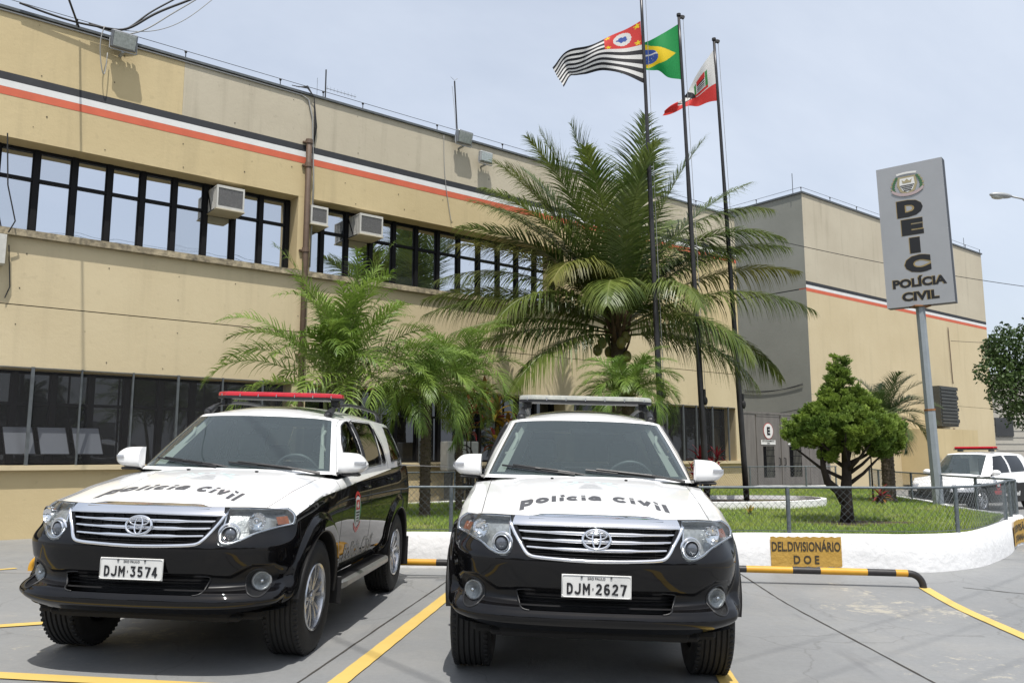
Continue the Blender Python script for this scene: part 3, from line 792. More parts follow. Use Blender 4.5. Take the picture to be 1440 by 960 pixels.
# antennas on the roof
r = thing('roof_antenna', 'television aerial with a short boom on the station roof', 'antenna')
mb = MB(); mb.cyl(FP(5.09, .3, 8.95), FP(5.09, .3, 9.95), .016, 6); mb.build('mast', 'cable_black', r)
mb = MB(); mb.cyl(FP(5.09, .3, 9.52), FP(5.75, .1, 9.42), .008, 5)
for k in range(9): c = np.array(FP(5.12 + .075 * k, .28 - .022 * k, 9.52 - .012 * k)); mb.cyl(c + (0, 0, -.05), c + (0, 0, .05), .003, 4)
mb.cyl(FP(4.89, .3, 9.0), FP(4.89, .3, 9.70), .006, 5); mb.build('boom', 'galvanised', r)
r = thing('roof_mast', 'thin lightning rod mast above the roof floodlight', 'mast')
mb = MB(); mb.cyl(FP(8.66, .25, 8.95), FP(8.57, .3, 10.7), .020, 6); mb.build('pole', 'cable_black', r)
mb = MB(); mb.tube([FP(8.60, .2, 9.0), FP(8.55, .24, 9.8), FP(8.50, .3, 10.55)], .005, 4); mb.tube([FP(8.45, .3, 10.78), FP(8.57, .3, 10.72), FP(8.66, .3, 10.8)], .005, 4); mb.build('stay_wire', 'cable_grey', r)
wire('wall_wire', 'thin grey wire hanging down the parapet left of the floodlight', [FP(8.05, -.03, 9.05), FP(8.1, -.03, 8.0), FP(8.3, -.03, 6.9)], .008, 'cable_grey')

# ---- second building
QO = np.array([11.02, 30.4]); s2 = float((QO - PO) @ U_); e2 = float((QO - PO) @ NI)
b2 = thing('tower_block', 'tall plain building with dark grey side and tan front behind the lawn', 'building')
def w2(name, m, a, b, c, d, z0, z1): return wallpart(name, m, (s2 + a, s2 + b, e2 + c, e2 + d, z0, z1), parent=b2)
w2('side_wall', 'wall_dark_grey', 0, .3, .002, 12, -.3, 7.56); w2('side_wall', 'wall_dark_grey', 0, .3, .002, 12, 7.60, 11.26); w2('side_joint', 'stripe_black', .012, .3, .01, 12, 7.56, 7.60)
w2('front_wall', 'wall_tan_light', .012, 15.7, 0, .3, -.3, 3.60); w2('front_wall', 'wall_tan_light', .012, 15.7, 0, .3, 3.615, 7.48); w2('wall_joint', 'room_dark', .02, 15.69, .012, .3, 3.60, 3.615)
w2('stripe', 'stripe_red', .008, 15.7, -.003, .3, 7.482, 7.61); w2('stripe', 'stripe_white', .008, 15.7, -.003, .3, 7.612, 7.73); w2('stripe', 'stripe_black', .008, 15.7, -.003, .3, 7.732, 7.87)
w2('parapet_wall', 'wall_beige_grey', .004, 15.7, 0, .3, 7.872, 11.26); w2('end_wall', 'wall_tan', 15.4, 15.71, .3, 12, -.3, 11.25)
w2('coping', 'metal_grey', -.05, 15.76, -.05, .35, 11.262, 11.33); w2('coping', 'metal_grey', -.05, .32, .36, 12, 11.262, 11.33); w2('roof', 'roof_felt', .3, 15.4, .3, 12, 11.0, 11.1)
w2('canopy_block', 'wall_tan', 6.4, 10.4, -1.4, -.003, .2, 2.45)
def f2p(s, e, z): return FP(s2 + s, e2 + e, z)
mb = MB()
for a, b in (((-.01, .3, 4.02), (-.01, 2.9, 3.86)), ((-.01, .3, 3.98), (-.01, 2.9, 3.93)), ((-.01, .1, 3.15), (-.01, 3.4, 2.98))):
    p, q = np.array(f2p(*a)), np.array(f2p(*b)); t = np.linspace(0, 1, 20)[:, None]; Q = p * (1 - t) + q * t; Q[:, 2] -= .12 * 4 * t[:, 0] * (1 - t[:, 0]); Q[:, :2] -= U_ * .03; mb.tube(Q, .012, 5)
tag(mb.build('wall_cables', 'cable_black', None, smooth=True), 'sagging black cables across the dark grey side wall', 'cable')
r = thing('lightning_wire', 'thin lightning wire round the roof edge of the tall building', 'wire')
for s_, e_ in [(-.02, 6), (-.02, 4), (-.02, 2), (-.02, .0), (2, 0), (4, 0), (6, 0), (8, 0), (10, 0), (12, 0), (14, 0), (15.6, 0)]:
    mb = MB(); mb.cyl(f2p(s_, e_, 11.33), f2p(s_, e_, 11.46), .014, 5); mb.sphere(f2p(s_, e_, 11.47), .03, 6, 5); mb.build('insulator', 'cable_black', r)
mb = MB(); mb.tube([f2p(-.02, 6, 11.5), f2p(-.02, 0, 11.5), f2p(15.6, 0, 11.5)], .008, 4); mb.cyl(f2p(-.1, .3, 11.3), f2p(-.1, .3, 12.1), .012, 4); mb.cyl(f2p(14.6, .3, 11.3), f2p(14.6, .3, 12.0), .012, 4); mb.build('wire', 'cable_black', r)
r = thing('louvre_box', 'dark louvred ventilation box high on the tan wall', 'vent')
mb = MB(); c = (s2 + 8.9, s2 + 10.5, e2 - .6, e2 - .02, 2.62, 4.35); fbox(mb, *c); mb.build('box', 'vent_dark', r)
for k in range(11):
    z_ = 2.72 + k * .148
    mb = MB(); fbox(mb, s2 + 8.95, s2 + 10.45, e2 - .65, e2 - .605, z_, z_ + .09); mb.build('slat', 'vent_dark', r)
for z_ in (2.8, 3.3, 3.8, 4.2):
    mb = MB(); fbox(mb, s2 + 10.50, s2 + 10.65, e2 - .6, e2 - .45, z_, z_ + .14); mb.build('bracket', 'cable_black', r)
wire('wall_pipe', 'thin grey pipe down the tan wall beside the vent box', [f2p(11.4, -.05, 7.2), f2p(11.5, -.05, 4.6)], .02, 'pipe_brown')
wire('wall_pipe', 'brown pipe below the vent box down to the ground', [f2p(11.3, -.05, 2.6), f2p(11.3, -.05, .1)], .04, 'pipe_brown')

# ---- gate between the buildings
gt = thing('metal_gate', 'grey double metal gate with barred openings and round white signs', 'gate')
def gp_(name, m, *bx):
    mb = MB()
    for b in bx: fbox(mb, *b)
    return mb.build(name, m, gt)
mat('gate_grey', (.17, .155, .14), .65, .2, var=.22, vscale=5, stretch=(1, 1, .15))
gp_('gate_frame', 'gate_grey', (19.5, 24.9, .27, .34, 2.74, 2.80), (19.5, 19.58, .27, .34, .2, 2.74), (24.82, 24.9, .27, .34, .2, 2.74))
gp_('side_panel', 'gate_grey', (19.6, 20.56, .29, .33, .35, 2.73)); gp_('side_panel', 'gate_grey', (23.66, 24.80, .29, .33, .35, 2.73))
for (a, b, wl, wr) in ((20.60, 21.92, 20.93, 21.55), (21.98, 23.62, 22.42, 23.14)):
    lf = gp_('gate_leaf', 'gate_grey', (a, wl, .285, .325, .42, 2.72), (wr, b, .285, .325, .42, 2.72), (wl, wr, .285, .325, 1.68, 2.72), (wl, wr, .285, .325, .42, .66), (a, b, .275, .284, 2.66, 2.70))
    mb = MB()
    for k in range(9): s_ = wl + (wr - wl) * (k + .5) / 9; mb.cyl(FP(s_, .29, .66), FP(s_, .29, 1.68), .014, 5)
    for z_ in (.85, 1.1, 1.35, 1.55): fbox(mb, wl, wr, .27, .275, z_, z_ + .02)
    mb.build('bar_grille', 'frame_black', lf)
    mb = MB(); fbox(mb, wl, wr, .60, .62, .66, 1.68); mb.build('opening_shade', 'room_dark', lf)
    h_ = b - .12 if a < 21 else a + .12
    mb = MB(); mb.tube([FP(h_, .28, 1.05), FP(h_, .22, 1.07), FP(h_, .22, 1.28), FP(h_, .28, 1.30)], .014, 6); mb.build('handle', 'frame_black', lf)
mat('sign_white', (.70, .69, .66), .5, var=.05); mat('sign_ring', (.42, .07, .06), .5)
for sc0 in (21.25, 22.78):
    sg = thing('no_parking_sign', 'round white sign with letter E on the left gate leaf' if sc0 < 22 else 'round white sign half hidden by the cypress on the right gate leaf', 'sign', group='round signs on the gate')
    for rr_, e_, m_ in ((.27, .276, 'sign_ring'), (.245, .270, 'sign_white')):
        mb = MB(); mb.prism([(rr_ * cos(t), rr_ * sin(t)) for t in np.linspace(0, 2 * pi, 33)[:-1]], 0, .006, lambda x, y, z: FP(sc0 + x, e_ + z, 2.18 + y)); mb.build('disc', m_, sg)
    V_, F_ = text_mesh('E', .34, .02); V_[:, 0] -= (V_[:, 0].max() + V_[:, 0].min()) / 2; V_[:, 1] -= (V_[:, 1].max() + V_[:, 1].min()) / 2
    mb = MB(); mb.add([FP(sc0 + v[0], .266, 2.18 + v[1]) for v in V_], F_); mb.build('letter', 'ink_black' if 'ink_black' in MATS else 'frame_black', sg)
for sc0 in (21.22, 22.75):
    sg = thing('notice_plate', 'small white notice plate under the round sign, ' + ('left' if sc0 < 22 else 'right') + ' gate leaf', 'sign', group='notice plates on the gate')
    mb = MB(); fbox(mb, sc0 - .40, sc0 + .40, .270, .278, 1.735, 1.885); mb.build('plate', 'sign_white', sg)
    mb = MB()
    for txt, zc in (('ESTACIONAMENTO', 1.845), ('DEIC', 1.775)):
        V_, F_ = text_mesh(txt, .075, .002); mb.add([FP(sc0 + v[0], .267, zc + v[1]) for v in V_], F_)
    mb.build('lettering', 'frame_black', sg)

# ---- far building and street beyond on the right
fb = thing('far_building', 'pale tiled building far off at the right edge', 'building')
mb = MB(); mb.box((31.2, 47, 2.6), (11, 4, 6.2)); mb.build('wall', 'far_wall', fb)
for k in range(2):
    mb = MB(); mb.box((26.65 + k * 2.2, 44.95, 2.9), (.95, .08, 1.0)); mb.build('window', 'dim_glass', fb)
for z_ in np.arange(.6, 5.6, .35):
    mb = MB(); mb.box((31.2, 44.99, z_), (11.02, .03, .02)); mb.build('course', 'cable_grey', fb)
# street side behind the photographer: wall, trees are added with the plants
ow = thing('street_wall', 'long plain garden wall on the far side of the street behind the yard', 'wall')
mb = MB(); mb.box((0, -21, 1.6), (70, .3, 3.4)); mb.build('wall', 'far_wall', ow)
mb = MB(); mb.box((0, -21, 3.34), (70.1, .4, .08)); mb.build('coping', 'metal_grey', ow)
road = MB().grid([[(x, y, .004) for y in (-19.5, -13)] for x in (-70, 70)]); mat('asphalt', (.05, .05, .052), .85, var=.2, vscale=4, bump=.4, bscale=60); struct(road.build('road', 'asphalt', None))
# ============================================================ CARS
mat('paint_white', (.86, .86, .85), .28, coat=1.0, var=.02, vscale=2)
mat('paint_black', (.003, .003, .004), .35, coat=.72, spec=.0, color2=(.0065, .006, .0058), vscale=5)
mat('chrome', (.80, .81, .83), .07, 1.0)
mat('chrome_satin', (.62, .63, .66), .2, 1.0)
mat('rubber', (.016, .016, .016), .78, var=.3, vscale=30, bump=.15, bscale=200)
mat('plastic_black', (.014, .014, .015), .42, bump=.1, bscale=300)
mat('plastic_grey', (.07, .072, .075), .5)
mat('satin_black', (.006, .006, .007), .36, spec=.35)
mat('rail_black', (.020, .021, .023), .45)
mat('dark_void', (.006, .006, .006), .9)
mat('alloy', (.50, .51, .53), .25, .9, var=.08, vscale=20)
mat('silver_board', (.42, .42, .41), .35, .8, var=.1, vscale=8)
mat('interior_dark', (.06, .062, .062), .8, var=.2, vscale=10)
mat('interior_beige', (.34, .33, .29), .85)
mat('seat_cloth', (.10, .105, .105), .9, var=.2, vscale=20)
mat('plate_white', (.62, .62, .60), .45, var=.06, vscale=14)
mat('ink_black', (.010, .010, .012), .5)
mat('ink_dark_grey', (.055, .055, .06), .45, color2=(.075, .075, .08), vscale=60)
mat('ink_grey', (.30, .31, .31), .4, color2=(.16, .165, .17), vscale=25)
mat('ink_teal', (.42, .62, .61), .5, color2=(.66, .76, .75), vscale=80)
mat('ink_pale_grey', (.52, .53, .53), .5, color2=(.38, .39, .40), vscale=60)
mat('ink_red', (.50, .03, .03), .4)
mat('ink_green', (.04, .22, .10), .4)
mat('ink_white', (.72, .72, .70), .4)
mat('amber', (.22, .065, .02), .25, coat=.5, var=.3, vscale=40, bump=.4, bscale=80)
mat('lens_inner', (.40, .41, .41), .33, .55, var=.3, vscale=38, bump=.35, bscale=90)
mat('projector_glass', (.10, .11, .13), .06, .3, coat=1)
mat('indicator_clear', (.42, .43, .45), .15, .3, coat=1)
mat('red_plastic', (.42, .006, .014), .16, coat=.6, var=.15, vscale=12)
mat('clear_plastic', (.42, .42, .37), .22, coat=.5, color2=(.28, .29, .26), vscale=22, bump=.2, bscale=60)
glass('windscreen_glass', (.66, .75, .73), 1.55, film=(.070, .40, .53, .55))
glass('tinted_glass', (.05, .055, .055), 1.6)
glass('lens_glass', (.90, .92, .92), 1.36)

def region_split(P, A, B, polys, h):
    """P grid (nu,nv,3); A,B 2D coordinates of the grid; polys {name: Nx2 polygon}. Grid points near an outline are slid onto it
    along the surface so that regions end in clean edges. Returns P and a face label array."""
    P = P.copy(); nu, nv = A.shape
    Pu = np.gradient(P, axis=0); Pv = np.gradient(P, axis=1)
    Au = np.gradient(A, axis=0); Av = np.gradient(A, axis=1); Bu = np.gradient(B, axis=0); Bv = np.gradient(B, axis=1)
    det = Au * Bv - Av * Bu
    det = np.where(np.abs(det) < 1e-12, 1e-12, det)
    bestd = np.full(A.shape, 1e9); qa = A.copy(); qb = B.copy()
    for nm, poly in polys.items():
        poly = np.asarray(poly, float)
        for i in range(len(poly)):
            p, q = poly[i], poly[(i + 1) % len(poly)]
            d = q - p; L2 = d @ d
            if L2 < 1e-12: continue
            t = np.clip(((A - p[0]) * d[0] + (B - p[1]) * d[1]) / L2, 0, 1)
            ca, cb = p[0] + t * d[0], p[1] + t * d[1]
            dist = np.hypot(A - ca, B - cb)
            m = dist < bestd
            bestd = np.where(m, dist, bestd); qa = np.where(m, ca, qa); qb = np.where(m, cb, qb)
    # local grid pitch
    pitch = np.minimum(np.hypot(Au, Bu), np.hypot(Av, Bv))
    pmax = np.maximum(np.hypot(Au, Bu), np.hypot(Av, Bv))
    thr = np.clip(.60 * np.maximum(pitch, .75 * pmax), 0, h)
    mv = bestd < thr
    da = np.where(mv, qa - A, 0); db = np.where(mv, qb - B, 0)
    du = (Bv * da - Av * db) / det; dv = (-Bu * da + Au * db) / det
    du = np.clip(du, -1, 1); dv = np.clip(dv, -1, 1)
    P = P + Pu * du[..., None] + Pv * dv[..., None]
    A2 = np.where(mv, qa, A); B2 = np.where(mv, qb, B)
    ca = (A2[:-1, :-1] + A2[1:, :-1] + A2[:-1, 1:] + A2[1:, 1:]) / 4
    cb = (B2[:-1, :-1] + B2[1:, :-1] + B2[:-1, 1:] + B2[1:, 1:]) / 4
    lab = np.full(ca.shape, '', dtype=object)
    for nm, poly in polys.items():
        lab[inpoly(ca, cb, poly)] = nm
    return P, lab, A2, B2

def inpoly(a, b, poly):
    poly = np.asarray(poly, float); r = np.zeros(a.shape, bool)
    for i in range(len(poly)):
        x1, y1 = poly[i]; x2, y2 = poly[(i + 1) % len(poly)]
        c = ((y1 > b) != (y2 > b)) & (a < (x2 - x1) * (b - y1) / ((y2 - y1) if abs(y2 - y1) > 1e-12 else 1e-12) + x1)
        r ^= c
    return r

def circle2(cx, cy, r, n=40, sy=1.0):
    a = np.arange(n) * 2 * pi / n
    return np.stack([cx + r * np.cos(a), cy + r * sy * np.sin(a)], 1)
def rounded(pts, r=.03, n=5):
    """round the corners of a polygon"""
    pts = [np.array(p, float) for p in pts]; o = []
    for i, p in enumerate(pts):
        a = pts[i - 1] - p; b = pts[(i + 1) % len(pts)] - p
        la, lb = np.linalg.norm(a), np.linalg.norm(b)
        rr = min(r, la * .45, lb * .45); s = p + a / la * rr; e = p + b / lb * rr
        for k in range(n + 1):
            t = k / n
            o.append((1 - t)**2 * s + 2 * t * (1 - t) * p + t * t * e)
    return np.array(o)

def sub_mesh(P, mask, mirror=True, sides=(1, -1), off=0.0, N=None):
    """faces of grid P selected by mask -> verts, faces (optionally for both sides of the car)"""
    ii, jj = np.nonzero(mask)
    nu, nv = P.shape[:2]
    Q = P if not off else P + N * off
    F = np.stack([ii * nv + jj, (ii + 1) * nv + jj, (ii + 1) * nv + jj + 1, ii * nv + jj + 1], 1)
    used, inv = np.unique(F, return_inverse=True); F = inv.reshape(F.shape)
    V = Q.reshape(-1, 3)[used]
    # keep faces looking outwards (away from the middle of the car)
    a_, b_, c_ = V[F[:, 0]], V[F[:, 1]], V[F[:, 3]]
    fn = np.cross(b_ - a_, c_ - a_); cc = (a_ + b_ + c_) / 3 - np.array([0, 2.3, .9])
    if (fn * cc * np.array([1, 1, .2])).sum() > 0: F = F[:, ::-1]
    outs = []
    for s in sides:
        VV = V.copy()
        if s < 0: VV[:, 0] *= -1
        outs.append((VV, F if s < 0 else F[:, ::-1]))
    return outs

def normals(P):
    Pu = np.gradient(P, axis=0); Pv = np.gradient(P, axis=1)
    n = np.cross(Pu, Pv); n /= np.linalg.norm(n, axis=2)[..., None] + 1e-12
    return n

def merge_center(me):
    bm = bmesh.new(); bm.from_mesh(me)
    bmesh.ops.remove_doubles(bm, verts=bm.verts, dist=0.0004)
    bmesh.ops.recalc_face_normals(bm, faces=bm.faces)
    for f in bm.faces: f.smooth = True
    bm.to_mesh(me); bm.free()

# ---- shape of the lower body: rows (bottom to top) wrapped round the car from the middle of the nose to the middle of the tail
WY0, WY1, WZ, TR = .905, 3.655, .388, .388
def sstep(t): t = np.clip(t, 0, 1); return t * t * (3 - 2 * t)

def suv_lower():
    #            frac   yc    K   Wfront Whood Wcab  Wrear
    rows = [(0.00, .085, .86, .845, .852, .835, .80),
            (0.07, .018, .80, .878, .880, .865, .86),
            (0.17, .008, .84, .886, .896, .885, .885),
            (0.235, .046, .96, .872, .896, .888, .89),
            (0.40, .040, 1.0, .872, .902, .900, .905),
            (0.55, .012, 1.0, .880, .908, .908, .91),
            (0.66, .010, 1.02, .882, .908, .910, .91),
            (0.76, .050, 1.08, .874, .903, .905, .90),
            (0.88, .085, 1.06, .850, .888, .893, .89),
            (0.96, .118, .98, .820, .858, .876, .875),
            (1.00, .148, .88, .795, .822, .858, .865)]
    fx = np.array([0, .20, .36, .52, .66, .765, .835]); fo = np.array([0, .006, .020, .052, .115, .205, .320])
    sy = np.array([.47, .70, .905, 1.15, 1.38, 1.8, 2.3, 2.8, 3.3, 3.655, 4.0, 4.3])
    sw = np.array([.975, .992, 1.0, 1.0, 1.0, 1., 1., 1., 1., 1., .992, .975])
    ztf = [1.005, 1.005, 1.006, 1.008, 1.008, 1.002, .996]
    zts = [1.000, 1.040, 1.082, 1.118, 1.148, 1.175, 1.185, 1.198, 1.212, 1.222, 1.235, 1.245]
    zbf = [.365, .365, .365, .365, .368, .376, .390]
    zbs = [.405, .42, .43, .43, .43, .43, .43, .43, .43, .44, .47, .49]
    T = []
    for (f, yc, K, Wf, Wh, Wc, Wr) in rows:
        r = []
        for j, x in enumerate(fx):
            r.append((x * Wf / .87, yc + fo[j] * K, zbf[j] + f * (ztf[j] - zbf[j])))
        for j, y in enumerate(sy):
            t = sstep((y - 1.15) / .5); t2 = sstep((y - 3.6) / .7)
            w = (Wh * (1 - t) + Wc * t) * (1 - t2) + Wr * t2
            r.append((w * sw[j], y, zbs[j] + f * (zts[j] - zbs[j])))
        zb, zt = .50, 1.25
        for (xx, yy) in ((.93, 4.48), (.84, 4.60), (.60, 4.66), (.30, 4.69), (0, 4.70)):
            bulge = .05 * sin(pi * min(1, f * 1.3)) if f < .77 else 0
            r.append((xx * Wr * .94, yy - .10 * max(0, f - .3) + bulge * (yy > 4.5), zb + f * (zt - zb)))
        T.append(r)
    T = np.array(T)                       # rows, cols, 3
    ref = T[5]; d = np.r_[0, np.cumsum(np.linalg.norm(np.diff(ref, axis=0), axis=1))]
    fr = np.array([r[0] for r in rows])
    return T, d, fr

def build_grid(T, d, fr, us, vs):
    G = spline(fr, T, vs)                  # (nv, cols, 3)
    G = pchip(d, G.transpose(1, 0, 2), us)      # (nu, nv, 3)
    return G

def arch_flare(P, k=.030):
    """wheel-arch flares pushed out of the side"""
    for wy in (WY0, WY1):
        rho = np.hypot(P[..., 1] - wy, (P[..., 2] - WZ) * 1.0)
        side = sstep((P[..., 0] - .80) / .06)
        f = k * sstep((.560 - rho) / .050) * side
        P[..., 0] += f
    return P

def front_z(P): return P[..., 2]

def project_curve(bvh, pts, direction, off=.001):
    o = []
    dv = Vector(direction)
    for p in pts:
        hit, n, i, dist = bvh.ray_cast(Vector(p) - dv * 3, dv)
        if hit is None: continue
        if n.dot(dv) > 0: n = -n
        o.append(tuple(hit + n * off))
    return o

def bvh_of(P):
    nu, nv = P.shape[:2]
    F = [(i * nv + j, (i + 1) * nv + j, (i + 1) * nv + j + 1, i * nv + j + 1) for i in range(nu - 1) for j in range(nv - 1)]
    return BVHTree.FromPolygons([Vector(p) for p in P.reshape(-1, 3)], F)

def strip(mb, pts, w, nrm_up, mi=0):
    """thin raised strip (half-round) along a curve"""
    mb.tube(pts, w, 6, mi, True)

def drape(V, F, frame, bvh, direction, off=.0015, maxedge=.02):
    """flat lettering laid on a curved panel: V (x,y) -> frame -> ray cast along direction"""
    bm = bmesh.new()
    vs = [bm.verts.new(frame(v[0], v[1])) for v in V]
    for f in F:
        try: bm.faces.new([vs[i] for i in f])
        except ValueError: pass
    for it in range(5):
        es = [e for e in bm.edges if e.calc_length() > maxedge]
        if not es: break
        bmesh.ops.subdivide_edges(bm, edges=es, cuts=1)
    bmesh.ops.triangulate(bm, faces=bm.faces)
    dv = Vector(direction)
    for v in bm.verts:
        hit, n, i, d = bvh.ray_cast(v.co - dv * 3, dv)
        if hit is not None:
            if n.dot(dv) > 0: n = -n
            v.co = hit + n * off
    bm.verts.index_update()
    VV = [tuple(v.co) for v in bm.verts]; FF = [[v.index for v in f.verts] for f in bm.faces]
    bm.free()
    return VV, FF

def wheel_parts(radius=.388, width=.262, rimr=.222):
    t = MB(); h = width / 2
    prof = [(rimr + .004, -h + .022), (rimr + .03, -h + .008), (radius - .075, -h - .002), (radius - .03, -h + .006), (radius - .010, -h + .022), (radius - .002, -h + .040)]
    n = 5; xs = np.linspace(-h + .046, h - .046, n * 4 + 1)
    for i, x in enumerate(xs):
        prof.append((radius - (.011 if i % 4 in (2,) else 0), x))
        if i % 4 == 1: prof.append((radius, x + .0022))
        if i % 4 == 2: prof.append((radius - .011, x + .0035))
    prof.sort(key=lambda p: p[1] if False else 0)
    prof += [(radius - .002, h - .040), (radius - .010, h - .022), (radius - .03, h - .006), (radius - .075, h + .002), (rimr + .03, h - .008), (rimr + .004, h - .022),
             (rimr + .004, 0)]
    # axis along x : lathe about z then rotate
    R = np.array([[0, 0, 1], [0, 1, 0], [-1, 0, 0]])
    t.lathe(prof, 72, 0, R, closed=True)
    # shoulder blocks
    for k in range(60):
        a = 2 * pi * k / 60
        for sx in (-1, 1):
            c = np.array([sx * (h - .030), (radius - .010) * cos(a), (radius - .010) * sin(a)])
            t.box(c, (.026, .026, .022), R=np.array([[1, 0, 0], [0, cos(a), -sin(a)], [0, sin(a), cos(a)]]), bev=.004)
    r = MB()
    r.lathe([(rimr + .006, -h + .02), (rimr + .012, h - .012), (rimr + .006, h - .004), (rimr - .008, h - .012), (rimr - .014, h - .03), (rimr - .02, -h + .03)], 56, 0, R)
    # spokes : six pairs
    for k in range(6):
        for s in (-1, 1):
            a0 = 2 * pi * k / 6 + s * .10; a1 = 2 * pi * k / 6 + s * .20
            p0 = np.array([h - .040, .045 * cos(a0), .045 * sin(a0)]); p1 = np.array([h - .028, (rimr - .006) * cos(a1), (rimr - .006) * sin(a1)])
            dirn = (p1 - p0) / np.linalg.norm(p1 - p0); rad = np.cross((1, 0, 0), dirn); rad /= np.linalg.norm(rad)
            vs = []
            for (p, w, dep) in ((p0, .016, .036), ((p0 + p1) / 2 + np.array([.006, 0, 0]), .0135, .030), (p1, .017, .024)):
                vs += [p - rad * w - (dep, 0, 0), p - rad * w * .8 + (.0, 0, 0), p + rad * w * .8, p + rad * w - (dep, 0, 0)]
            F = []
            for q in range(2):
                for j in range(4):
                    F.append((q * 4 + j, q * 4 + (j + 1) % 4, q * 4 + 4 + (j + 1) % 4, q * 4 + 4 + j))
            F += [(3, 2, 1, 0), (8, 9, 10, 11)]
            r.add(vs, F)
    r.lathe([(.062, h - .085), (.060, h - .046), (.036, h - .034), (.034, h - .026), (0.001, h - .024)], 24, 0, R)
    for k in range(6):
        a = 2 * pi * (k + .5) / 6
        r.cyl((h - .06, .05 * cos(a), .05 * sin(a)), (h - .034, .05 * cos(a), .05 * sin(a)), .008, 8)
    b = MB()
    b.lathe([(rimr - .02, -h + .028), (.15, -h + .06), (0.001, -h + .06)], 32, 0, R)
    b.lathe([(.145, h - .11), (.145, h - .10), (.001, h - .10)], 32, 1, R)
    return t, r, b

def stroke_loop(mb, cx, cz, rx, rz, th, y, dep, n=48, mi=0, rot=0):
    """elliptical ring with rounded section, facing -y"""
    G = []
    a = np.linspace(0, 2 * pi, n + 1)
    for t in a:
        ring = []
        for q in np.linspace(0, 2 * pi, 9):
            rr = th * cos(q); 
            ring.append((cx + (rx + rr) * cos(t), y - dep * sin(q), cz + (rz + rr) * sin(t)))
        G.append(ring)
    mb.grid(G, mi)

def arc(cx, cy, rx, ry, a0, a1, n=12):
    return [(cx + rx * cos(radians(a)), cy + ry * sin(radians(a))) for a in np.linspace(a0, a1, n)]
# pen strokes for plate and bonnet letters, heights in units of the capital height
STROKES = {
 'D': ([([(.085, .04), (.085, .96)], 0), ([(.0, .915)] + arc(.22, .62, .30, .295, 90, 0, 7) + arc(.22, .38, .30, .295, 0, -90, 7) + [(.0, .085)], 0)], .60),
 'J': ([([(.50, 1.0), (.50, .35)] + arc(.26, .34, .24, .255, 0, -165, 9), 0)], .58),
 'M': ([([(.085, 0), (.085, 1)], 0), ([(.635, 0), (.635, 1)], 0), ([(.09, .93), (.36, .42), (.63, .93)], 0)], .72),
 '2': ([(arc(.30, .70, .215, .215, 165, -25, 10) + [(.06, .085), (.60, .085)], 0)], .60),
 '6': ([(arc(.30, .32, .215, .235, 0, 330, 14), 1), ([(.52, .86)] + arc(.33, .66, .245, .255, 75, 180, 6) + [(.085, .34)], 0)], .60),
 '7': ([([(0, .915), (.53, .915), (.24, 0)], 0)], .58),
 '3': ([([(.03, .915), (.50, .915), (.27, .58)] + arc(.28, .33, .23, .245, 75, -160, 9), 0)], .60),
 '5': ([([(.53, .915), (.12, .915), (.09, .52)] + arc(.28, .33, .23, .25, 115, -155, 9), 0)], .60),
 '4': ([([(.40, 0), (.40, 1.0)], 0), ([(.36, .96), (.07, .28), (.62, .28)], 0)], .64),
 '-': ([([(.02, .50), (.13, .50)], 0)], .15),
 'P': ([([(.17, -.25), (.17, 1.05)], 0), ([(.0, .90), (.60, .90)] + arc(.62, .62, .30, .28, 90, -90, 8) + [(.2, .34)], 0)], 1.05),
 'o': ([(arc(.5, .45, .40, .30, 0, 340, 16), 1)], 1.0),
 'l': ([([(.17, 0), (.17, 1.12)], 0)], .34),
 'í': ([([(.17, 0), (.17, .72)], 0), ([(.10, .98), (.42, 1.14)], 0)], .34),
 'i': ([([(.17, 0), (.17, .72)], 0), ([(.17, .90), (.17, 1.10)], 0)], .34),
 'c': ([(arc(.5, .45, .40, .30, 40, 320, 13), 0)], .92),
 'a': ([(arc(.42, .42, .34, .26, 0, 340, 14), 1), ([(.84, .0), (.84, .55)] + arc(.52, .60, .32, .24, 10, 140, 6), 0)], 1.0),
 'C': ([(arc(.58, .52, .46, .40, 35, 325, 14), 0)], 1.12),
 'v': ([([(.10, .86), (.52, .06)], 0), ([(.94, .86), (.50, .06)], 0)], 1.04),
 ' ': ([], .45),
}
def ribbon(pts, hw, closed=0):
    P = np.array(pts, float); n = len(P)
    L = []; R = []
    for i in range(n):
        a = P[(i - 1) % n] if (closed or i > 0) else P[i]; b = P[(i + 1) % n] if (closed or i < n - 1) else P[i]
        d = b - a; d /= np.linalg.norm(d) + 1e-9; nn = np.array([-d[1], d[0]])
        # keep thickness through corners
        if 0 < i < n - 1 or closed:
            d1 = P[i] - a; d1 /= np.linalg.norm(d1) + 1e-9; k = min(1.6, 1 / max(.5, abs(d1 @ d)))
        else: k = 1
        L.append(P[i] + nn * hw * k); R.append(P[i] - nn * hw * k)
    V = [(p[0], p[1], 0) for p in L] + [(p[0], p[1], 0) for p in R]
    m = n if closed else n - 1
    F = [(i, (i + 1) % n, n + (i + 1) % n, n + i) for i in range(m)]
    return V, F

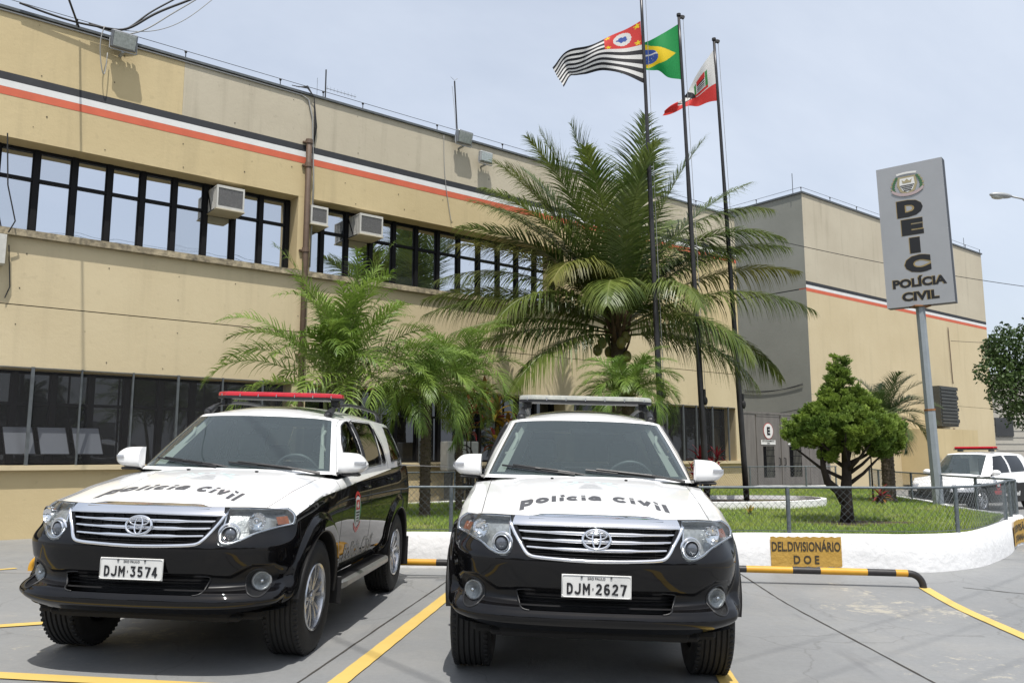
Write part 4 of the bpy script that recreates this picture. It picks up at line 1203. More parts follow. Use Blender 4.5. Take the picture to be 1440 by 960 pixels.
def make_suv(name, label, plate, bar, with_side=True):
    root = thing(name, label, 'police car', group='black and white police cars parked nose to the camera')
    T, d, fr = suv_lower()
    # ---- samples : fine at the nose
    us = np.concatenate([np.arange(0, 1.35, .0052), np.arange(1.35, d[-1] - 1.0, .011), np.linspace(d[-1] - 1.0, d[-1], 60)])
    vs = np.linspace(0, 1, 124)
    P = build_grid(T, d, fr, us, vs)
    P = arch_flare(P)
    fyy = P[..., 1]; fx_ = P[..., 0]; fz_ = P[..., 2]
    lo = .505 + .02 * (fx_ / .8)**2; hi = .655 - .10 * sstep((fx_ - .30) / .3) * 0
    hi = np.interp(fx_, [0, .42, .58, .70, .80, .86], [.612, .612, .60, .668, .668, .60])
    ins = sstep((fz_ - lo) / .016) * sstep((hi - fz_) / .020) * sstep((.845 - fx_) / .03) * (fyy < .45)
    P[..., 1] += .016 * ins * sstep((.84 - fx_) / .2); P[..., 0] -= .006 * ins * sstep((fx_ - .5) / .2)
    # crease over the lip and a swage under the lamps
    P[..., 1] -= .010 * np.exp(-((fz_ - .498) / .010)**2) * (fyy < .6) * sstep((.88 - fx_) / .1)
    A = np.repeat(us[:, None], len(vs), 1); B = P[..., 2].copy()
    refx = P[:, 78, 0]; refy = P[:, 78, 1]
    nf = int(np.argmax(refy > .47))
    def xu(x): return float(np.interp(abs(x), refx[:nf], us[:nf]))
    side = (refy > .3)
    def yu(y): return float(np.interp(y, refy[side][:int(len(refy[side]) * .8)], us[side][:int(len(refy[side]) * .8)]))
    X = lambda pts: np.array([(xu(p[0]), p[1]) for p in pts])
    Y = lambda pts: np.array([(yu(p[0]), p[1]) for p in pts])
    # outlines
    grille = X([(-.001, .970), (.30, .966), (.500, .960), (.475, .93), (.405, .82), (.385, .803), (.36, .795), (.18, .783), (-.001, .778)])
    grille[0, 0] = grille[-1, 0] = -.05
    chrome_band = X([(0, 1.10), (.30, 1.10), (.553, 1.10), (.550, 1.0), (.522, .958), (.30, .966), (0, .970)])
    chrome_band[0, 0] = chrome_band[-1, 0] = -.05
    lamp_pts = [(.557, 1.10), (.66, 1.10), (.74, 1.10), (.80, 1.10)]
    lamp = np.concatenate([X(lamp_pts), Y([(.455, 1.10), (.482, .985), (.470, .942), (.42, .898)]), X([(.80, .880), (.70, .850), (.62, .806), (.565, .784), (.515, .786), (.492, .815), (.496, .86), (.522, .94)])])
    lamp = rounded(lamp, .018, 4)
    fog = circle2(xu(.742), .556, .080, 44); fog[:, 0] = xu(.742) + (fog[:, 0] - xu(.742)) * 1.10
    intake = rounded(X([(.001, .598), (.40, .598), (.475, .590), (.44, .50), (.40, .487), (.001, .487)]), .02)
    intake = intake.copy(); intake[(intake[:, 0] < .05), 0] = -.05
    wheel0 = circle2(yu(WY0), WZ, .432, 80); wheel1 = circle2(yu(WY1), WZ, .432, 80)
    inset = rounded(X([(-.05, .605), (.44, .605), (.585, .60), (.66, .662), (.80, .662), (.835, .60), (.815, .525), (.60, .512), (-.05, .505)]), .02); inset[inset[:, 0] < .04, 0] = -.05
    white = np.concatenate([Y([(.46, .945), (.56, .965), (.80, 1.018), (1.0, 1.050), (1.9, 1.12), (3.5, 1.215), (4.3, 1.245)]), [(d[-1] + .1, 1.24), (d[-1] + .1, 1.6), (yu(.46), 1.6)]])
    polys = {'white': white, 'inset': inset, 'chrome_band': chrome_band, 'grille': grille, 'lamp': lamp, 'intake': intake, 'fog': fog, 'arch0': wheel0, 'arch1': wheel1}
    P2, lab, A2, B2 = region_split(P, A, B, polys, .011)
    N2 = normals(P2)
    if N2[5, 40, 1] > 0: N2 = -N2
    fa = (A2[:-1, :-1] + A2[1:, 1:]) / 2; fb = (B2[:-1, :-1] + B2[1:, 1:]) / 2
    # bumper / wing / door / rear split by outlines along the sides
    uF = yu(1.335)
    def band(u0, u1): return (fa >= u0) & (fa < u1)
    cut = np.isin(lab, ['grille', 'intake', 'fog', 'arch0', 'arch1', 'lamp'])
    isw = lab == 'white'
    def panel(nm, mask, mats, sides=(1, -1), parent=root, merge=True):
        mb = MB()
        for Vv, Ff in sub_mesh(P2, mask & isw & ~cut, sides=sides): mb.add(Vv, Ff, 0)
        for Vv, Ff in sub_mesh(P2, mask & ~isw & ~cut, sides=sides): mb.add(Vv, Ff, 1)
        if not mb.n: return None
        o = mb.build(nm, mats, parent)
        if merge: merge_center(o.data)
        return o
    # make panel lines land on grid columns
    def ucol(y): return us[int(np.argmin(np.abs(us - yu(y))))]
    uB = ucol(.50); c0, c1, c2 = ucol(1.44), ucol(2.42), ucol(3.30)
    cb = (lab == 'chrome_band')
    mb = MB()
    for Vv, Ff in sub_mesh(P2, cb, off=.004, N=N2): mb.add(Vv, Ff)
    o = mb.build('bonnet_trim', 'chrome', root); merge_center(o.data)
    mb = MB()
    for Vv, Ff in sub_mesh(P2, lab == 'inset'): mb.add(Vv, Ff)
    o = mb.build('bumper_insert', 'satin_black', root); merge_center(o.data)
    bump = (fa < uB) & ~cb & (lab != 'white') & (lab != 'inset')
    wingtop = (fa < uB) & (lab == 'white')
    panel('front_bumper', bump, ['paint_white', 'paint_black'])
    for sgn in (1, -1):
        panel('wing', ((fa >= uB) & (fa < c0)) | wingtop, ['paint_white', 'paint_black'], sides=(sgn,))
    sill_z = .52
    doors = []
    for sgn in (1, -1):
        for (a0, a1) in ((c0, c1), (c1, c2)):
            m_ = band(a0, a1)
            doors.append((sgn, a0, panel('door', m_, ['paint_white', 'paint_black'], sides=(sgn,))))
    panel('rear_body', fa >= c2, ['paint_white', 'paint_black'])
    # arch liners and flare lips
    for sgn in (1, -1):
        for wy in (WY0, WY1):
            mb = MB(); G = []; G2 = []
            for t in np.linspace(-.12 if wy == WY0 else -.2, pi + (-.06 if wy == WY0 else .1), 40):
                yy, z2 = wy + .433 * cos(t), WZ + .433 * sin(t)
                hit, n, i, dd = None, None, None, None
                x = float(np.interp(z2, [.3, .5, .75, .95], [.905, .925, .938, .93]))
                G.append([(sgn * (x + .004), yy, z2), (sgn * (x + .001), wy + .424 * cos(t), WZ + .424 * sin(t)), (sgn * (x - .02), wy + .428 * cos(t), WZ + .428 * sin(t)), (sgn * .52, wy + .435 * cos(t), WZ + .435 * sin(t))])
            mb.grid(G)
            mb.build('wheel_arch', 'plastic_black', root, smooth=True)
            G = [[(sgn * .60, wy + r_ * cos(t), WZ + r_ * sin(t)) for r_ in (.06, .436)] for t in np.linspace(-.05, pi - (.17 if wy == WY0 else -.03), 24)]
            mb2 = MB(); mb2.grid(G); mb2.build('arch_back', 'dark_void', root)
    # ---- bonnet
    na, nb = 60, 60
    front = P[:, -1]                                  # top row all round
    top = P[:, -1]
    iE = int(np.argmax(top[:, 1] > .44))
    fr_c = top[:iE + 1]; tt = np.linspace(0, 1, len(fr_c))
    iC = int(np.argmax(top[:, 1] > 1.47))
    ed = top[iE:iC + 1]
    bq = np.linspace(0, 1, nb); aq = np.linspace(0, 1, na)
    xs = fr_c[:, 0] / fr_c[-1, 0]
    c0f = np.stack([np.interp(bq, xs, fr_c[:, k]) for k in range(3)], 1)
    el = (ed[:, 1] - ed[0, 1]) / (ed[-1, 1] - ed[0, 1])
    d1 = np.stack([np.interp(aq, el, ed[:, k]) for k in range(3)], 1)
    cz = pchip([0, .08, .25, .5, .8, 1.0], np.array([[1.007], [1.026], [1.066], [1.118], [1.175], [1.208]]), aq)[:, 0]
    d0 = np.stack([np.zeros(na), .15 + (1.335 - .15) * aq, cz], 1)
    cw = np.stack([bq * d1[-1, 0], 1.335 + (d1[-1, 1] - 1.335) * bq**2.2, 1.208 + (d1[-1, 2] - 1.208) * bq**2.4], 1)
    G = np.zeros((na, nb, 3))
    for i, a in enumerate(aq):
        for k in (0, 1):
            lin = (1 - a) * c0f[:, k] + a * cw[:, k]
            G[i, :, k] = lin + (1 - bq) * (d0[i, k] - ((1 - a) * d0[0, k] + a * d0[-1, k])) + bq * (d1[i, k] - ((1 - a) * d1[0, k] + a * d1[-1, k]))
        crown = (1 - bq**2.6)
        e0 = c0f[:, 2]
        base = d1[i, 2] + (d0[i, 2] - d1[i, 2]) * crown
        w = np.clip(1 - a / .09, 0, 1)**3 * (1 - bq**8 * min(1, a * 60))
        G[i, :, 2] = base * (1 - w) + e0 * w
        # power bulge
        xx = np.abs(G[i, :, 0]); hb = .36 + .20 * a
        G[i, :, 2] += .012 * sstep((hb - xx) / .05) * sstep(a / .25) * (1 - .4 * a)
    bn = MB()
    bn.grid(G); Gm = G.copy(); Gm[..., 0] *= -1; bn.grid(Gm, flip=True)
    bonnet = bn.build('bonnet', 'paint_white', root); merge_center(bonnet.data)
    bv_hood = bvh_of(np.concatenate([Gm[:, ::-1], G[:, 1:]], 1))
    # ---- cabin
    base = [(0, 1.36, 1.200), (.30, 1.370, 1.200), (.54, 1.40, 1.199), (.715, 1.47, 1.197), (.775, 1.53, 1.195), (.812, 1.64, 1.180), (.836, 1.88, 1.175), (.847, 2.3, 1.183), (.848, 2.8, 1.196), (.842, 3.3, 1.210), (.836, 3.7, 1.222), (.822, 4.05, 1.235), (.790, 4.34, 1.243), (.71, 4.47, 1.248), (.58, 4.52, 1.25), (.3, 4.56, 1.25), (0, 4.57, 1.25)]
    topr = [(0, 2.03, 1.685), (.22, 2.04, 1.683), (.42, 2.065, 1.677), (.545, 2.10, 1.668), (.590, 2.14, 1.660), (.635, 2.23, 1.655), (.655, 2.40, 1.661), (.665, 2.62, 1.672), (.668, 2.95, 1.680), (.664, 3.35, 1.682), (.656, 3.7, 1.679), (.642, 3.98, 1.674), (.615, 4.22, 1.670), (.56, 4.34, 1.670), (.47, 4.38, 1.672), (.22, 4.41, 1.682), (0, 4.42, 1.69)]
    base, topr = np.array(base), np.array(topr)
    rws = []; frs = [0, .25, .5, .75, 1]
    for f in frs:
        r = base * (1 - f) + topr * f
        bl = 4 * f * (1 - f)
        nx = np.array([0, .03, .06, .1, .2, .6, 1, 1, 1, 1, 1, 1, .9, .5, .3, .1, 0])
        r[:, 0] += .026 * bl * nx
        ny = np.array([1, 1, .95, .8, .6, .2, 0, 0, 0, 0, 0, 0, -.2, -.6, -1, -1, -1])
        r[:, 1] -= .030 * bl * ny
        rws.append(r)
    TG = np.array(rws)
    dg = np.r_[0, np.cumsum(np.linalg.norm(np.diff(TG[2], axis=0), axis=1))]
    ug = np.concatenate([np.arange(0, dg[5], .014), np.arange(dg[5], dg[12], .013), np.linspace(dg[12], dg[-1], 70)])
    vg = np.linspace(0, 1, 44)
    Pg = build_grid(TG, dg, np.array(frs), ug, vg)
    Ag = Pg[..., 1].copy(); Bg = Pg[..., 2].copy()
    front_part = np.repeat((ug < dg[4] + .004)[:, None], len(vg), 1)
    Ag = np.where(front_part, -5 + np.repeat(ug[:, None], len(vg), 1), Ag)
    rear_part = np.repeat((ug > dg[13])[:, None], len(vg), 1)
    Ag = np.where(rear_part, 20 + np.repeat(ug[:, None], len(vg), 1), Ag)
    wf = rounded([(1.800, 1.222), (2.375, 1.243), (2.375, 1.642), (2.30, 1.640), (2.16, 1.600), (1.97, 1.45)], .035)
    wr = rounded([(2.435, 1.245), (3.08, 1.268), (3.13, 1.60), (3.10, 1.648), (2.435, 1.644)], .035)
    wq0 = rounded([(3.13, 1.27), (3.30, 1.278), (3.27, 1.42), (3.16, 1.62)], .03)
    wq = rounded([(3.56, 1.285), (4.20, 1.305), (4.10, 1.62), (4.05, 1.635), (3.72, 1.640)], .04)
    ws = np.array([(-5.2, 1.188), (-5 + dg[4] - .012, 1.188), (-5 + dg[4] - .012, 1.668), (-5.2, 1.674)])
    u_r0 = 20 + dg[14] - .06
    wb = np.array([(u_r0, 1.30), (30, 1.30), (30, 1.63), (u_r0 + .03, 1.63)])
    Pg2, labg, _, _ = region_split(Pg, Ag, Bg, {'wf': wf, 'wr': wr, 'wq0': wq0, 'wq': wq, 'wb': wb}, .009)
    ufc = (ug[:-1] + ug[1:]) / 2; vfc = (vg[:-1] + vg[1:]) / 2
    uw = ug[int(np.argmin(np.abs(ug - (dg[4] - .008))))]
    wsm = (ufc[:, None] < uw) & (vfc[None] > .035) & (vfc[None] < .955)
    isglass = (labg != '') | wsm
    Ng = normals(Pg2)
    if Ng[5, 20, 1] > 0: Ng = -Ng
    mb = MB()
    for Vv, Ff in sub_mesh(Pg2, ~isglass): mb.add(Vv, Ff)
    # black ceramic edge of the windscreen and rubber frames are separate
    cab = mb.build('cabin_shell', 'paint_white', root); merge_center(cab.data)
    mb = MB()
    for Vv, Ff in sub_mesh(Pg2, wsm & ((ufc[:, None] > uw - .045) | (vfc[None] < .10) | (vfc[None] > .945)), off=-.004, N=Ng): mb.add(Vv, Ff)
    o = mb.build('windscreen_border', 'plastic_black', root); merge_center(o.data)
    mb = MB()
    for Vv, Ff in sub_mesh(Pg2, wsm, off=-.002, N=Ng): mb.add(Vv, Ff)
    o = mb.build('windscreen', 'windscreen_glass', root); merge_center(o.data)
    mb = MB()
    for nm_ in ('wf', 'wr', 'wq0', 'wq'):
        for sgn in (1, -1):
            mb = MB()
            for Vv, Ff in sub_mesh(Pg2, labg == nm_, off=-.006, N=Ng, sides=(sgn,)): mb.add(Vv, Ff)
            if mb.n: mb.build('side_window', 'tinted_glass', root, smooth=True)
    mb = MB()
    for Vv, Ff in sub_mesh(Pg2, labg == 'wb', off=-.006, N=Ng): mb.add(Vv, Ff)
    mb.build('rear_window', 'tinted_glass', root, smooth=True)
    # window rubber frames and the black pillars between them
    bv_cab = {s_: bvh_of(np.concatenate([Pg2 * np.array([s_, 1, 1])], 0)) for s_ in (1, -1)}
    bv_low = {s_: bvh_of(P2 * np.array([s_, 1, 1])) for s_ in (1, -1)}
    for s_ in (1, -1):
        for pl in (wf, wr, wq0, wq):
            pts = [(s_ * 1.5, p[0], p[1]) for p in pl] + [(s_ * 1.5, *pl[0])]
            c = project_curve(bv_cab[s_], pts, (-s_, 0, 0), .0)
            if len(c) > 4: mb = MB(); mb.tube(c, .0075, 6); mb.build('window_seal', 'plastic_black', root, smooth=True)
        c = project_curve(bv_cab[s_], [(s_ * 1.5, 2.405, z_) for z_ in np.linspace(1.235, 1.646, 12)], (-s_, 0, 0), -.004)
        mb = MB(); mb.tube(c, .027, 6, flat=.35, up=(0, 1, 0)); mb.build('centre_pillar', 'plastic_black', root, smooth=True)
    # ---- roof
    nb = 26
    edge = Pg[:, -1]; L = len(edge)
    ysp = np.interp(np.linspace(0, 1, L), [0, dg[4] / dg[-1] * .8, dg[13] / dg[-1], 1], [2.03, 2.16, 4.33, 4.42])
    ysp = np.interp(edge[:, 1] + np.linspace(0, 1e-4, L), [2.03, 4.42], [2.03, 4.42])
    zc = pchip([2.03, 2.2, 2.5, 3.0, 3.6, 4.1, 4.42], np.array([[1.685], [1.728], [1.772], [1.792], [1.785], [1.755], [1.705]]), np.clip(ysp, 2.03, 4.42))[:, 0]
    bb = np.linspace(0, 1, nb)
    Rf = np.zeros((L, nb, 3))
    for j, b in enumerate(bb):
        Rf[:, j, 0] = edge[:, 0] * b; Rf[:, j, 1] = ysp * (1 - b) + edge[:, 1] * b
        Rf[:, j, 2] = edge[:, 2] + (zc - edge[:, 2]) * (1 - b**2.3)
    mb = MB(); mb.grid(Rf); Rm = Rf.copy(); Rm[..., 0] *= -1; mb.grid(Rm, flip=True)
    rf = mb.build('roof', 'paint_white', root); merge_center(rf.data)
    mb = MB()
    R2_ = Rf[::3, ::3] * np.array([.96, 1, 1]) - np.array([0, 0, .035]); mb.grid(R2_); R3 = R2_.copy(); R3[..., 0] *= -1; mb.grid(R3)
    mb.build('headlining', 'interior_beige', root, smooth=True)
    # rear spoiler
    mb = MB()
    mb.grid([[(x, 4.36 + .0 * x, 1.700 - .03 * x * x), (x, 4.50 - .05 * abs(x), 1.688 - .05 * x * x), (x, 4.505 - .05 * abs(x), 1.672 - .05 * x * x), (x, 4.36, 1.655 - .03 * x * x)] for x in np.linspace(-.55, .55, 12)])
    mb.build('spoiler', 'paint_white', root, smooth=True)
    # interior: dash, seats, wheel
    mb = MB(); mb.grid([[(x, 1.50, 1.15), (x, 1.56, 1.192), (x, 1.78, 1.185 + .01 * cos(x * 6)), (x, 1.92, 1.13), (x, 1.95, .8)] for x in np.linspace(-.72, .72, 14)])
    mb.build('dashboard', 'interior_dark', root, smooth=True)
    mb = MB()
    mb.box((0, 2.9, .50), (1.60, 3.2, .04)); mb.box((0, 4.40, .8), (1.5, .03, .8))
    for s_ in (-1, 1): mb.box((s_ * .80, 2.95, .84), (.02, 2.7, .62))
    mb.build('cabin_floor', 'interior_dark', root)
    for sx in (-.37, .37):
        mb = MB()
        mb.box((sx, 2.42, .72), (.50, .5, .16), bev=.05)
        mb.box((sx, 2.70, 1.02), (.48, .15, .56), R=rotx(-.22), bev=.06)
        mb.box((sx, 2.79, 1.42), (.27, .10, .20), R=rotx(-.15), bev=.04)
        mb.cyl((sx - .06, 2.77, 1.26), (sx - .06, 2.78, 1.36), .008); mb.cyl((sx + .06, 2.77, 1.26), (sx + .06, 2.78, 1.36), .008)
        mb.build('seat', 'seat_cloth', root, smooth=False)
    mb = MB(); mb.box((0, 3.60, .95), (1.25, .16, .60), R=rotx(-.2), bev=.06)
    for sx in (-.42, .42): mb.box((sx, 3.68, 1.34), (.25, .09, .16), bev=.035)
    mb.build('rear_seat', 'seat_cloth', root)
    mb = MB(); stroke_loop(mb, 0, 0, .188, .188, .014, 0, .014)
    V_ = np.concatenate(mb.v); mb.v = [V_ @ rotx(.42).T + np.array([.36, 1.98, 1.165])]
    mb.box((.36, 1.985, 1.165), (.13, .04, .10), R=rotx(.42), bev=.02); mb.box((.36, 1.985, 1.165), (.36, .018, .03), R=rotx(.42))
    mb.build('steering_wheel', 'plastic_grey', root, smooth=True)
    mb = MB(); mb.box((0, 2.13, 1.585), (.25, .03, .062), bev=.012); mb.cyl((0, 2.12, 1.60), (0, 2.06, 1.665), .012)
    mb.box((0, 2.062, 1.655), (.06, .012, .022)); mb.build('rear_view_mirror', 'plastic_black', root)
    for s_ in (-1, 1):       # grab handles on the pillars
        mb = MB(); mb.tube([(s_ * x, y, z) for x, y, z in ((.655, 1.80, 1.375), (.62, 1.835, 1.385), (.59, 1.88, 1.43), (.565, 1.95, 1.50), (.575, 2.0, 1.545))], .014, 8)
        mb.build('grab_handle', 'interior_beige', root, smooth=True)
        mb = MB(); mb.grid([[(s_ * (.715 - .20 * t), 1.545 + .60 * t, 1.205 + .45 * t), (s_ * (.655 - .175 * t), 1.60 + .60 * t, 1.205 + .45 * t)] for t in np.linspace(0, 1, 8)])
        mb.build('pillar_trim', 'interior_beige', root, smooth=True)
    # ---- grille
    def fy(x, z):            # surface of the nose
        j = int(np.argmin(np.abs(us - xu(x)))); col = P[j]
        return float(np.interp(z, col[:, 2], col[:, 1]))
    gr = thing_part('grille', root)
    mb = MB()
    xs_ = np.linspace(-.52, .52, 30)
    mb.grid([[(x, fy(x, .78) + .075, .76), (x, fy(x, .90) + .075, .99)] for x in xs_])
    for zz_ in np.arange(.79, .965, .0125):
        hw = float(np.interp(zz_, [.775, .80, .82, .962], [.30, .375, .40, .488]))
        G_ = [[(x, fy(x, zz_) + .035, zz_ + .002), (x, fy(x, zz_) + .030, zz_), (x, fy(x, zz_) + .07, zz_ - .002)] for x in np.linspace(-hw, hw, 24)]
        mb.grid(G_)
    for xx in np.arange(-.42, .43, .07):
        mb.box((xx, fy(xx, .87) + .06, .87), (.006, .03, .18), R=rotx(-.28))
    mb.build('grille_mesh', 'plastic_black', gr)
    for k, (z0_, hw, drop) in enumerate(((.925, .466, .004), (.882, .438, .006), (.838, .408, .008))):
        mb = MB(); G_ = []
        for x in np.linspace(-hw, hw, 41):
            t = abs(x) / hw; zz_ = z0_ - drop * (1 - t**2) ; th = .0130 * (1 - .35 * sstep((t - .45) / .2)) 
            y_ = fy(x, zz_) + .012 + .004 * t
            G_.append([(x, y_ + .02, zz_ + th), (x, y_ - .002, zz_ + th * .9), (x, y_ - .008, zz_ + th * .2), (x, y_ - .004, zz_ - th * .7), (x, y_ + .02, zz_ - th)])
        mb.grid(G_); mb.build('grille_bar', 'chrome', gr, smooth=True)
    mb = MB()
    loop = [(.512, .972), (.488, .925), (.452, .868), (.412, .812), (.392, .796), (.365, .789), (.25, .781), (.12, .776), (0, .774)]
    lp = [(-x, z) for x, z in loop] + [(x, z) for x, z in loop[::-1][1:]]
    lp = np.array(lp); sp = np.r_[0, np.cumsum(np.linalg.norm(np.diff(lp, axis=0), axis=1))]
    q = pchip(sp, lp, np.linspace(0, sp[-1], 90))
    mb.tube([(x, fy(x, z) + .004, z) for x, z in q], .0115, 10, flat=1.0)
    mb.build('grille_surround', 'chrome', gr, smooth=True)
    em = thing_part('emblem', gr); mb = MB()
    ey = fy(0, .89) - .012
    stroke_loop(mb, 0, .894, .081, .056, .0080, ey, .010)
    stroke_loop(mb, 0, .894, .024, .052, .0052, ey - .003, .006)
    stroke_loop(mb, 0, .918, .060, .0235, .0052, ey - .003, .006)
    V_ = np.concatenate(mb.v); c_ = np.array([0, ey, .888]); mb.v = [(V_ - c_) @ rotx(-.22).T + c_]
    bpy.data.objects.remove(em)
    mb.build('emblem', 'chrome', gr, smooth=True)
    # raised chrome centre on the bonnet edge
    mb = MB(); rows_ = []
    for x in np.linspace(-.40, .40, 41):
        k_ = float(sstep((.40 - abs(x)) / .09)); ya = fy(abs(x), 1.0) - .004
        r_ = [(x, ya, 1.000)]
        for q_ in np.linspace(0, 1, 5):
            yv = ya + .020 + .060 * k_ * q_ + .012
            h_ = bv_hood.ray_cast(Vector((x, yv, 2)), Vector((0, 0, -1)))[0]
            r_.append((x, yv, (h_.z if h_ else 1.02) + .0045 * (1 if q_ < .9 else -.4)))
        rows_.append(r_)
    mb.grid(rows_); mb.build('bonnet_chrome_lip', 'chrome', root, smooth=True)
    mb = MB()
    for pl_ in (intake, fog):
        for s_ in (1, -1):
            mb = MB()
            q_ = [(a_, b_) for a_, b_ in list(pl_) + [pl_[0]] if a_ > -.02] if pl_ is not fog else list(fog) + [fog[0]]
            c = np.array([pos_uv(us, P2, N2, max(a_, 0), b_, .0) for a_, b_ in q_]); c[:, 0] *= s_
            mb.tube(c, .0055, 6); mb.build('opening_rim', 'plastic_black', root, smooth=True)
    mb = MB(); mb.tube([(x, fy(x, .962) + .004, .9655 - .008 * abs(x)) for x in np.linspace(-.505, .505, 40)], .0065, 6); mb.build('grille_lip', 'chrome', gr, smooth=True)
    # ---- headlights
    for s_ in (1, -1):
        hl = thing_part('headlight', root)
        mb = MB()
        mk = lab == 'lamp'
        for Vv, Ff in sub_mesh(P2, mk, off=.003, N=N2, sides=(s_,)): mb.add(Vv, Ff)
        mb.build('lens', 'lens_glass', hl, smooth=True)
        mb = MB()
        for Vv, Ff in sub_mesh(P2, mk, off=-.050, N=N2, sides=(s_,)): mb.add(Vv, Ff)
        # walls of the bucket
        P3 = [(pa, pb) for pa, pb in lamp]
        from_uv = lambda a_, b_, off_: pos_uv(us, P2, N2, a_, b_, off_)
        ring = [[from_uv(a_, b_, .001), from_uv(a_, b_, -.052)] for a_, b_ in list(lamp) + [lamp[0]]]
        ring = np.array(ring); ring[..., 0] *= s_
        mb.grid(ring, 0)
        mb.build('reflector', 'lens_inner', hl, smooth=False)
        # grey bezel rim inside the lens
        mb = MB()
        ctr = lamp.mean(0)
        rim_ = [from_uv(ctr[0] + (a_ - ctr[0]) * .93, ctr[1] + (b_ - ctr[1]) * .90, -.006) for a_, b_ in list(lamp) + [lamp[0]]]
        rim_ = np.array(rim_); rim_[:, 0] *= s_
        mb.tube(rim_, .007, 6); mb.build('bezel', 'chrome_satin', hl, smooth=True)
        pc = np.array([s_ * .553, fy(.553, .853) + .012, .852])
        mb = MB(); stroke_loop(mb, 0, 0, .062, .062, .007, 0, .010); stroke_loop(mb, 0, 0, .047, .047, .004, -.004, .016)
        mb.v = [np.concatenate(mb.v) @ rotz(s_ * .35).T + pc]; mb.build('projector_ring', 'chrome', hl, smooth=True)
        mb = MB(); mb.sphere(pc + np.array([0, .012, 0]), (.043, .034, .043), 20, 12); mb.build('projector', 'projector_glass', hl, smooth=True)
        mc = np.array([s_ * .675, fy(.675, .93) + .035, .928])
        mb = MB()
        Rr = rotz(s_ * .55) @ rotx(pi / 2)
        mb.lathe([(.055, .040), (.046, .018), (.028, .004), (.014, 0), (.012, .02), (.001, .026)], 28, 0, Rr, mc)
        for kk in range(10):
            a_ = kk * 2 * pi / 10
            mb.box(mc + rotz(s_ * .55) @ np.array([.046 * cos(a_), -.016, .046 * sin(a_)]), (.006, .03, .006), R=rotz(s_ * .55))
        mb.build('main_bulb', 'chrome', hl, smooth=True)
        mb = MB()
        yb = np.array([xu(.80), 0])
        Gq = np.array([[from_uv(a_, b_ + .02 * (a_ - xu(.80)), -.020) for b_ in np.linspace(.905, .955, 5)] for a_ in np.linspace(xu(.815), yu(.36), 6)]); Gq[..., 0] *= s_
        mb.grid(Gq); mb.build('indicator_lamp', 'amber', hl)
        # fog lamp
        fl = thing_part('fog_lamp', root)
        fc = np.array([s_ * .742, fy(.742, .556), .556]); Rf_ = rotz(s_ * .42) @ rotx(pi / 2)
        mb = MB(); ring = np.array([[from_uv(a_, b_, .001), from_uv(a_, b_, -.004), tuple(np.array([abs(fc[0]), fc[1], fc[2]]) + rotz(.42) @ np.array([.064 * cos(t_), .028, .064 * sin(t_)]))] for (a_, b_), t_ in zip(list(fog) + [fog[0]], np.linspace(0, 2 * pi, 45))]); ring[..., 0] *= s_
        mb.grid(ring); mb.build('bezel', 'plastic_black', fl, smooth=True)
        mb = MB(); fc2 = fc + rotz(s_ * .42) @ np.array([0, .028, 0])
        mb.lathe([(.064, -.004), (.056, .006), (.048, .0), (.001, -.030)], 28, 0, Rf_, fc2); mb.build('reflector', 'lens_inner', fl, smooth=True)
        mb = MB(); mb.lathe([(.053, .004), (.035, .014), (.001, .019)], 28, 0, Rf_, fc2); mb.build('lens', 'lens_glass', fl, smooth=True)
        mb = MB(); mb.sphere(fc2 + rotz(s_ * .42) @ np.array([0, -.004, 0]), .014, 10, 8); mb.build('bulb', 'chrome', fl, smooth=True)
    # lower intake
    mb = MB()
    mb.grid([[(x, fy(x, .54) + .06, .47), (x, fy(x, .54) + .06, .61)] for x in np.linspace(-.49, .49, 20)])
    for zz_ in (.508, .530, .552, .574):
        hw = .455
        mb.grid([[(x, fy(x, zz_) + .03, zz_ + .006), (x, fy(x, zz_) + .012, zz_), (x, fy(x, zz_) + .05, zz_ - .006)] for x in np.linspace(-hw, hw, 20)])
    mb.build('lower_grille', 'plastic_black', root)
    mb = MB()
    mb.box((0, 1.4, .36), (1.15, 2.4, .12), bev=.03); mb.box((0, 2.4, .40), (1.3, 4.0, .06)); mb.box((0, .36, .33), (1.25, .30, .05), bev=.02)
    mb.tube([(-.45, .90, .33), (.45, .90, .33)], .05, 8); mb.tube([(-.7, 3.65, .36), (.7, 3.65, .36)], .06, 8)
    for s_ in (-1, 1): mb.box((s_ * .60, .33, .345), (.26, .12, .07), bev=.02)
    mb.grid([[(x, fy(x, .372) + .004, .374), (x, .55, .36), (x, .62, .36)] for x in np.linspace(-.83, .83, 30)])
    mb.build('underbody', 'dark_void', root)
    # ---- number plate
    pl = thing_part('number_plate', root)
    py = fy(0, .64) - .018
    mb = MB(); mb.box((0, py, .635), (.40, .006, .130), bev=.002); 
    mb.build('plate_board', 'plate_white', pl)
    mb = MB()
    pb = rounded([(-.196, .574), (.196, .574), (.196, .696), (-.196, .696)], .014, 4)
    mb.tube([(x, py - .004, z) for x, z in pb] + [(pb[0][0], py - .004, pb[0][1])], .0030, 6)
    mb.build('plate_frame', 'plate_white', pl, smooth=True)
    mb = MB(); x_ = 0; gl = []
    for ch in plate:
        g_, w_ = STROKES[ch]; gl.append((g_, x_)); x_ += w_ + .24
    tot = x_ - .24; sc = .338 / tot
    for g_, xo in gl:
        for k_, (st, cl) in enumerate(g_):
            V_, F_ = ribbon(st, .098, cl)
            mb.add([((v[0] + xo - tot / 2) * sc, py - .0062 - .0002 * k_, .590 + v[1] * .062) for v in V_], F_)
    mb.build('plate_lettering', 'ink_black', pl)
    V_, F_ = text_mesh('SÃO PAULO', .019, .0003, extrude=.0005)
    mb = MB(); mb.add([(v[0], py - .005 - v[2], .679 + v[1]) for v in V_], F_)
    mb.build('plate_state_name', 'plastic_grey', pl)
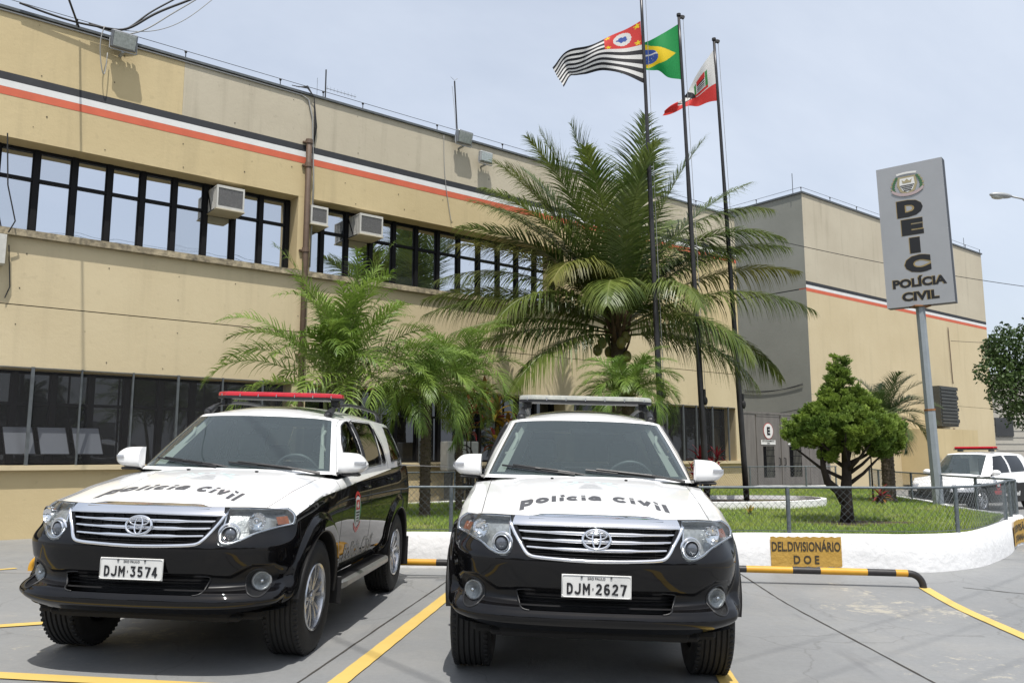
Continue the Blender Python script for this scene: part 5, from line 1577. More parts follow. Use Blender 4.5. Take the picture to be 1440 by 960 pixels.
    for x_ in (-.085, .085): mb = MB(); mb.cyl((x_, py, .686), (x_, py - .009, .686), .006, 8); mb.build('plate_bolt', 'plastic_grey', pl)
    mb = MB(); mb.box((0, py + .012, .635), (.30, .02, .10)); mb.build('plate_bracket', 'plastic_black', pl)
    # ---- mirrors
    for s_ in (1, -1):
        mi_ = thing_part('wing_mirror', root)
        mb = MB(); n1, n2 = 26, 16; G_ = []
        for i in range(n1 + 1):                     # shell: from inner edge to outer tip
            t = i / n1
            x = .825 + .222 * t
            top_ = 1.372 - .020 * t**2 - .070 * max(0, (t - .55) / .45)**2.2; bot_ = 1.196 + .014 * t + .055 * max(0, (t - .6) / .4)**2
            dpt = .105 * (1 - .15 * t) * (1 - max(0, (t - .8) / .2)**2 * .55)
            ring = []
            for j in range(n2 + 1):
                a = pi * j / n2                    # half section bulging forward
                ca, sa = cos(a), sin(a)
                zc_ = (top_ + bot_) / 2; hz = (top_ - bot_) / 2
                ring.append((s_ * x, 1.66 - dpt * abs(sa)**.65, zc_ + hz * np.sign(ca) * abs(ca)**.55))
            G_.append(ring)
        mb.grid(G_); 
        mb.poly([G_[0][j] for j in range(n2 + 1)]); mb.poly([G_[-1][j] for j in range(n2 + 1)])
        mb.build('mirror_shell', 'paint_white', mi_, smooth=True, angle=50)
        mb = MB(); mb.box((s_ * .915, 1.662, 1.285), (.165, .016, .14), bev=.008)
        mb.box((s_ * .915, 1.625, 1.195), (.15, .085, .022), bev=.010)
        mb.tube([(s_ * .79, 1.66, 1.185), (s_ * .86, 1.64, 1.20), (s_ * .92, 1.63, 1.21)], [.05, .035, .03], 8, flat=.6)
        mb.build('mirror_base', 'plastic_black', mi_)
        mb = MB(); mb.box((s_ * .915, 1.6715, 1.285), (.145, .003, .12)); mb.build('mirror_glass', 'chrome', mi_)
        mb = MB(); G_ = []
        for t in np.linspace(0, 1, 9):
            x = .955 + .087 * t; dpt = .1068 * (1 - .15 * (x - .825) / .222) * (1 - max(0, ((x - .825) / .222 - .8) / .2)**2 * .55)
            G_.append([(s_ * x, 1.655 - dpt, 1.275), (s_ * x, 1.652 - dpt, 1.292 - .0 * t), (s_ * x, 1.655 - dpt, 1.302)])
        mb.grid(G_); mb.build('mirror_indicator', 'indicator_clear', mi_, smooth=True)
    # ---- roof rails, light bar
    for s_ in (1, -1):
        mb = MB()
        pr = [(.545, 2.16, 1.690), (.543, 2.26, 1.735), (.541, 2.40, 1.775), (.541, 2.8, 1.812), (.541, 3.3, 1.820), (.541, 3.75, 1.808), (.541, 4.02, 1.785), (.545, 4.16, 1.70)]
        q = spline(np.arange(8.), np.array(pr), np.linspace(0, 7, 40)); rr = np.interp(np.linspace(0, 7, 40), [0, .7, 1.3, 5.7, 6.3, 7], [.040, .034, .019, .019, .026, .03])
        mb.tube(q * np.array([s_, 1, 1]), rr, 8, flat=.85)
        mb.box((s_ * .545, 2.22, 1.715), (.045, .20, .05), R=rotx(.35), bev=.012); mb.build('roof_rail', 'rail_black', root, smooth=True, angle=40)
    lb = thing_part('light_bar', root)
    if bar == 'red': lb.location = (.04, 0, 0)
    mb = MB(); hw = .575
    out_ = rounded([(-hw, 2.32), (-.46, 2.235), (.46, 2.235), (hw, 2.32), (hw, 2.42), (.46, 2.505), (-.46, 2.505), (-hw, 2.42)], .02, 3)
    zb_ = 1.826
    mb.prism(out_, zb_, zb_ + .022)
    for s_ in (-1, 1):
        mb.box((s_ * .50, 2.37, 1.805), (.07, .05, .06), bev=.01); mb.box((s_ * .52, 2.37, 1.79), (.03, .09, .05))
    mb.build('bar_base', 'plastic_black', lb)
    mb = MB()
    layers = [(1.0, zb_ + .023), (1.0, zb_ + .032), (.985, zb_ + .046), (.955, zb_ + .056), (.90, zb_ + .060)]
    c_ = np.array([0, 2.37]); G_ = []
    for k_, z_ in layers:
        G_.append([(x * (1 - (1 - k_) * .3), c_[1] + (y - c_[1]) * k_, z_) for x, y in list(out_) + [out_[0]]])
    mb.grid(G_); mb.poly(G_[-1][:-1])
    mb.build('bar_lens', 'red_plastic' if bar == 'red' else 'clear_plastic', lb, smooth=True, angle=35)
    mb = MB()
    for x_ in np.linspace(-.50, .50, 7):
        mb = MB(); mb.box((x_, 2.231, zb_ + .027), (.008, .010, .022), bev=.002); mb.build('bar_clip', 'chrome_satin', lb)
    # ---- wipers, washer nozzles
    bv_ws = bvh_of(np.concatenate([(Pg2 * np.array([-1, 1, 1]))[::-1], Pg2[1:]], 0))
    def ws_pt(x, f, off=.014):
        z = 1.200 + f * .46
        h_ = bv_ws.ray_cast(Vector((x, -1, z)), Vector((0, 1, 0)))[0]
        return np.array(h_) + np.array([0, -.6, .8]) * off
    for (x0, x1, f0, f1) in ((-.655, -.10, .17, .055), (-.02, .50, .13, .04)):
        wp = thing_part('wiper', root)
        pts = [ws_pt(x0 + (x1 - x0) * t, f0 + (f1 - f0) * t) for t in np.linspace(0, 1, 14)]
        mb = MB(); mb.tube(pts, .008, 6); mb.tube([p + np.array([0, -.004, .014]) for p in pts[2:11]], .007, 6); mb.build('wiper_blade', 'plastic_black', wp)
        mb = MB(); a_ = pts[6] + np.array([0, -.012, .012]); b_ = np.array([x1 + .22, 1.42, 1.205])
        mb.tube([a_, (a_ + b_) / 2 + np.array([0, -.016, .010]), b_], [.006, .009, .013], 6); mb.build('wiper_arm', 'plastic_black', wp)
    mb = MB(); mb.grid([[(x, 1.34 + .14 * (abs(x) / .74)**2.2, 1.208 - .03 * (abs(x) / .74)**2.4), (x, 1.40 + .16 * (abs(x) / .74)**2.4, 1.196 - .005 * (abs(x) / .74)**2)] for x in np.linspace(-.74, .74, 24)])
    mb.build('scuttle', 'plastic_black', root, smooth=True)
    for x_ in (-.27, .27):
        mb = MB(); hit = bv_hood.ray_cast(Vector((x_, 1.27, 3)), Vector((0, 0, -1)))[0]; mb.box(tuple(hit + Vector((0, 0, .006))), (.022, .03, .014), bev=.004); mb.build('washer_nozzle', 'plastic_black', root)
    # ---- panel gaps
    mb = MB()
    for s_ in (1, -1):
        for yy_, z0_, z1_ in ((1.44, .50, 1.175), (2.42, .47, 1.19), (3.30, .86, 1.208)):
            pts = [(s_ * 1.5, yy_ + (0.0 if z_ > .7 else 0), z_) for z_ in np.linspace(z0_, z1_, 30)]
            if yy_ == 3.30: pts = [(s_ * 1.5, 3.30 - .12 * sstep((.95 - z_) / .25) * 0, z_) for z_ in np.linspace(z0_, z1_, 30)]
            c = project_curve(bv_low[s_], pts, (-s_, 0, 0), -.0012); mb.tube(c, .0028, 5)
        c = project_curve(bv_low[s_], [(s_ * 1.5, y_, .475) for y_ in np.linspace(1.44, 3.15, 40)], (-s_, 0, 0), -.001); mb.tube(c, .003, 5)
        # bonnet shut line
        pts = []
        for t in np.linspace(0, 1, 40):
            pts.append((s_ * (.700 + .030 * t), .26 + 1.20 * t, 3))
        c = project_curve(bv_hood, pts, (0, 0, -1), -.0012); mb.tube(c, .0028, 5)
        # bumper to wing seam
        c = project_curve(bv_low[s_], [(s_ * 1.5, .505, z_) for z_ in np.linspace(.80, .93, 10)], (-s_, 0, 0), -.001)
        if len(c) > 3: mb.tube(c, .0025, 5)
        # door outline over the window frames
        arc = [(1.60, 1.19), (1.72, 1.30), (1.90, 1.45), (2.10, 1.60), (2.22, 1.652), (2.42, 1.664), (3.10, 1.664), (3.20, 1.64), (3.33, 1.45), (3.38, 1.22)]
        q = pchip(np.arange(len(arc)), np.array(arc), np.linspace(0, len(arc) - 1, 60))
        c = project_curve(bv_cab[s_], [(s_ * 1.5, a_, b_) for a_, b_ in q], (-s_, 0, 0), -.0012); mb.tube(c, .0028, 5)
    # bonnet front edge
    c = [tuple(p) for p in P2[:iE, -1]]
    mb.tube([(-p[0], p[1], p[2] + .001) for p in c[::-1]] + [(p[0], p[1], p[2] + .001) for p in c[1:]], .0032, 5)
    mb.build('panel_gap', 'dark_void', root)
    # ---- handles, running boards, flaps, badges
    for s_ in (1, -1):
        for y_ in (2.26, 3.20):
            c = project_curve(bv_low[s_], [(s_ * 1.5, y_ + t, 1.075 + (y_ - 2.26) * .045) for t in np.linspace(-.085, .085, 7)], (-s_, 0, 0), .022)
            dr = next(o_ for sg, a0, o_ in doors if sg == s_ and ((a0 == c0) == (y_ < 2.8)))
            mb = MB(); c = np.array(c); c[0, 0] -= s_ * .02; c[-1, 0] -= s_ * .02; mb.tube(c, .011, 8, flat=.8); mb.build('door_handle', 'paint_black', dr, smooth=True)
        rb = thing_part('running_board', root)
        mb = MB()
        sec = [(.78, .395), (.935, .392), (.955, .378), (.955, .345), (.93, .325), (.78, .335)]
        ys_ = [1.42, 1.46, 1.55, 3.02, 3.10, 3.13]
        G_ = [[(s_ * (x - (.06 if y_ in (1.42, 3.13) and x > .9 else .015 if y_ in (1.46, 3.10) and x > .9 else 0)), y_, z) for x, z in sec] for y_ in ys_]
        mb.grid(G_, 0); mb.poly(G_[0]); mb.poly(G_[-1]); mb.build('board_edge', 'silver_board', rb)
        mb = MB()
        for k_ in range(8): mb.box((s_ * (.795 + .016 * k_), 2.28, .398), (.009, 1.52, .008))
        mb.box((s_ * .85, 2.28, .3955), (.14, 1.56, .004)); mb.build('board_tread', 'plastic_black', rb)
        for y_ in (1.32, 4.07):
            mb = MB(); mb.box((s_ * .865, y_ + (.06 if y_ < 2 else 0), .335), (.17, .012, .20 if y_ < 2 else .30), bev=.004); mb.build('mud_flap', 'plastic_black', root)
    # ---- lettering on the bonnet
    mb = MB(); x_ = 0; gl = []
    for ch in 'Polícia Civil':
        g_, w_ = STROKES[ch]; gl.append((g_, x_)); x_ += w_ + .36
    tot = x_ - .36
    def hood_frame(x, y):
        xx = x / tot * .93 - .465
        t_ = (abs(xx) / .465)**2; return Vector((xx, .660 - .115 * t_ - (1 - y) * (.128 + .050 * t_), 1.5))
    for g_, xo in gl:
        for k_, (st, cl) in enumerate(g_):
            V_, F_ = ribbon(st, .195, cl)
            VV, FF = drape([(v[0] + xo, v[1], 0) for v in V_], F_, hood_frame, bv_hood, (0, 0, -1), .0018 + .0002 * k_, .012)
            mb.add(VV, FF)
    mb.build('bonnet_lettering', 'ink_dark_grey', root, kind='stuff')
    # faded crest on the bonnet
    mb = MB()
    def hoodring(fn, mi):
        V_, F_ = fn
        VV, FF = drape(V_, F_, lambda x, y: Vector((x, 1.02 - y, 1.5)), bv_hood, (0, 0, -1), .0018, .03); mb.add(VV, FF, mi)
    leaf = []; 
    for sg in (-1, 1):
        for k_ in range(7):
            t = k_ / 6
            cx_, cy_ = sg * (.10 + .10 * sin(t * 2.2)), -.06 + .20 * t - .02
            r_ = rotz(sg * (.9 - t))
            pts = [(-.012, 0), (0, .028), (.012, 0), (0, -.028)]
            hoodring(([(cx_ + (r_ @ np.array([p[0], p[1], 0]))[0], cy_ + (r_ @ np.array([p[0], p[1], 0]))[1], 0) for p in pts], [(0, 1, 2, 3)]), 0)
    hoodring(([(-.085, .09, 0), (.085, .09, 0), (.085, .115, 0), (-.085, .115, 0)], [(0, 1, 2, 3)]), 1)
    for k_ in range(4):
        hw_ = .078 - .012 * k_
        hoodring(([(-hw_, .06 - .035 * k_, 0), (hw_, .06 - .035 * k_, 0), (hw_, .078 - .035 * k_, 0), (-hw_, .078 - .035 * k_, 0)], [(0, 1, 2, 3)]), 1)
    rb_ = [(-.20 + .04 * i_, -.10 - .03 * cos((-.20 + .04 * i_) * 8), 0) for i_ in range(11)]
    for i_ in range(10):
        a_, b_ = rb_[i_], rb_[i_ + 1]; hoodring(([a_, b_, (b_[0], b_[1] + .018, 0), (a_[0], a_[1] + .018, 0)], [(0, 1, 2, 3)]), 2 if i_ % 2 else 0)
    mb.build('bonnet_crest', ['ink_teal', 'ink_pale_grey', 'ink_pale_grey'], root)
    # ---- side badge and lettering
    for s_ in (1, -1):
        mb = MB()
        def sidedecal(V_, F_, mi, off=.0018, yc=1.93, zc_=.90):
            VV, FF = drape(V_, F_, lambda x, y: Vector((s_ * 1.5, yc + s_ * x, zc_ + y)), bv_low[s_], (-s_, 0, 0), off, .03); mb.add(VV, FF, mi)
        sh = lambda k: [(-.062 * k, .085 * k, 0), (0, .10 * k, 0), (.062 * k, .085 * k, 0), (.066 * k, -.02 * k, 0), (.045 * k, -.08 * k, 0), (0, -.115 * k, 0), (-.045 * k, -.08 * k, 0), (-.066 * k, -.02 * k, 0)]
        for sg in (-1, 1):
            gl_ = [(sg * .070, .075, 0), (sg * .100, .045, 0), (sg * .105, -.02, 0), (sg * .085, -.08, 0), (sg * .050, -.115, 0), (sg * .066, -.03, 0)]
            sidedecal(gl_, [tuple(range(6))], 1)
        sidedecal(sh(1.12), [tuple(range(8))], 2, .0014)
        sidedecal([(-.055, .08, 0), (.055, .08, 0), (.06, 0, 0), (-.06, 0, 0)], [(0, 1, 2, 3)], 0, .0022)
        sidedecal([(-.012, .065, 0), (.012, .065, 0), (.020, .015, 0), (-.020, .015, 0)], [(0, 1, 2, 3)], 2, .0026)
        for k_ in range(4):
            hw_ = .058 - .010 * k_; z_ = -.015 - .024 * k_
            sidedecal([(-hw_, z_, 0), (hw_, z_, 0), (hw_ - .004, z_ - .013, 0), (-hw_ + .004, z_ - .013, 0)], [(0, 1, 2, 3)], 3, .0024)
        arc_ = [(.095 * sin(t), .075 + .075 * cos(t), 0) for t in np.linspace(-1.25, 1.25, 9)] + [(.065 * sin(t), .075 + .048 * cos(t), 0) for t in np.linspace(1.25, -1.25, 9)]
        sidedecal(arc_, [tuple(range(18))], 0, .0022)
        rib = [(-.115, -.09, 0), (-.07, -.125, 0), (0, -.15, 0), (.07, -.125, 0), (.115, -.09, 0), (.10, -.135, 0), (.06, -.165, 0), (0, -.19, 0), (-.06, -.165, 0), (-.10, -.135, 0)]
        sidedecal(rib, [tuple(range(10))], 0, .0022)
        mb.build('door_crest', ['ink_red', 'ink_green', 'ink_white', 'ink_black'], root)
        mb = MB(); V_, F_ = text_mesh('Polícia Civil', .17, .007, shear=.3)
        w_ = V_[:, 0].max() - V_[:, 0].min(); V_[:, 0] = (V_[:, 0] - (V_[:, 0].max() + V_[:, 0].min()) / 2) / w_ * 1.02
        sidedecal(V_, F_, 0, .0018, 2.10, .575); mb.build('side_lettering', 'ink_grey', root)
        mb = MB(); V_, F_ = text_mesh('A-5342', .085, .004)
        VV, FF = drape(V_, F_, lambda x, y: Vector((s_ * 1.5, 4.02 + s_ * x * .9, 1.262 + y)), bv_cab[s_], (-s_, 0, 0), .0018, .03); mb.add(VV, FF)
        mb.build('unit_number', 'ink_black', root)
    # ---- wheels
    tm, rm, bm_ = wheel_parts()
    tme, rme, bme = tm.mesh('tyre', 'rubber', True, 40), rm.mesh('rim', 'alloy', True, 40), bm_.mesh('brake', ['dark_void', 'plastic_grey'])
    for s_ in (1, -1):
        for wy in (WY0, WY1):
            w = thing_part('wheel', root); w.location = (s_ * .772, wy, WZ - .027)
            w.rotation_euler = (random.uniform(0, 1) if s_ > 0 else .6, 0, 0 if s_ > 0 else pi)
            link_copy(tme, 'tyre', w); link_copy(rme, 'rim', w); link_copy(bme, 'brake_disc', w)
    return root

def pos_uv(us, P, N, a, b, off):
    i = np.clip(np.searchsorted(us, a) - 1, 0, len(us) - 2); t = (a - us[i]) / (us[i + 1] - us[i])
    p = []
    for k in (i, i + 1):
        z = P[k, :, 2]; q = np.array([np.interp(b, z, P[k, :, c]) + off * np.interp(b, z, N[k, :, c]) for c in range(3)]); p.append(q)
    return tuple(p[0] * (1 - t) + p[1] * t)

def thing_part(name, parent):
    o = bpy.data.objects.new(name, None); COL.objects.link(o); o.parent = parent; o.empty_display_size = .1
    return o

suv_a = make_suv('police_suv', 'white and black police SUV with clear light bar and plate ending 2627', 'DJM-2627', 'clear')
suv_a.location = (.4665, 4.875, .0); suv_a.rotation_euler = (0, .027, -radians(2.95))
suv_b = make_suv('police_suv', 'white and black police SUV with red light bar, parked on the left', 'DJM-3574', 'red')
suv_b.location = (-2.350, 5.19, .057); suv_b.rotation_euler = (0, .028, -radians(3.7))
# ============================================================ PLANTS
def leaf_mat(name, c1, c2, rough=.5, trans=.25, vs=3.0):
    m = bpy.data.materials.new(name); m.use_nodes = True; t = m.node_tree; b = t.nodes['Principled BSDF']
    c = t.nodes.new('ShaderNodeTexCoord'); n = t.nodes.new('ShaderNodeTexNoise'); n.inputs['Scale'].default_value = vs; n.inputs['Detail'].default_value = 4
    t.links.new(c.outputs['Object'], n.inputs['Vector']); r = t.nodes.new('ShaderNodeValToRGB'); r.color_ramp.elements[0].position = .35; r.color_ramp.elements[1].position = .68
    r.color_ramp.elements[0].color = (*c1, 1); r.color_ramp.elements[1].color = (*c2, 1); t.links.new(n.outputs['Fac'], r.inputs[0]); t.links.new(r.outputs[0], b.inputs['Base Color'])
    b.inputs['Roughness'].default_value = rough; b.inputs['Specular IOR Level'].default_value = .4
    tl = t.nodes.new('ShaderNodeBsdfTranslucent'); t.links.new(r.outputs[0], tl.inputs[0]); mi = t.nodes.new('ShaderNodeMixShader'); mi.inputs[0].default_value = trans
    t.links.new(b.outputs[0], mi.inputs[1]); t.links.new(tl.outputs[0], mi.inputs[2]); t.links.new(mi.outputs[0], t.nodes['Material Output'].inputs[0]); MATS[name] = m
leaf_mat('coco_leaf', (.055, .095, .018), (.175, .215, .048), .34, .30, 1.2)
leaf_mat('coco_leaf_old', (.11, .13, .022), (.20, .19, .045), .45, .25, 1.5)
leaf_mat('areca_leaf', (.095, .165, .022), (.21, .30, .055), .42, .34, 2.0)
leaf_mat('date_leaf', (.095, .17, .03), (.21, .30, .06), .42, .34, 3.0)
leaf_mat('fan_leaf', (.050, .085, .022), (.105, .15, .045), .45, .22, 2.0)
leaf_mat('cypress_leaf', (.095, .165, .028), (.29, .39, .07), .6, .28, 3.2)
leaf_mat('tree_leaf', (.026, .055, .012), (.060, .10, .024), .45, .22, 1.0)
leaf_mat('ti_red', (.16, .010, .018), (.33, .03, .04), .35, .2, 5); leaf_mat('ti_green', (.06, .11, .02), (.20, .13, .03), .35, .25, 4); leaf_mat('ti_yellow', (.42, .33, .05), (.48, .22, .03), .4, .3, 4); leaf_mat('ti_bronze', (.16, .065, .015), (.24, .16, .03), .38, .25, 4)
mat('rachis', (.13, .15, .04), .5, var=.2, vscale=5); mat('rachis_old', (.24, .20, .07), .5)
mat('palm_trunk', (.105, .080, .055), .9, color2=(.055, .042, .03), vscale=14, stretch=(1, 1, 3), bump=.8, bscale=18)
mat('bark_dark', (.030, .021, .016), .9, var=.4, vscale=12, bump=.8, bscale=30)
mat('coconut', (.13, .15, .03), .5, color2=(.20, .15, .04), vscale=6); mat('palm_fibre', (.13, .075, .04), .95, color2=(.055, .035, .02), vscale=12, bump=1, bscale=25)
prng = np.random.RandomState(11)

def frond_mesh(name, L=4.0, el0=70, droop=70, npair=80, ll=.75, w=.045, start=.16, angle=42, hang=.5, mat_=('coco_leaf', 'rachis'), spread=0.0, rnd=.08, pw=1.5, vee=.35, side_bend=0.0, rr=.02, tipk=.55):
    """pinnate leaf growing from the origin along +x; angles in degrees"""
    n = 40; t = np.linspace(0, 1, n); el = radians(el0) - radians(droop) * t**pw
    dx = np.cos(el) * L / (n - 1); dz = np.sin(el) * L / (n - 1)
    P = np.zeros((n, 3)); P[1:, 0] = np.cumsum(dx[:-1]); P[1:, 2] = np.cumsum(dz[:-1]); P[:, 1] = side_bend * t**2 * L
    mb = MB(); mb.tube(P, np.interp(t, [0, .15, 1], [rr * 1.8, rr, rr * .18]), 5, 1, flat=.8)
    V = []; F = []
    ts = np.linspace(start, .995, npair)
    k = 0
    for s_ in (-1, 1):
        for tt in ts:
            tt = min(.999, max(start, tt + prng.uniform(-1, 1) * .3 / npair))
            i = tt * (n - 1); i0 = int(i); f = i - i0; p = P[i0] * (1 - f) + P[min(i0 + 1, n - 1)] * f
            e = np.interp(tt, t, el); T = np.array([cos(e), 0, sin(e)]); B = np.array([0, s_, 0.]); Nn = np.array([-sin(e), 0, cos(e)])
            a = radians(angle) * (1.15 - .55 * tt) + prng.uniform(-rnd, rnd)
            length = ll * (sin(pi * min(1, (tt - start) / (1 - start) * .80 + .16)))**.7 * (1 - tipk * max(0, tt - .7)) * prng.uniform(.85, 1.1)
            d = T * cos(a) + B * sin(a) + Nn * (vee + prng.uniform(-rnd, rnd) * (1 + spread * 8)); d /= np.linalg.norm(d)
            wd = w * prng.uniform(.8, 1.15); q = p.copy(); seg = 4
            side = np.cross(d, Nn); side /= np.linalg.norm(side) + 1e-9
            for j in range(seg + 1):
                fj = j / seg; ww = wd * (.45 + .55 * sin(pi * min(1, fj * 1.2 + .12))) * (1 - fj)**.6 / 2 + .001
                V.append(q - side * ww); V.append(q + side * ww)
                if j < seg:
                    F.append((k, k + 1, k + 3, k + 2)); k += 2
                    q = q + d * length / seg; d = d + np.array([0, 0, -hang * (fj + .35) * .55]); d /= np.linalg.norm(d)
            k += 2
    mb.add(V, F, 0)
    me = mb.mesh(name, list(mat_), False)
    return me

def place_frond(me, parent, z, az, roll=0.0, sc=1.0, off=0.0, name='frond'):
    a = radians(az)
    return link_copy(me, name, parent, (cos(a) * off, sin(a) * off, z), (radians(roll), 0, a), (sc, sc, sc))

def ringed_trunk(mb, h, r0, r1, bend=(0, 0), rings=26, seg=14, mi=0):
    z = np.linspace(0, h, rings * 2 + 1); t = z / h
    rad = r0 + (r1 - r0) * t + np.where(np.arange(len(z)) % 2 == 0, .0, .006 + .010 * r0) ; rad[0] *= 1.25; rad[1] *= 1.1
    mb.tube([(bend[0] * tt**1.5, bend[1] * tt**1.5, zz) for zz, tt in zip(z, t)], rad, seg, mi, up=(0, 1, 0))

# ---- the big coconut palm
cp = thing('coconut_palm', 'large coconut palm with arching fronds in front of the station wall', 'palm tree', (2.30, 17.4, .39))
mb = MB(); ringed_trunk(mb, 3.6, .20, .145, (-.05, 0), 24); mb.build('trunk', 'palm_trunk', cp, smooth=False)
mb = MB()
for k in range(34):
    a = k * 2.4; z = 3.15 + .028 * k; mb.tube([(.15 * cos(a) - .05, .15 * sin(a), z), (.24 * cos(a) - .05, .24 * sin(a), z + .22), (.30 * cos(a) - .05, .30 * sin(a), z + .45)], [.055, .045, .03], 5, flat=.5)
mb.build('leaf_bases', 'palm_fibre', cp)
for k in range(7):
    a = k * 1.9; rr_ = .24 + .07 * (k % 3); mb = MB(); mb.sphere((rr_ * cos(a) - .12, rr_ * sin(a) - .12, 3.05 + .13 * (k % 4)), (.10, .10, .13), 12, 8); mb.build('coconut', 'coconut', cp, smooth=True)
# az (0 = right, -90 = towards the yard), start elevation, droop, length, leaflet hang, old?
CF = [(-88, 87, 10, 4.35, .28, 0), (178, 77, 16, 4.7, .30, 0), (190, 84, 12, 4.5, .25, 0), (5, 83, 14, 4.5, .28, 0), (80, 82, 20, 4.5, .3, 0), (150, 72, 30, 4.4, .4, 0),
      (185, 66, 34, 4.3, .55, 0), (172, 60, 44, 4.2, .7, 0), (195, 55, 62, 4.1, .9, 0), (-172, 47, 56, 4.0, .95, 1), (178, 30, 52, 4.3, 1.5, 0), (190, 24, 50, 4.2, 1.6, 0), (200, 12, 36, 3.7, 1.9, 0), (170, 10, 40, 3.8, 1.7, 0),
      (-128, 66, 128, 2.9, 1.1, 1), (-100, 50, 120, 2.7, 1.2, 0), (-60, 45, 110, 2.9, 1.3, 0), (4, 72, 84, 4.5, 1.0, 0), (-14, 66, 96, 4.2, 1.2, 0), (20, 60, 70, 4.0, 1.0, 0), (6, 40, 52, 4.4, 1.35, 1), (-8, 30, 62, 4.1, 1.6, 0), (12, 16, 76, 3.9, 1.6, 0),
      (-20, 2, 62, 3.1, 1.9, 0), (215, 0, 62, 3.1, 1.9, 0), (100, 50, 60, 4.0, .9, 0), (130, 35, 70, 3.9, 1.2, 0), (55, 35, 70, 3.9, 1.2, 0), (-150, 36, 95, 3.4, 1.3, 0), (-40, 20, 90, 3.2, 1.6, 0), (60, 66, 50, 4.3, .6, 0), (205, 74, 34, 4.3, .4, 0), (178, 70, 28, 4.5, .45, 0), (0, 77, 26, 4.3, .4, 0), (10, 68, 46, 4.2, .7, 0), (160, 64, 46, 4.1, .7, 0), (200, 60, 50, 4.1, .8, 0), (-60, 76, 46, 3.9, .6, 0), (-115, 74, 50, 3.9, .6, 0), (30, 55, 64, 4.0, .9, 0), (182, 40, 62, 4.1, 1.2, 0), (-3, 52, 66, 4.1, 1.2, 0)]
for k, (az, el, dr, L, hg, old) in enumerate(CF):
    me = frond_mesh('frond', L * 1.0, el, dr, 112, 1.12, .036, .11, 60, hg * 1.15 + .22, ('coco_leaf_old', 'rachis_old') if old else ('coco_leaf', 'rachis'), rnd=.12, pw=1.3, vee=.18 if hg < 1 else .0, side_bend=prng.uniform(-.05, .05), rr=.022)
    place_frond(me, cp, 3.50 + .35 * sin(radians(max(0, el))), az, prng.uniform(-12, 12), off=.10)

# ---- areca palm behind the left car : several stems, leaves all round
ap = thing('areca_palm', 'bushy bright green areca palm in front of the rain pipe', 'palm tree', (-2.62, 12.6, .39))
for k in range(7):
    if k in (1, 3, 5): continue
    a = k * .9 + .3; mb = MB(); x0, y0 = .14 * cos(a), .14 * sin(a); mb.tube([(x0, y0, 0), (x0 * 1.4, y0 * 1.4, 1.0), (x0 * 2.2, y0 * 2.2, 2.4)], [.040, .032, .026], 8); mb.build('stem', 'rachis', ap, smooth=True)
for k in range(58):
    az = k * 137.5; t_ = k / 58; el = 88 - 62 * t_**1.1 + prng.uniform(-7, 7); L = prng.uniform(1.55, 2.25); dr = 50 + 60 * t_ + prng.uniform(-15, 25)
    me = frond_mesh('frond', L, el, dr, 32, .46, .027, .22, 55, 1.15, ('areca_leaf', 'rachis'), rnd=.20, pw=1.7, vee=.30, rr=.008, side_bend=prng.uniform(-.12, .12), tipk=.3)
    a = radians(az); st = k % 7; aa = st * .9 + .3
    link_copy(me, 'frond', ap, (.22 * cos(aa), .22 * sin(aa), 1.75 + .65 * (1 - t_) * prng.uniform(.3, 1)), (radians(prng.uniform(-25, 25)), 0, a))
# ---- small date palms
def date_palm(name, label, loc, h, nf, L, ll, mats, elr=(15, 80), trunk=.075, w=.018, group=None, np_=46, hang=.8, drs=(58, 45)):
    p = thing(name, label, 'palm tree', loc)
    if h > .1:
        mb = MB(); ringed_trunk(mb, h, trunk * 1.15, trunk, (0, 0), max(5, int(h / .09)), 12)
        for k in range(int(h * 60)):
            a = k * 2.4; z = h * k / (h * 60); r_ = trunk * 1.02; mb.box((r_ * cos(a), r_ * sin(a), z), (.03, .035, .05), R=rotz(a) @ roty(.5))
        mb.build('trunk', 'palm_trunk', p)
    for k in range(nf):
        t = k / nf; el = elr[1] - (elr[1] - elr[0]) * t + prng.uniform(-6, 6)
        me = frond_mesh('frond', L * prng.uniform(.88, 1.08), el, drs[0] + drs[1] * t + prng.uniform(-8, 8), np_, ll, w, .12, 48, hang, mats, rnd=.14, pw=1.3, vee=.30, rr=.008, tipk=.4)
        place_frond(me, p, h + .05 * (1 - t), k * 137.5 + prng.uniform(-8, 8), prng.uniform(-15, 15), off=trunk * .5)
    return p
date_palm('date_palm', 'small date palm with thin trunk and weeping light green fronds between the cars', (-1.40, 13.5, .39), 1.95, 40, 1.45, .42, ('date_leaf', 'rachis'), (8, 86), .075, .017, hang=1.3, np_=46, drs=(95, 50))
date_palm('areca_palm', 'feathery palm behind the small date palm, leaning over the red leaved plants', (-.95, 15.0, .39), 2.25, 28, 1.60, .44, ('date_leaf', 'rachis'), (10, 86), .05, .019, np_=38, hang=1.2, drs=(80, 55))
date_palm('date_palm', 'low bushy date palm behind the light bar of the middle car', (2.05, 14.6, .39), 2.0, 36, 1.15, .38, ('date_leaf', 'rachis'), (10, 84), .10, .018, hang=1.2, np_=44, drs=(90, 50))
date_palm('date_palm', 'date palm with dark trunk beside the tall sign post', (8.05, 17.9, .39), 1.75, 32, 1.10, .38, ('fan_leaf', 'rachis'), (-20, 80), .115, hang=.7)

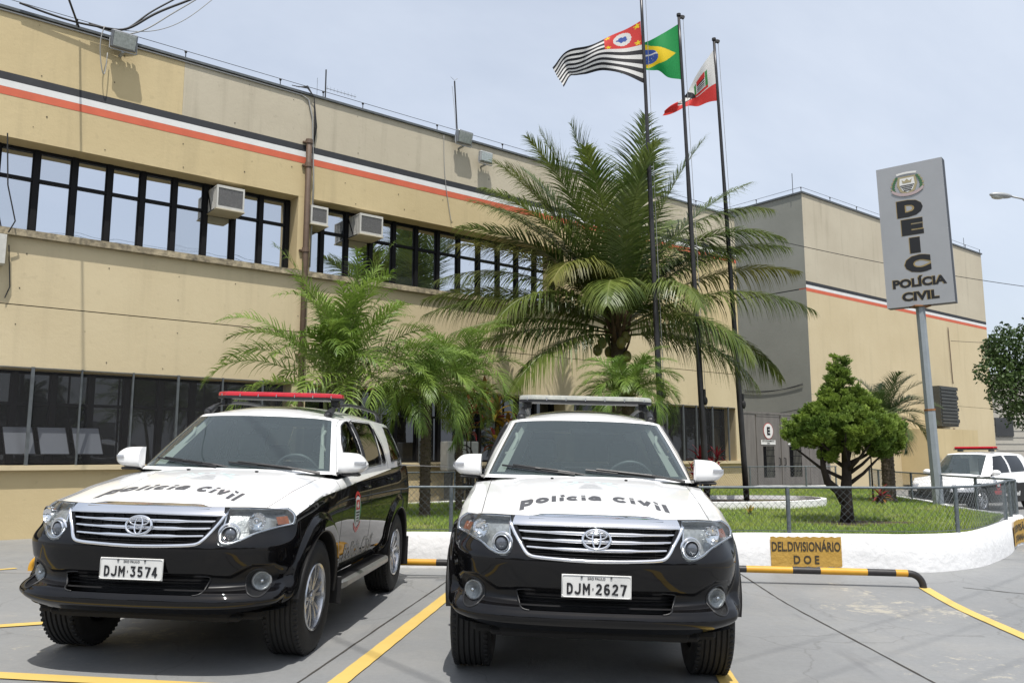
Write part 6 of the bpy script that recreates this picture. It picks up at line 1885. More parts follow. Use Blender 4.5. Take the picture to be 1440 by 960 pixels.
# ---- strap-leaved coloured plants
def strap_leaf(L, w, el, droop, n=7):
    t = np.linspace(0, 1, n); e = radians(el) - radians(droop) * t**1.3
    x = np.r_[0, np.cumsum(np.cos(e[:-1]) * L / (n - 1))]; z = np.r_[0, np.cumsum(np.sin(e[:-1]) * L / (n - 1))]
    ww = w * np.sin(pi * np.clip(t * .9 + .08, 0, 1))**.8 / 2
    return [[(x[i], -ww[i], z[i] + ww[i] * .5), (x[i], 0, z[i]), (x[i], ww[i], z[i] + ww[i] * .5)] for i in range(n)]
def ti_plant(name, label, loc, heads, mats, L=.42, w=.085, cat='shrub', stem=.014, nl=20):
    p = thing(name, label, cat, loc)
    meshes = []
    for k in range(6):
        me = MB().grid(strap_leaf(L * prng.uniform(.8, 1.15), w, 75 - 13 * k, 40 + 12 * k)).mesh('leaf', mats[0], True); meshes.append(me)
    variants = {}
    for (x, y, h, sc_) in heads:
        mb = MB(); mb.tube([(x * .3, y * .3, 0), (x * .7, y * .7, h * .6), (x, y, h)], [stem * 1.4, stem, stem], 6); mb.build('stem', 'bark_dark', p)
        for k in range(nl):
            base = meshes[min(5, int(k / nl * 6))]; mk = mats[int(prng.choice(len(mats)))]
            key = (base.name, mk)
            if key not in variants:
                m2 = base.copy(); m2.materials.clear(); m2.materials.append(M(mk)); variants[key] = m2
            a = k * 2.4 + prng.uniform(-.2, .2)
            link_copy(variants[key], 'leaf', p, (x, y, h - .006 * k), (prng.uniform(-.25, .25), 0, a), (sc_,) * 3)
    return p
ti_plant('ti_plant', 'tall cordyline with bronze, green and yellow leaves left of the middle car', (-.30, 15.4, .39), [(0, 0, 1.75, 1.15), (.22, .1, 1.45, 1.1), (.05, -.2, 1.2, 1.0)], ['ti_green', 'ti_bronze', 'ti_yellow', 'ti_bronze', 'ti_red'])
ti_plant('ti_plant', 'cordyline with dark red and green leaves behind the small date palm', (-.80, 16.2, .39), [(0, 0, 1.9, 1.1), (.25, 0, 2.15, 1.0), (-.1, .1, 1.5, 1.0)], ['ti_green', 'ti_red', 'ti_bronze'])
ti_plant('ti_plant', 'deep red cordyline at the foot of the flagpoles', (3.75, 16.6, .44), [(0, 0, .85, .9), (.22, 0, .65, .8), (-.15, -.1, .55, .8), (.35, .1, .9, .7)], ['ti_red'], L=.36, w=.06, nl=16)
ti_plant('bromeliad', 'small green and orange plant on the lawn in front of the white edging', (3.95, 14.0, .39), [(0, 0, .05, .8)], ['ti_green', 'ti_yellow'], L=.24, w=.035, stem=.03, nl=16, cat='plant')
ti_plant('bromeliad', 'small green tuft plant on the lawn, right of the one with orange leaves', (4.80, 14.6, .39), [(0, 0, .04, .7)], ['ti_green'], L=.22, w=.03, stem=.03, nl=14, cat='plant')
ti_plant('bromeliad', 'reddish spiky plant with two dry stems beside the cypress', (7.55, 17.2, .39), [(0, 0, .18, 1.0)], ['ti_bronze', 'ti_red'], L=.28, w=.05, stem=.08, nl=18, cat='plant')
ti_plant('dracaena', 'thin dracaena with a drooping tuft behind the cypress', (8.0, 18.6, .39), [(0, 0, 1.25, 1.0)], ['ti_bronze', 'ti_green'], L=.45, w=.04, nl=20, cat='plant')

# ---- cypress
ct = thing('cypress_tree', 'small trimmed cypress with forked trunk and broad light green crown on the lawn', 'tree', (4.95, 12.45, .39))
mb = MB()
mb.tube([(0, 0, 0), (.01, 0, .25), (.0, 0, .42), (.03, 0, .70), (.04, .02, 1.15), (.02, 0, 1.75), (0, 0, 2.3)], [.105, .085, .085, .070, .055, .035, .015], 10)
mb.tube([(-.02, 0, .30), (-.12, 0, .48), (-.26, 0, .60), (-.32, -.02, .80), (-.33, 0, 1.25)], [.075, .065, .06, .045, .025], 8)
for (x, y, z0, z1, zs) in [(-.75, .1, .62, 1.15, .33), (.55, -.1, .70, 1.15, .0), (.8, .2, .85, 1.25, .0), (-.55, -.3, .9, 1.3, -.3), (.35, .4, .8, 1.3, .0), (.25, -.45, .75, 1.2, 0), (-.3, .5, .8, 1.3, 0), (.62, .0, .55, 1.05, .05), (-.15, -.5, .9, 1.3, 0)]:
    mb.tube([(zs if zs < 0 else .03, 0, z0), (x * .45, y * .45, z0 + (z1 - z0) * .35), (x, y, z1)], [.035, .024, .010], 6)
mb.build('trunk', 'bark_dark', ct, smooth=True)
def spray(n, size, rs):
    """a tuft of small scale leaves round a twig"""
    V = []; F = []; k = 0
    for i in range(n):
        d = rs.normal(size=3); d[2] = abs(d[2]) * .9 + .25; d /= np.linalg.norm(d); L = size * rs.uniform(.6, 1.25); s_ = np.cross(d, rs.normal(size=3)); s_ /= np.linalg.norm(s_)
        o = rs.normal(size=3) * size * .30
        for b in (-1, 0, 1):
            dd = d + s_ * b * .55; dd /= np.linalg.norm(dd); w_ = L * .13; lb = L * (1 - .25 * abs(b)); st = o + d * L * .25 * (b != 0)
            q = np.cross(dd, s_ + np.array([.1, .2, 0])); q /= np.linalg.norm(q)
            V += [st - q * w_ * .5, st + dd * lb * .55 - q * w_, st + dd * lb, st + dd * lb * .55 + q * w_]; F.append((k, k + 1, k + 2, k + 3)); k += 4
    return np.array(V), F
rs = np.random.RandomState(5); sprays = [spray(15, .085, rs) for _ in range(5)]
blobs = [(0, 0, 2.02, .27, .36), (0, 0, 2.36, .14, .24), (-.12, 0, 1.80, .32, .28), (.2, -.05, 1.76, .34, .28), (.03, 0, 1.66, .40, .30), (-.28, .05, 1.52, .42, .34), (.30, -.05, 1.55, .44, .34), (-.62, 0, 1.36, .36, .27), (.68, .05, 1.36, .40, .28), (-.84, -.05, 1.28, .22, .17), (.95, 0, 1.30, .23, .22), (.05, -.50, 1.40, .42, .28), (-.35, -.40, 1.32, .36, .25), (.45, -.42, 1.28, .36, .26), (.05, .5, 1.40, .42, .28), (.62, -.05, 1.12, .24, .16), (.84, .1, 1.12, .2, .15), (-.50, .35, 1.35, .35, .25), (.5, .42, 1.3, .38, .26), (-.27, -.02, .98, .16, .10)]
Vs = []; Fs = []; off = 0
for (bx_, by_, bz_, r_, h_) in blobs:
    ncl = int(11 + 95 * (r_ * r_ + r_ * h_))
    for ic in range(ncl):
        d = rs.normal(size=3); d /= np.linalg.norm(d); rad = rs.uniform(.70, 1.10); cc_ = np.array([bx_ + d[0] * r_ * rad, by_ + d[1] * r_ * rad, bz_ + d[2] * h_ * rad]); cr = rs.uniform(.045, .095)
        for i in range(int(rs.uniform(9, 15))):
            e_ = rs.normal(size=3); e_ /= np.linalg.norm(e_); p = cc_ + e_ * cr * rs.uniform(.3, 1.0)
            V_, F_ = sprays[rs.randint(5)]; sc_ = rs.uniform(.5, .95); tilt = (d * .5 + e_ * .5)[:2] * .8
            VV = (V_ * sc_) @ rotz(rs.uniform(0, 6.28)).T; VV[:, 0] += VV[:, 2] * tilt[0]; VV[:, 1] += VV[:, 2] * tilt[1]
            Vs.append(VV + p); Fs.append(np.array(F_) + off); off += len(VV)
VV = np.concatenate(Vs); FF = np.concatenate(Fs)
def fast_mesh(name, V, F, m):
    me = bpy.data.meshes.new(name); n, k = F.shape; me.vertices.add(len(V)); me.vertices.foreach_set('co', V.astype(np.float32).ravel()); me.loops.add(n * k); me.loops.foreach_set('vertex_index', F.astype(np.int32).ravel())
    me.polygons.add(n); me.polygons.foreach_set('loop_start', np.arange(0, n * k, k, dtype=np.int32)); me.update(); me.validate(); me.materials.append(M(m)); return me
VV = VV * np.array([.81, .81, 1]) + np.array([0, 0, .03]); VV[:, 2] = np.where(VV[:, 2] > 1.3, 1.3 + (VV[:, 2] - 1.3) * .88, VV[:, 2])
link_copy(fast_mesh('foliage', VV, FF, 'cypress_leaf'), 'foliage', ct)

# ---- leafy trees
def leafy(name, label, loc, crown, nleaf, size, trunk, m='tree_leaf', seed=1, group=None, cat='tree'):
    rs = np.random.RandomState(seed); t = thing(name, label, cat, loc, group=group)
    mb = MB(); h = trunk[0]
    mb.tube([(0, 0, -.3), (.1, 0, h * .4), (0, .1, h)], [trunk[1] * 1.3, trunk[1], trunk[1] * .7], 10)
    for (x, y, z, r_) in crown[::2]: mb.tube([(0, .1, h), (x * .5, y * .5, (h + z) / 2), (x, y, z)], [trunk[1] * .6, trunk[1] * .35, trunk[1] * .12], 6)
    mb.build('trunk', 'bark_dark', t, smooth=True)
    w = np.array([r_**2 for *_, r_ in crown]); idx = rs.choice(len(crown), nleaf, p=w / w.sum()); C = np.array(crown)[idx]
    d = rs.normal(size=(nleaf, 3)); d /= np.linalg.norm(d, axis=1)[:, None]
    ph = np.sin(d[:, 0] * 6 + idx) * np.sin(d[:, 1] * 5 + idx * 2) * .16 + 1
    p = C[:, :3] + d * (C[:, 3] * (rs.uniform(.45, 1.05, nleaf)**.6) * ph)[:, None] * np.array([1, 1, .8])
    a = rs.normal(size=(nleaf, 3)); a[:, 2] -= .4; a /= np.linalg.norm(a, axis=1)[:, None]; b = np.cross(a, rs.normal(size=(nleaf, 3))); b /= np.linalg.norm(b, axis=1)[:, None]
    s_ = size * rs.uniform(.7, 1.2, nleaf)[:, None]
    V = np.stack([p, p + a * s_ * .5 + b * s_ * .26, p + a * s_, p + a * s_ * .5 - b * s_ * .26], 1).reshape(-1, 3)
    F = np.arange(nleaf * 4).reshape(-1, 4)
    link_copy(fast_mesh('foliage', V, F, m), 'foliage', t)
    return t
leafy('street_tree', 'dark green leafy tree at the right edge, trunk outside the picture', (16.1, 25.0, 0), [(0, 0, 3.6, 1.15), (-.9, -.3, 3.3, .9), (.9, 0, 4.2, 1.3), (-.5, .3, 4.6, 1.0), (.3, -.6, 5.3, .9), (-1.35, 0, 3.9, .6), (-.95, -.4, 2.6, .5), (-1.1, .1, 4.6, .55), (1.0, .5, 3.0, 1.1)], 16000, .13, (2.4, .16), seed=4)
for k, (x, y, s_) in enumerate([(-26, -24, 1.0), (-17, -25, 1.25), (-8, -24.5, .95), (3, -25, 1.3), (12, -24, 1.05), (21, -25, 1.2), (32, -24, 1.1)]):
    leafy('street_tree', ['broad tree across the street, farthest left', 'tall tree across the street, second from the left', 'small tree across the street, third from the left', 'tallest tree across the street, opposite the gap between the cars', 'medium tree across the street, third from the right', 'tall tree across the street, second from the right', 'broad tree across the street, farthest right'][k], (x, y, 0), [(0, 0, 4.2 * s_, 2.2 * s_), (-1.6 * s_, 0, 4.6 * s_, 1.7 * s_), (1.5 * s_, 0, 4.4 * s_, 1.8 * s_), (.4, .5, 5.8 * s_, 1.6 * s_), (-.6, 0, 5.2 * s_, 1.7 * s_)], 3200, .55, (2.6, .2), seed=20 + k, group='trees across the street')
# ============================================================ FENCES, POLES, SIGNS, SMALL THINGS
mat('fence_paint', (.07, .09, .10), .5, .3, color2=(.16, .18, .19), vscale=18, bump=.3, bscale=60)
mat('fence_wire', (.13, .145, .155), .45, .6)
def chain_fence(name, label, pts, z0, z1, posts, cell=.062, wr=.0021, railr=.016, postr=.026, group=None):
    """posts: distances along the line"""
    P = np.array(pts, float); s_ = np.r_[0, np.cumsum(np.linalg.norm(np.diff(P, axis=0), axis=1))]
    at = lambda s: np.array([np.interp(s, s_, P[:, 0]), np.interp(s, s_, P[:, 1])])
    r = thing(name, label, 'fence', group=group); L = s_[-1]
    for s in posts:
        p = at(s); mb = MB(); mb.cyl((*p, z0 - .03), (*p, z1 + .005), postr, 10); mb.build('post', 'fence_paint', r, smooth=True, angle=50)
    mb = MB(); mb.tube([(*at(s), z1) for s in np.linspace(0, L, max(8, int(L * 3)))], railr, 8); mb.build('top_rail', 'fence_paint', r, smooth=True)
    mb = MB(); mb.tube([(*at(s), z0 + .03) for s in np.linspace(0, L, max(8, int(L * 3)))], wr * 2.2, 5); mb.build('bottom_wire', 'fence_wire', r)
    H_ = z1 - z0 - .04; mb = MB(); dw = cell * 1.414
    V = []; F = []; k = 0; n = int((L + H_) / dw) + 1
    for sg in (1, -1):
        for i in range(-int(H_ / dw) - 1, n + 1):
            a = i * dw; b = a + H_
            sa, sb = max(0, a), min(L, b)
            if sb <= sa: continue
            m_ = max(2, int((sb - sa) / .12) + 1); pts3 = []
            for s in np.linspace(sa, sb, m_):
                z = z0 + .02 + (s - a) if sg > 0 else z1 - .02 - (s - a); p = at(s); pts3.append((p[0], p[1], z))
            pts3 = np.array(pts3); d = pts3[-1] - pts3[0]; d /= np.linalg.norm(d); u = np.cross(d, (0, 0, 1)); u /= np.linalg.norm(u); v = np.cross(d, u); off = u * wr * sg
            for q in pts3:
                for ang in (0, 2.094, 4.189): V.append(q + off + wr * (cos(ang) * u + sin(ang) * v))
            for j in range(m_ - 1):
                for q in range(3): F.append((k + j * 3 + q, k + j * 3 + (q + 1) % 3, k + j * 3 + 3 + (q + 1) % 3, k + j * 3 + 3 + q))
            k += m_ * 3
    me = fast_mesh('chain_link', np.array(V), np.array(F), 'fence_wire'); o = link_copy(me, 'chain_link', r); o['kind'] = 'stuff'
    return r
fcurve = pchip(gs, gp, np.linspace(gs[0], s_at(8.25), 60)); tf = np.gradient(fcurve, axis=0); tf /= np.linalg.norm(tf, axis=1)[:, None]; fline = fcurve + np.stack([-tf[:, 1], tf[:, 0]], 1) * .075
fs_ = np.r_[0, np.cumsum(np.linalg.norm(np.diff(fline, axis=0), axis=1))]
def s_of(x, y): return float(fs_[np.argmin(np.hypot(fline[:, 0] - x, fline[:, 1] - y))])
chain_fence('chain_link_fence', 'low chain-link fence on top of the white wall behind the parked cars', fline, .43, .985, [.02, s_of(-.70, 10.6), s_of(1.3, 10.6), s_of(3.42, 10.4), s_of(5.52, 10.5), s_of(7.5, 12.7), s_of(7.8, 13.1), fs_[-1] - .02])
edge = [(8.22, 13.75), (8.24, 14.7), (8.40, 16.1), (8.80, 17.6), (9.2, 20.2), (10.55, 24.7)]
le = float(np.sum(np.linalg.norm(np.diff(np.array(edge), axis=0), axis=1)))
chain_fence('chain_link_fence', 'chain-link fence along the far right side of the lawn', edge, .43, .99, [0.05, 1.2, 3.0, 5.2, 7.5, le - 2.0, le - .05])
back = [(-4.5, 14.4), (-2.6, 16.75), (-1.0, 18.05), (.5, 19.95), (3.0, 22.45), (6.2, 25.0), (8.6, 26.75), (10.4, 26.75)]
lb_ = float(np.sum(np.linalg.norm(np.diff(np.array(back), axis=0), axis=1)))
chain_fence('chain_link_fence', 'chain-link fence at the back of the lawn along the building', back, .43, 1.03, list(np.arange(.1, lb_, 2.35)) + [lb_ - .05], cell=.075, wr=.0026)

# ---- striped pipe barrier on the ground
mat('barrier_yellow', (.60, .32, .025), .5, color2=(.55, .27, .02), vscale=6); mat('barrier_black', (.020, .018, .018), .5, var=.4, vscale=20)
br = thing('pipe_barrier', 'low yellow and black striped pipe barrier at the foot of the white wall', 'barrier')
A_, B_ = np.array([-5.95, 10.28]), np.array([4.63, 9.29]); Lb = np.linalg.norm(B_ - A_); db = (B_ - A_) / Lb
def bp3(s, z): q = A_ + db * s; return (q[0], q[1], z)
x = .30; col = 0; R_ = .038; zc_ = .155; cuts = [0.30]
segs = []
while x < Lb - .30:
    w_ = .50 if col else .30
    segs.append((x, min(Lb - .30, x + w_), col)); x += w_; col = 1 - col
for a, b, c in segs:
    za, zb = zc_ + float(gz(*(A_ + db * a))), zc_ + float(gz(*(A_ + db * b)))
    mb = MB(); mb.tube([bp3(a, za), bp3(b, zb)], R_, 16); mb.build('band', 'barrier_yellow' if c else 'barrier_black', br, smooth=True, angle=50)
for s0, sg, mm in ((.30, -1, 'barrier_yellow'), (Lb - .30, 1, 'barrier_black')):
    g0 = float(gz(*(A_ + db * (s0 + sg * .2))))
    mb = MB(); mb.tube([bp3(s0, zc_ + g0)] + [bp3(s0 + sg * (.02 + .14 * sin(t)), zc_ + g0 - .14 * (1 - cos(t))) for t in np.linspace(0, pi / 2, 9)] + [bp3(s0 + sg * .16, g0 - .02)], R_, 16); mb.build('bend', mm, br, smooth=True, angle=50)

# ---- flagpoles and flags
mat('pole_dark', (.040, .038, .038), .35, .5, var=.5, vscale=5, stretch=(1, 1, .4)); 
def cloth_mat(name, col, emb=0):
    leaf_mat(name, col, tuple(min(1, c * 1.08) for c in col), .7, .38, 2)
cloth_mat('flag_black', (.020, .020, .024)); cloth_mat('flag_white', (.70, .69, .67)); cloth_mat('flag_red', (.62, .05, .045)); cloth_mat('flag_green', (.01, .27, .065)); cloth_mat('flag_yellow', (.80, .58, .02)); cloth_mat('flag_blue', (.05, .10, .36)); cloth_mat('flag_leaf', (.06, .25, .07))
def flagpole(label, x, y, top, h):
    r = thing('flagpole', label, 'flagpole', (x, y, .44), group='flagpoles on the raised bed'); dx, dy = top
    n = 14; t = np.linspace(0, 1, n); P = np.stack([dx * t, dy * t, h * t], 1)
    mb = MB(); rad = np.interp(t, [0, .33, .34, .66, .67, 1], [.062, .058, .050, .046, .038, .030]); mb.tube(P, rad, 12); mb.build('pole', 'pole_dark', r, smooth=True)
    mb = MB(); mb.cyl(P[-1], P[-1] + (0, 0, .05), .045, 10); mb.box(P[-1] + (.05, 0, -.02), (.10, .04, .08), bev=.01); mb.cyl(P[-1] + (.09, -.03, -.03), P[-1] + (.09, .03, -.03), .035, 10); mb.build('truck', 'cable_black', r)
    mb = MB(); mb.tube([P[-1] + (.09, 0, -.03), P[8] + (.085, -.02, 0), P[2] + (.075, -.03, .3)], .005, 4); mb.build('halyard', 'cable_grey', r)
    mb = MB(); mb.box(P[3] + (.07, -.02, -.2), (.05, .06, .20), bev=.01); mb.sphere(P[3] + (.08, -.03, -.33), (.05, .05, .09), 8, 6); mb.build('cleat', 'cable_black', r)
    return r, P
f1, P1 = flagpole('left flagpole, flying the striped black and white state flag', 2.86, 15.75, (-.23, 0), 10.5)
f2_, P2_ = flagpole('middle flagpole, flying the green and yellow national flag', 3.80, 16.35, (-.28, 0), 10.12)
f3, P3_ = flagpole('right flagpole, flying the white and red flag', 4.82, 17.25, (-.34, 0), 10.05)

def flag(name, label, pole_top, pole_dir, outline_top, outline_bot, hoist, colf, thick=.0, nu=150, nv=90, mats=(), ripple=.10, phase=0.0, extra=None):
    """cloth between an upper and a lower edge curve (points x,z relative to the top hoist corner); colour cells from colf(u,v)"""
    top = pchip(np.linspace(0, 1, len(outline_top)), np.array(outline_top), np.linspace(0, 1, nu)); bot = pchip(np.linspace(0, 1, len(outline_bot)), np.array(outline_bot), np.linspace(0, 1, nu))
    G = np.zeros((nu, nv, 3))
    for i in range(nu):
        u = i / (nu - 1)
        for j in range(nv):
            v = j / (nv - 1); q = top[i] * (1 - v) + bot[i] * v
            wob = ripple * (u**.6) * (sin(7.5 * u + 2.2 * v + phase) * .6 + .35 * sin(13 * u - 4 * v + phase * 2)) 
            G[i, j] = (q[0] + .10 * wob * sin(5 * v), q[2] + wob, q[1] + .05 * ripple * 6 * sin(9 * u + 3 * v) * u * .3)
    o_ = np.array(pole_top); mb = MB(); V = (G.reshape(-1, 3) + o_); 
    groups = {}
    for i in range(nu - 1):
        for j in range(nv - 1):
            c = colf((i + .5) / (nu - 1), (j + .5) / (nv - 1)); groups.setdefault(c, []).append((i * nv + j, (i + 1) * nv + j, (i + 1) * nv + j + 1, i * nv + j + 1))
    me = bpy.data.meshes.new(name); allf = []; mi = []
    for k, m_ in enumerate(mats):
        for f in groups.get(k, []): allf.append(f); mi.append(k)
    me.from_pydata(V.tolist(), [], allf)
    for m_ in mats: me.materials.append(M(m_))
    me.polygons.foreach_set('material_index', np.array(mi, dtype=np.int32)); me.polygons.foreach_set('use_smooth', np.ones(len(allf), bool)); me.update()
    o = link_copy(me, name); tag(o, label, 'flag'); return o
def star(u, v, cu, cv, r, asp=1.5):
    x, y = (u - cu) * asp, v - cv; rr = sqrt(x * x + y * y)
    if rr > r: return False
    a = (atan2(x, -y) % (2 * pi / 5)) - pi / 5; return rr < r * .42 / max(.30, cos(a) * .42 / .9 + abs(pi / 5 - abs(a)) * 0) if False else rr < r * (.38 + .62 * (abs(a) / (pi / 5))**1.2)
def sp_flag(u, v):          # thirteen stripes, red canton with white disc
    if u < .36 and v < .385:
        x, y = (u - .18) * 1.5, v - .19
        if x * x + y * y < .135**2:
            if (x * 1.1)**2 + (y * 1.5)**2 < .085**2 + .0022 * sin(x * 90) + .001 * sin(y * 120): return 3
            return 1
        for cu, cv in ((.035, .05), (.325, .05), (.035, .335), (.325, .335)):
            if star(u, v, cu, cv, .05): return 4
        return 2
    return 0 if int(v * 13) % 2 == 0 else 1
def br_flag(u, v):
    x, y = (u - .5) * 1.43, v - .5
    if x * x + y * y < .25**2:
        yy_ = y + .10 * 0 - (.10 - .55 * (x + .05)**2) * -1 * .9
        if abs(y + .055 - .5 * (x + .10)**2 * 1.0 + .02) < .024: return 3
        for (sx, sy) in ((-.1, .05), (.02, .08), (.08, .03), (.1, .12), (-.04, .14), (-.15, .0), (.15, .05), (-.12, .12), (.05, .16), (0, .19)):
            if (x - sx)**2 + (y - sy)**2 < .008**2: return 3
        return 2
    if abs(x) / .63 + abs(y) / .415 < 1: return 1
    return 0
def city_flag(u, v):
    x, y = (u - .30) * 1.4, v - .40
    if v > .66 - .30 * max(0, u - .45) or u > .80: return 1
    if abs(u - .62 + .25 * v) < .05: return 2
    if abs(x) < .13 and -.20 < y < .17:
        if y < -.06: return 1 if abs(x) < .12 else 0
        if abs(x) < .11: return 2 if int((y + .2) * 36) % 2 else 0
    if .13 < abs(x) < .19 and abs(y) < .17: return 3
    if .17 < y < .24 and abs(x) < .19: return 1
    if abs((u - .05) * .9 - v * .75) < .035 and u > .5: return 2
    if abs((u - .05) * .9 + v * .75 - .95) < .035 and u > .5: return 2
    return 0
t1 = np.array([2.86, 15.75, .44]) + P1[-1]; 
flag('state_flag', 'black and white striped flag with red canton flying from the left pole', (t1[0] - .02, t1[1], 10.12), None,
     [(0, 0, 0), (-.42, -.18, .10), (-.82, -.42, .05), (-1.20, -.62, -.06), (-1.55, -.70, .02), (-1.78, -.86, .1)], [(0.05, -1.34, 0), (-.38, -1.16, .0), (-.76, -1.02, .1), (-1.14, -1.12, .05), (-1.38, -1.12, -.05), (-1.60, -1.48, 0)], None, sp_flag, mats=('flag_black', 'flag_white', 'flag_red', 'flag_blue', 'flag_yellow'), ripple=.22, phase=.6)
t2 = np.array([3.80, 16.35, .44]) + P2_[-1]
flag('national_flag', 'green, yellow and blue national flag on the middle pole, partly behind the state flag', (t2[0] - .02, t2[1], 10.38), None,
     [(0, 0, 0), (-.30, -.15, .12), (-.58, -.34, .08), (-.82, -.52, -.05), (-1.02, -.72, .1), (-1.20, -.92, .2)], [(.06, -1.24, 0), (-.22, -1.14, .1), (-.45, -.95, .15), (-.75, -.94, .05), (-.98, -1.0, 0), (-1.22, -1.08, .1)], None, br_flag, mats=('flag_green', 'flag_yellow', 'flag_blue', 'flag_white'), ripple=.18, phase=2.0)
t3 = np.array([4.82, 17.25, .44]) + P3_[-1]
flag('city_flag', 'white flag with red band and black crest drooping from the right pole', (t3[0] - .01, t3[1], 10.28), None,
     [(0, 0, 0), (-.20, -.28, .1), (-.42, -.62, .1), (-.60, -.95, 0), (-.82, -1.22, .1), (-1.12, -1.42, .1)], [(.05, -1.20, 0), (-.15, -1.18, .1), (-.35, -1.22, .15), (-.60, -1.34, .1), (-.85, -1.42, .05), (-1.14, -1.46, .1)], None, city_flag, mats=('flag_white', 'flag_red', 'flag_black', 'flag_leaf'), ripple=.24, phase=3.5)

# ---- tall sign
mat('sign_face', (.34, .345, .355), .38, .15, var=.05, vscale=1.5, bump=.04, bscale=2); mat('sign_edge', (.006, .006, .007), .5); mat('gold_edge', (.30, .22, .09), .5)
mat('post_grey', (.30, .33, .35), .5, .3, color2=(.24, .27, .29), vscale=4); mat('rust', (.20, .085, .03), .9, color2=(.28, .13, .05), vscale=20)
mat('crest_green', (.04, .13, .05), .5); mat('crest_gold', (.34, .29, .17), .5); mat('crest_pink', (.42, .33, .33), .5)
sgn = thing('tall_sign', 'tall grey double-sided sign board lettered DEIC POLÍCIA CIVIL on a grey post', 'sign', (8.42, 16.75, .39))
aR = np.array([.98, -.80, 0]); aR /= np.linalg.norm(aR); aN = np.array([aR[1], -aR[0], 0]) ; aN = aN if aN[1] < 0 else -aN
tx = .018                      # the board leans slightly
def SP(x, z, n=0.0):           # board coordinates (x right, z up from its lower edge, n out of the face)
    q = aR * (x - tx * z) + aN * (n + .12) + np.array([0.02, 0, 4.03 + z]); return tuple(q)
Wd, Hd = 1.28, 3.02
mb = MB(); mb.prism([(-Wd / 2, 0), (Wd / 2, 0), (Wd / 2, Hd), (-Wd / 2, Hd)], -.22, -.002, lambda x, y, z: SP(x, y, z)); mb.build('board_case', 'sign_edge', sgn)
mb = MB(); mb.prism([(-Wd / 2, 0), (Wd / 2, 0), (Wd / 2, Hd), (-Wd / 2, Hd)], .0, .012, lambda x, y, z: SP(x, y, z)); mb.build('sign_face', 'sign_face', sgn)
mb = MB(); mb.prism([(-Wd / 2, 0), (Wd / 2, 0), (Wd / 2, Hd), (-Wd / 2, Hd)], -.24, -.222, lambda x, y, z: SP(x, y, z)); mb.build('sign_face', 'sign_face', sgn)
def sign_text(txt, cx, cz, h, w, bold, name='lettering'):
    V_, F_ = text_mesh(txt, 1.0, bold * .62); bx0, bx1, by0, by1 = V_[:, 0].min(), V_[:, 0].max(), V_[:, 1].min(), V_[:, 1].max()
    x = (V_[:, 0] - (bx0 + bx1) / 2) / (bx1 - bx0); y = (V_[:, 1] - (by0 + by1) / 2) / (by1 - by0)
    mb = MB(); mb.add([SP(cx + a * w, cz + b * h, .0165) for a, b in zip(x, y)], F_); mb.build(name, 'sign_edge', sgn)
    V2, F2 = text_mesh(txt, 1.0, bold); cx0, cx1, cy0, cy1 = V2[:, 0].min(), V2[:, 0].max(), V2[:, 1].min(), V2[:, 1].max()
    x = (V2[:, 0] - (cx0 + cx1) / 2) / (cx1 - cx0); y = (V2[:, 1] - (cy0 + cy1) / 2) / (cy1 - cy0); g = .014
    mb = MB(); mb.add([SP(cx - .007 + a * (w + g), cz + .003 + b * (h + g), .0145) for a, b in zip(x, y)], F2); mb.build('letter_edge', 'gold_edge', sgn)
for ch, z_, w_, h_, x_ in (('D', 2.06, .50, .36, -.04), ('E', 1.66, .42, .34, -.02), ('I', 1.265, .20, .33, .0), ('C', .87, .50, .37, .02)): sign_text(ch, x_, z_, h_, w_, .115)
sign_text('POLÍCIA', .02, .505, .225, 1.02, .075); sign_text('CIVIL', .02, .20, .185, .70, .075)
mb = MB(); em = lambda pts, n_, mi: mb.poly([SP(-.05 + x, 2.56 + z, n_) for x, z in pts], mi)
em([(-.17, .20), (.17, .20), (.20, .02), (.14, -.13), (0, -.20), (-.14, -.13), (-.20, .02)], .018, 0)
em([(-.135, .16), (.135, .16), (.15, .02), (.10, -.10), (0, -.15), (-.10, -.10), (-.15, .02)], .021, 1)
for k in range(4): h_ = .14 - .022 * k; em([(-h_, .01 - .036 * k), (h_, .01 - .036 * k), (h_ - .01, -.010 - .036 * k), (-h_ + .01, -.010 - .036 * k)], .024, 2)
em([(-.10, .13), (-.05, .09), (0, .14), (.05, .09), (.10, .13), (.08, .05), (-.08, .05)], .024, 0)
for sg in (-1, 1):
    for k in range(8):
        t = k / 7; cx_, cz_ = sg * (.20 + .07 * sin(t * 2.6)), .18 - .32 * t; em([(cx_ - .035, cz_), (cx_, cz_ + .03), (cx_ + .035, cz_), (cx_, cz_ - .03)], .023 + .0004 * k, 3)
    for k in range(5): t = k / 4; cx_, cz_ = sg * (.225 + .06 * sin(t * 2.6)), .16 - .28 * t; em([(cx_ - .05, cz_), (cx_, cz_ + .045), (cx_ + .05, cz_), (cx_, cz_ - .045)], .0185 + .0003 * k, 0)
arc1 = [(.30 * sin(t), .22 + .07 * cos(t * 1.0) - .0) for t in np.linspace(-.75, .75, 9)] + [(.27 * sin(t), .18 + .07 * cos(t)) for t in np.linspace(.75, -.75, 9)]; em(arc1, .0265, 1)
rb = [(.34 * sin(t), -.06 - .17 * cos(t * 1.1)) for t in np.linspace(-1.2, 1.2, 13)] + [(.31 * sin(t), -.02 - .15 * cos(t * 1.1)) for t in np.linspace(1.2, -1.2, 13)]; em(rb, .0275, 4)
mb.build('crest', ['crest_gold', 'sign_white', 'sign_edge', 'crest_green', 'crest_pink'], sgn)
mb = MB(); mb.tube([(.08, 0, 0), (.03, 0, 1.9)], .105, 8); mb.build('post', 'post_grey', sgn)
mb = MB(); mb.tube([(.03, 0, 1.9), (-.02, 0, 4.05)], .092, 8); mb.build('post', 'post_grey', sgn)
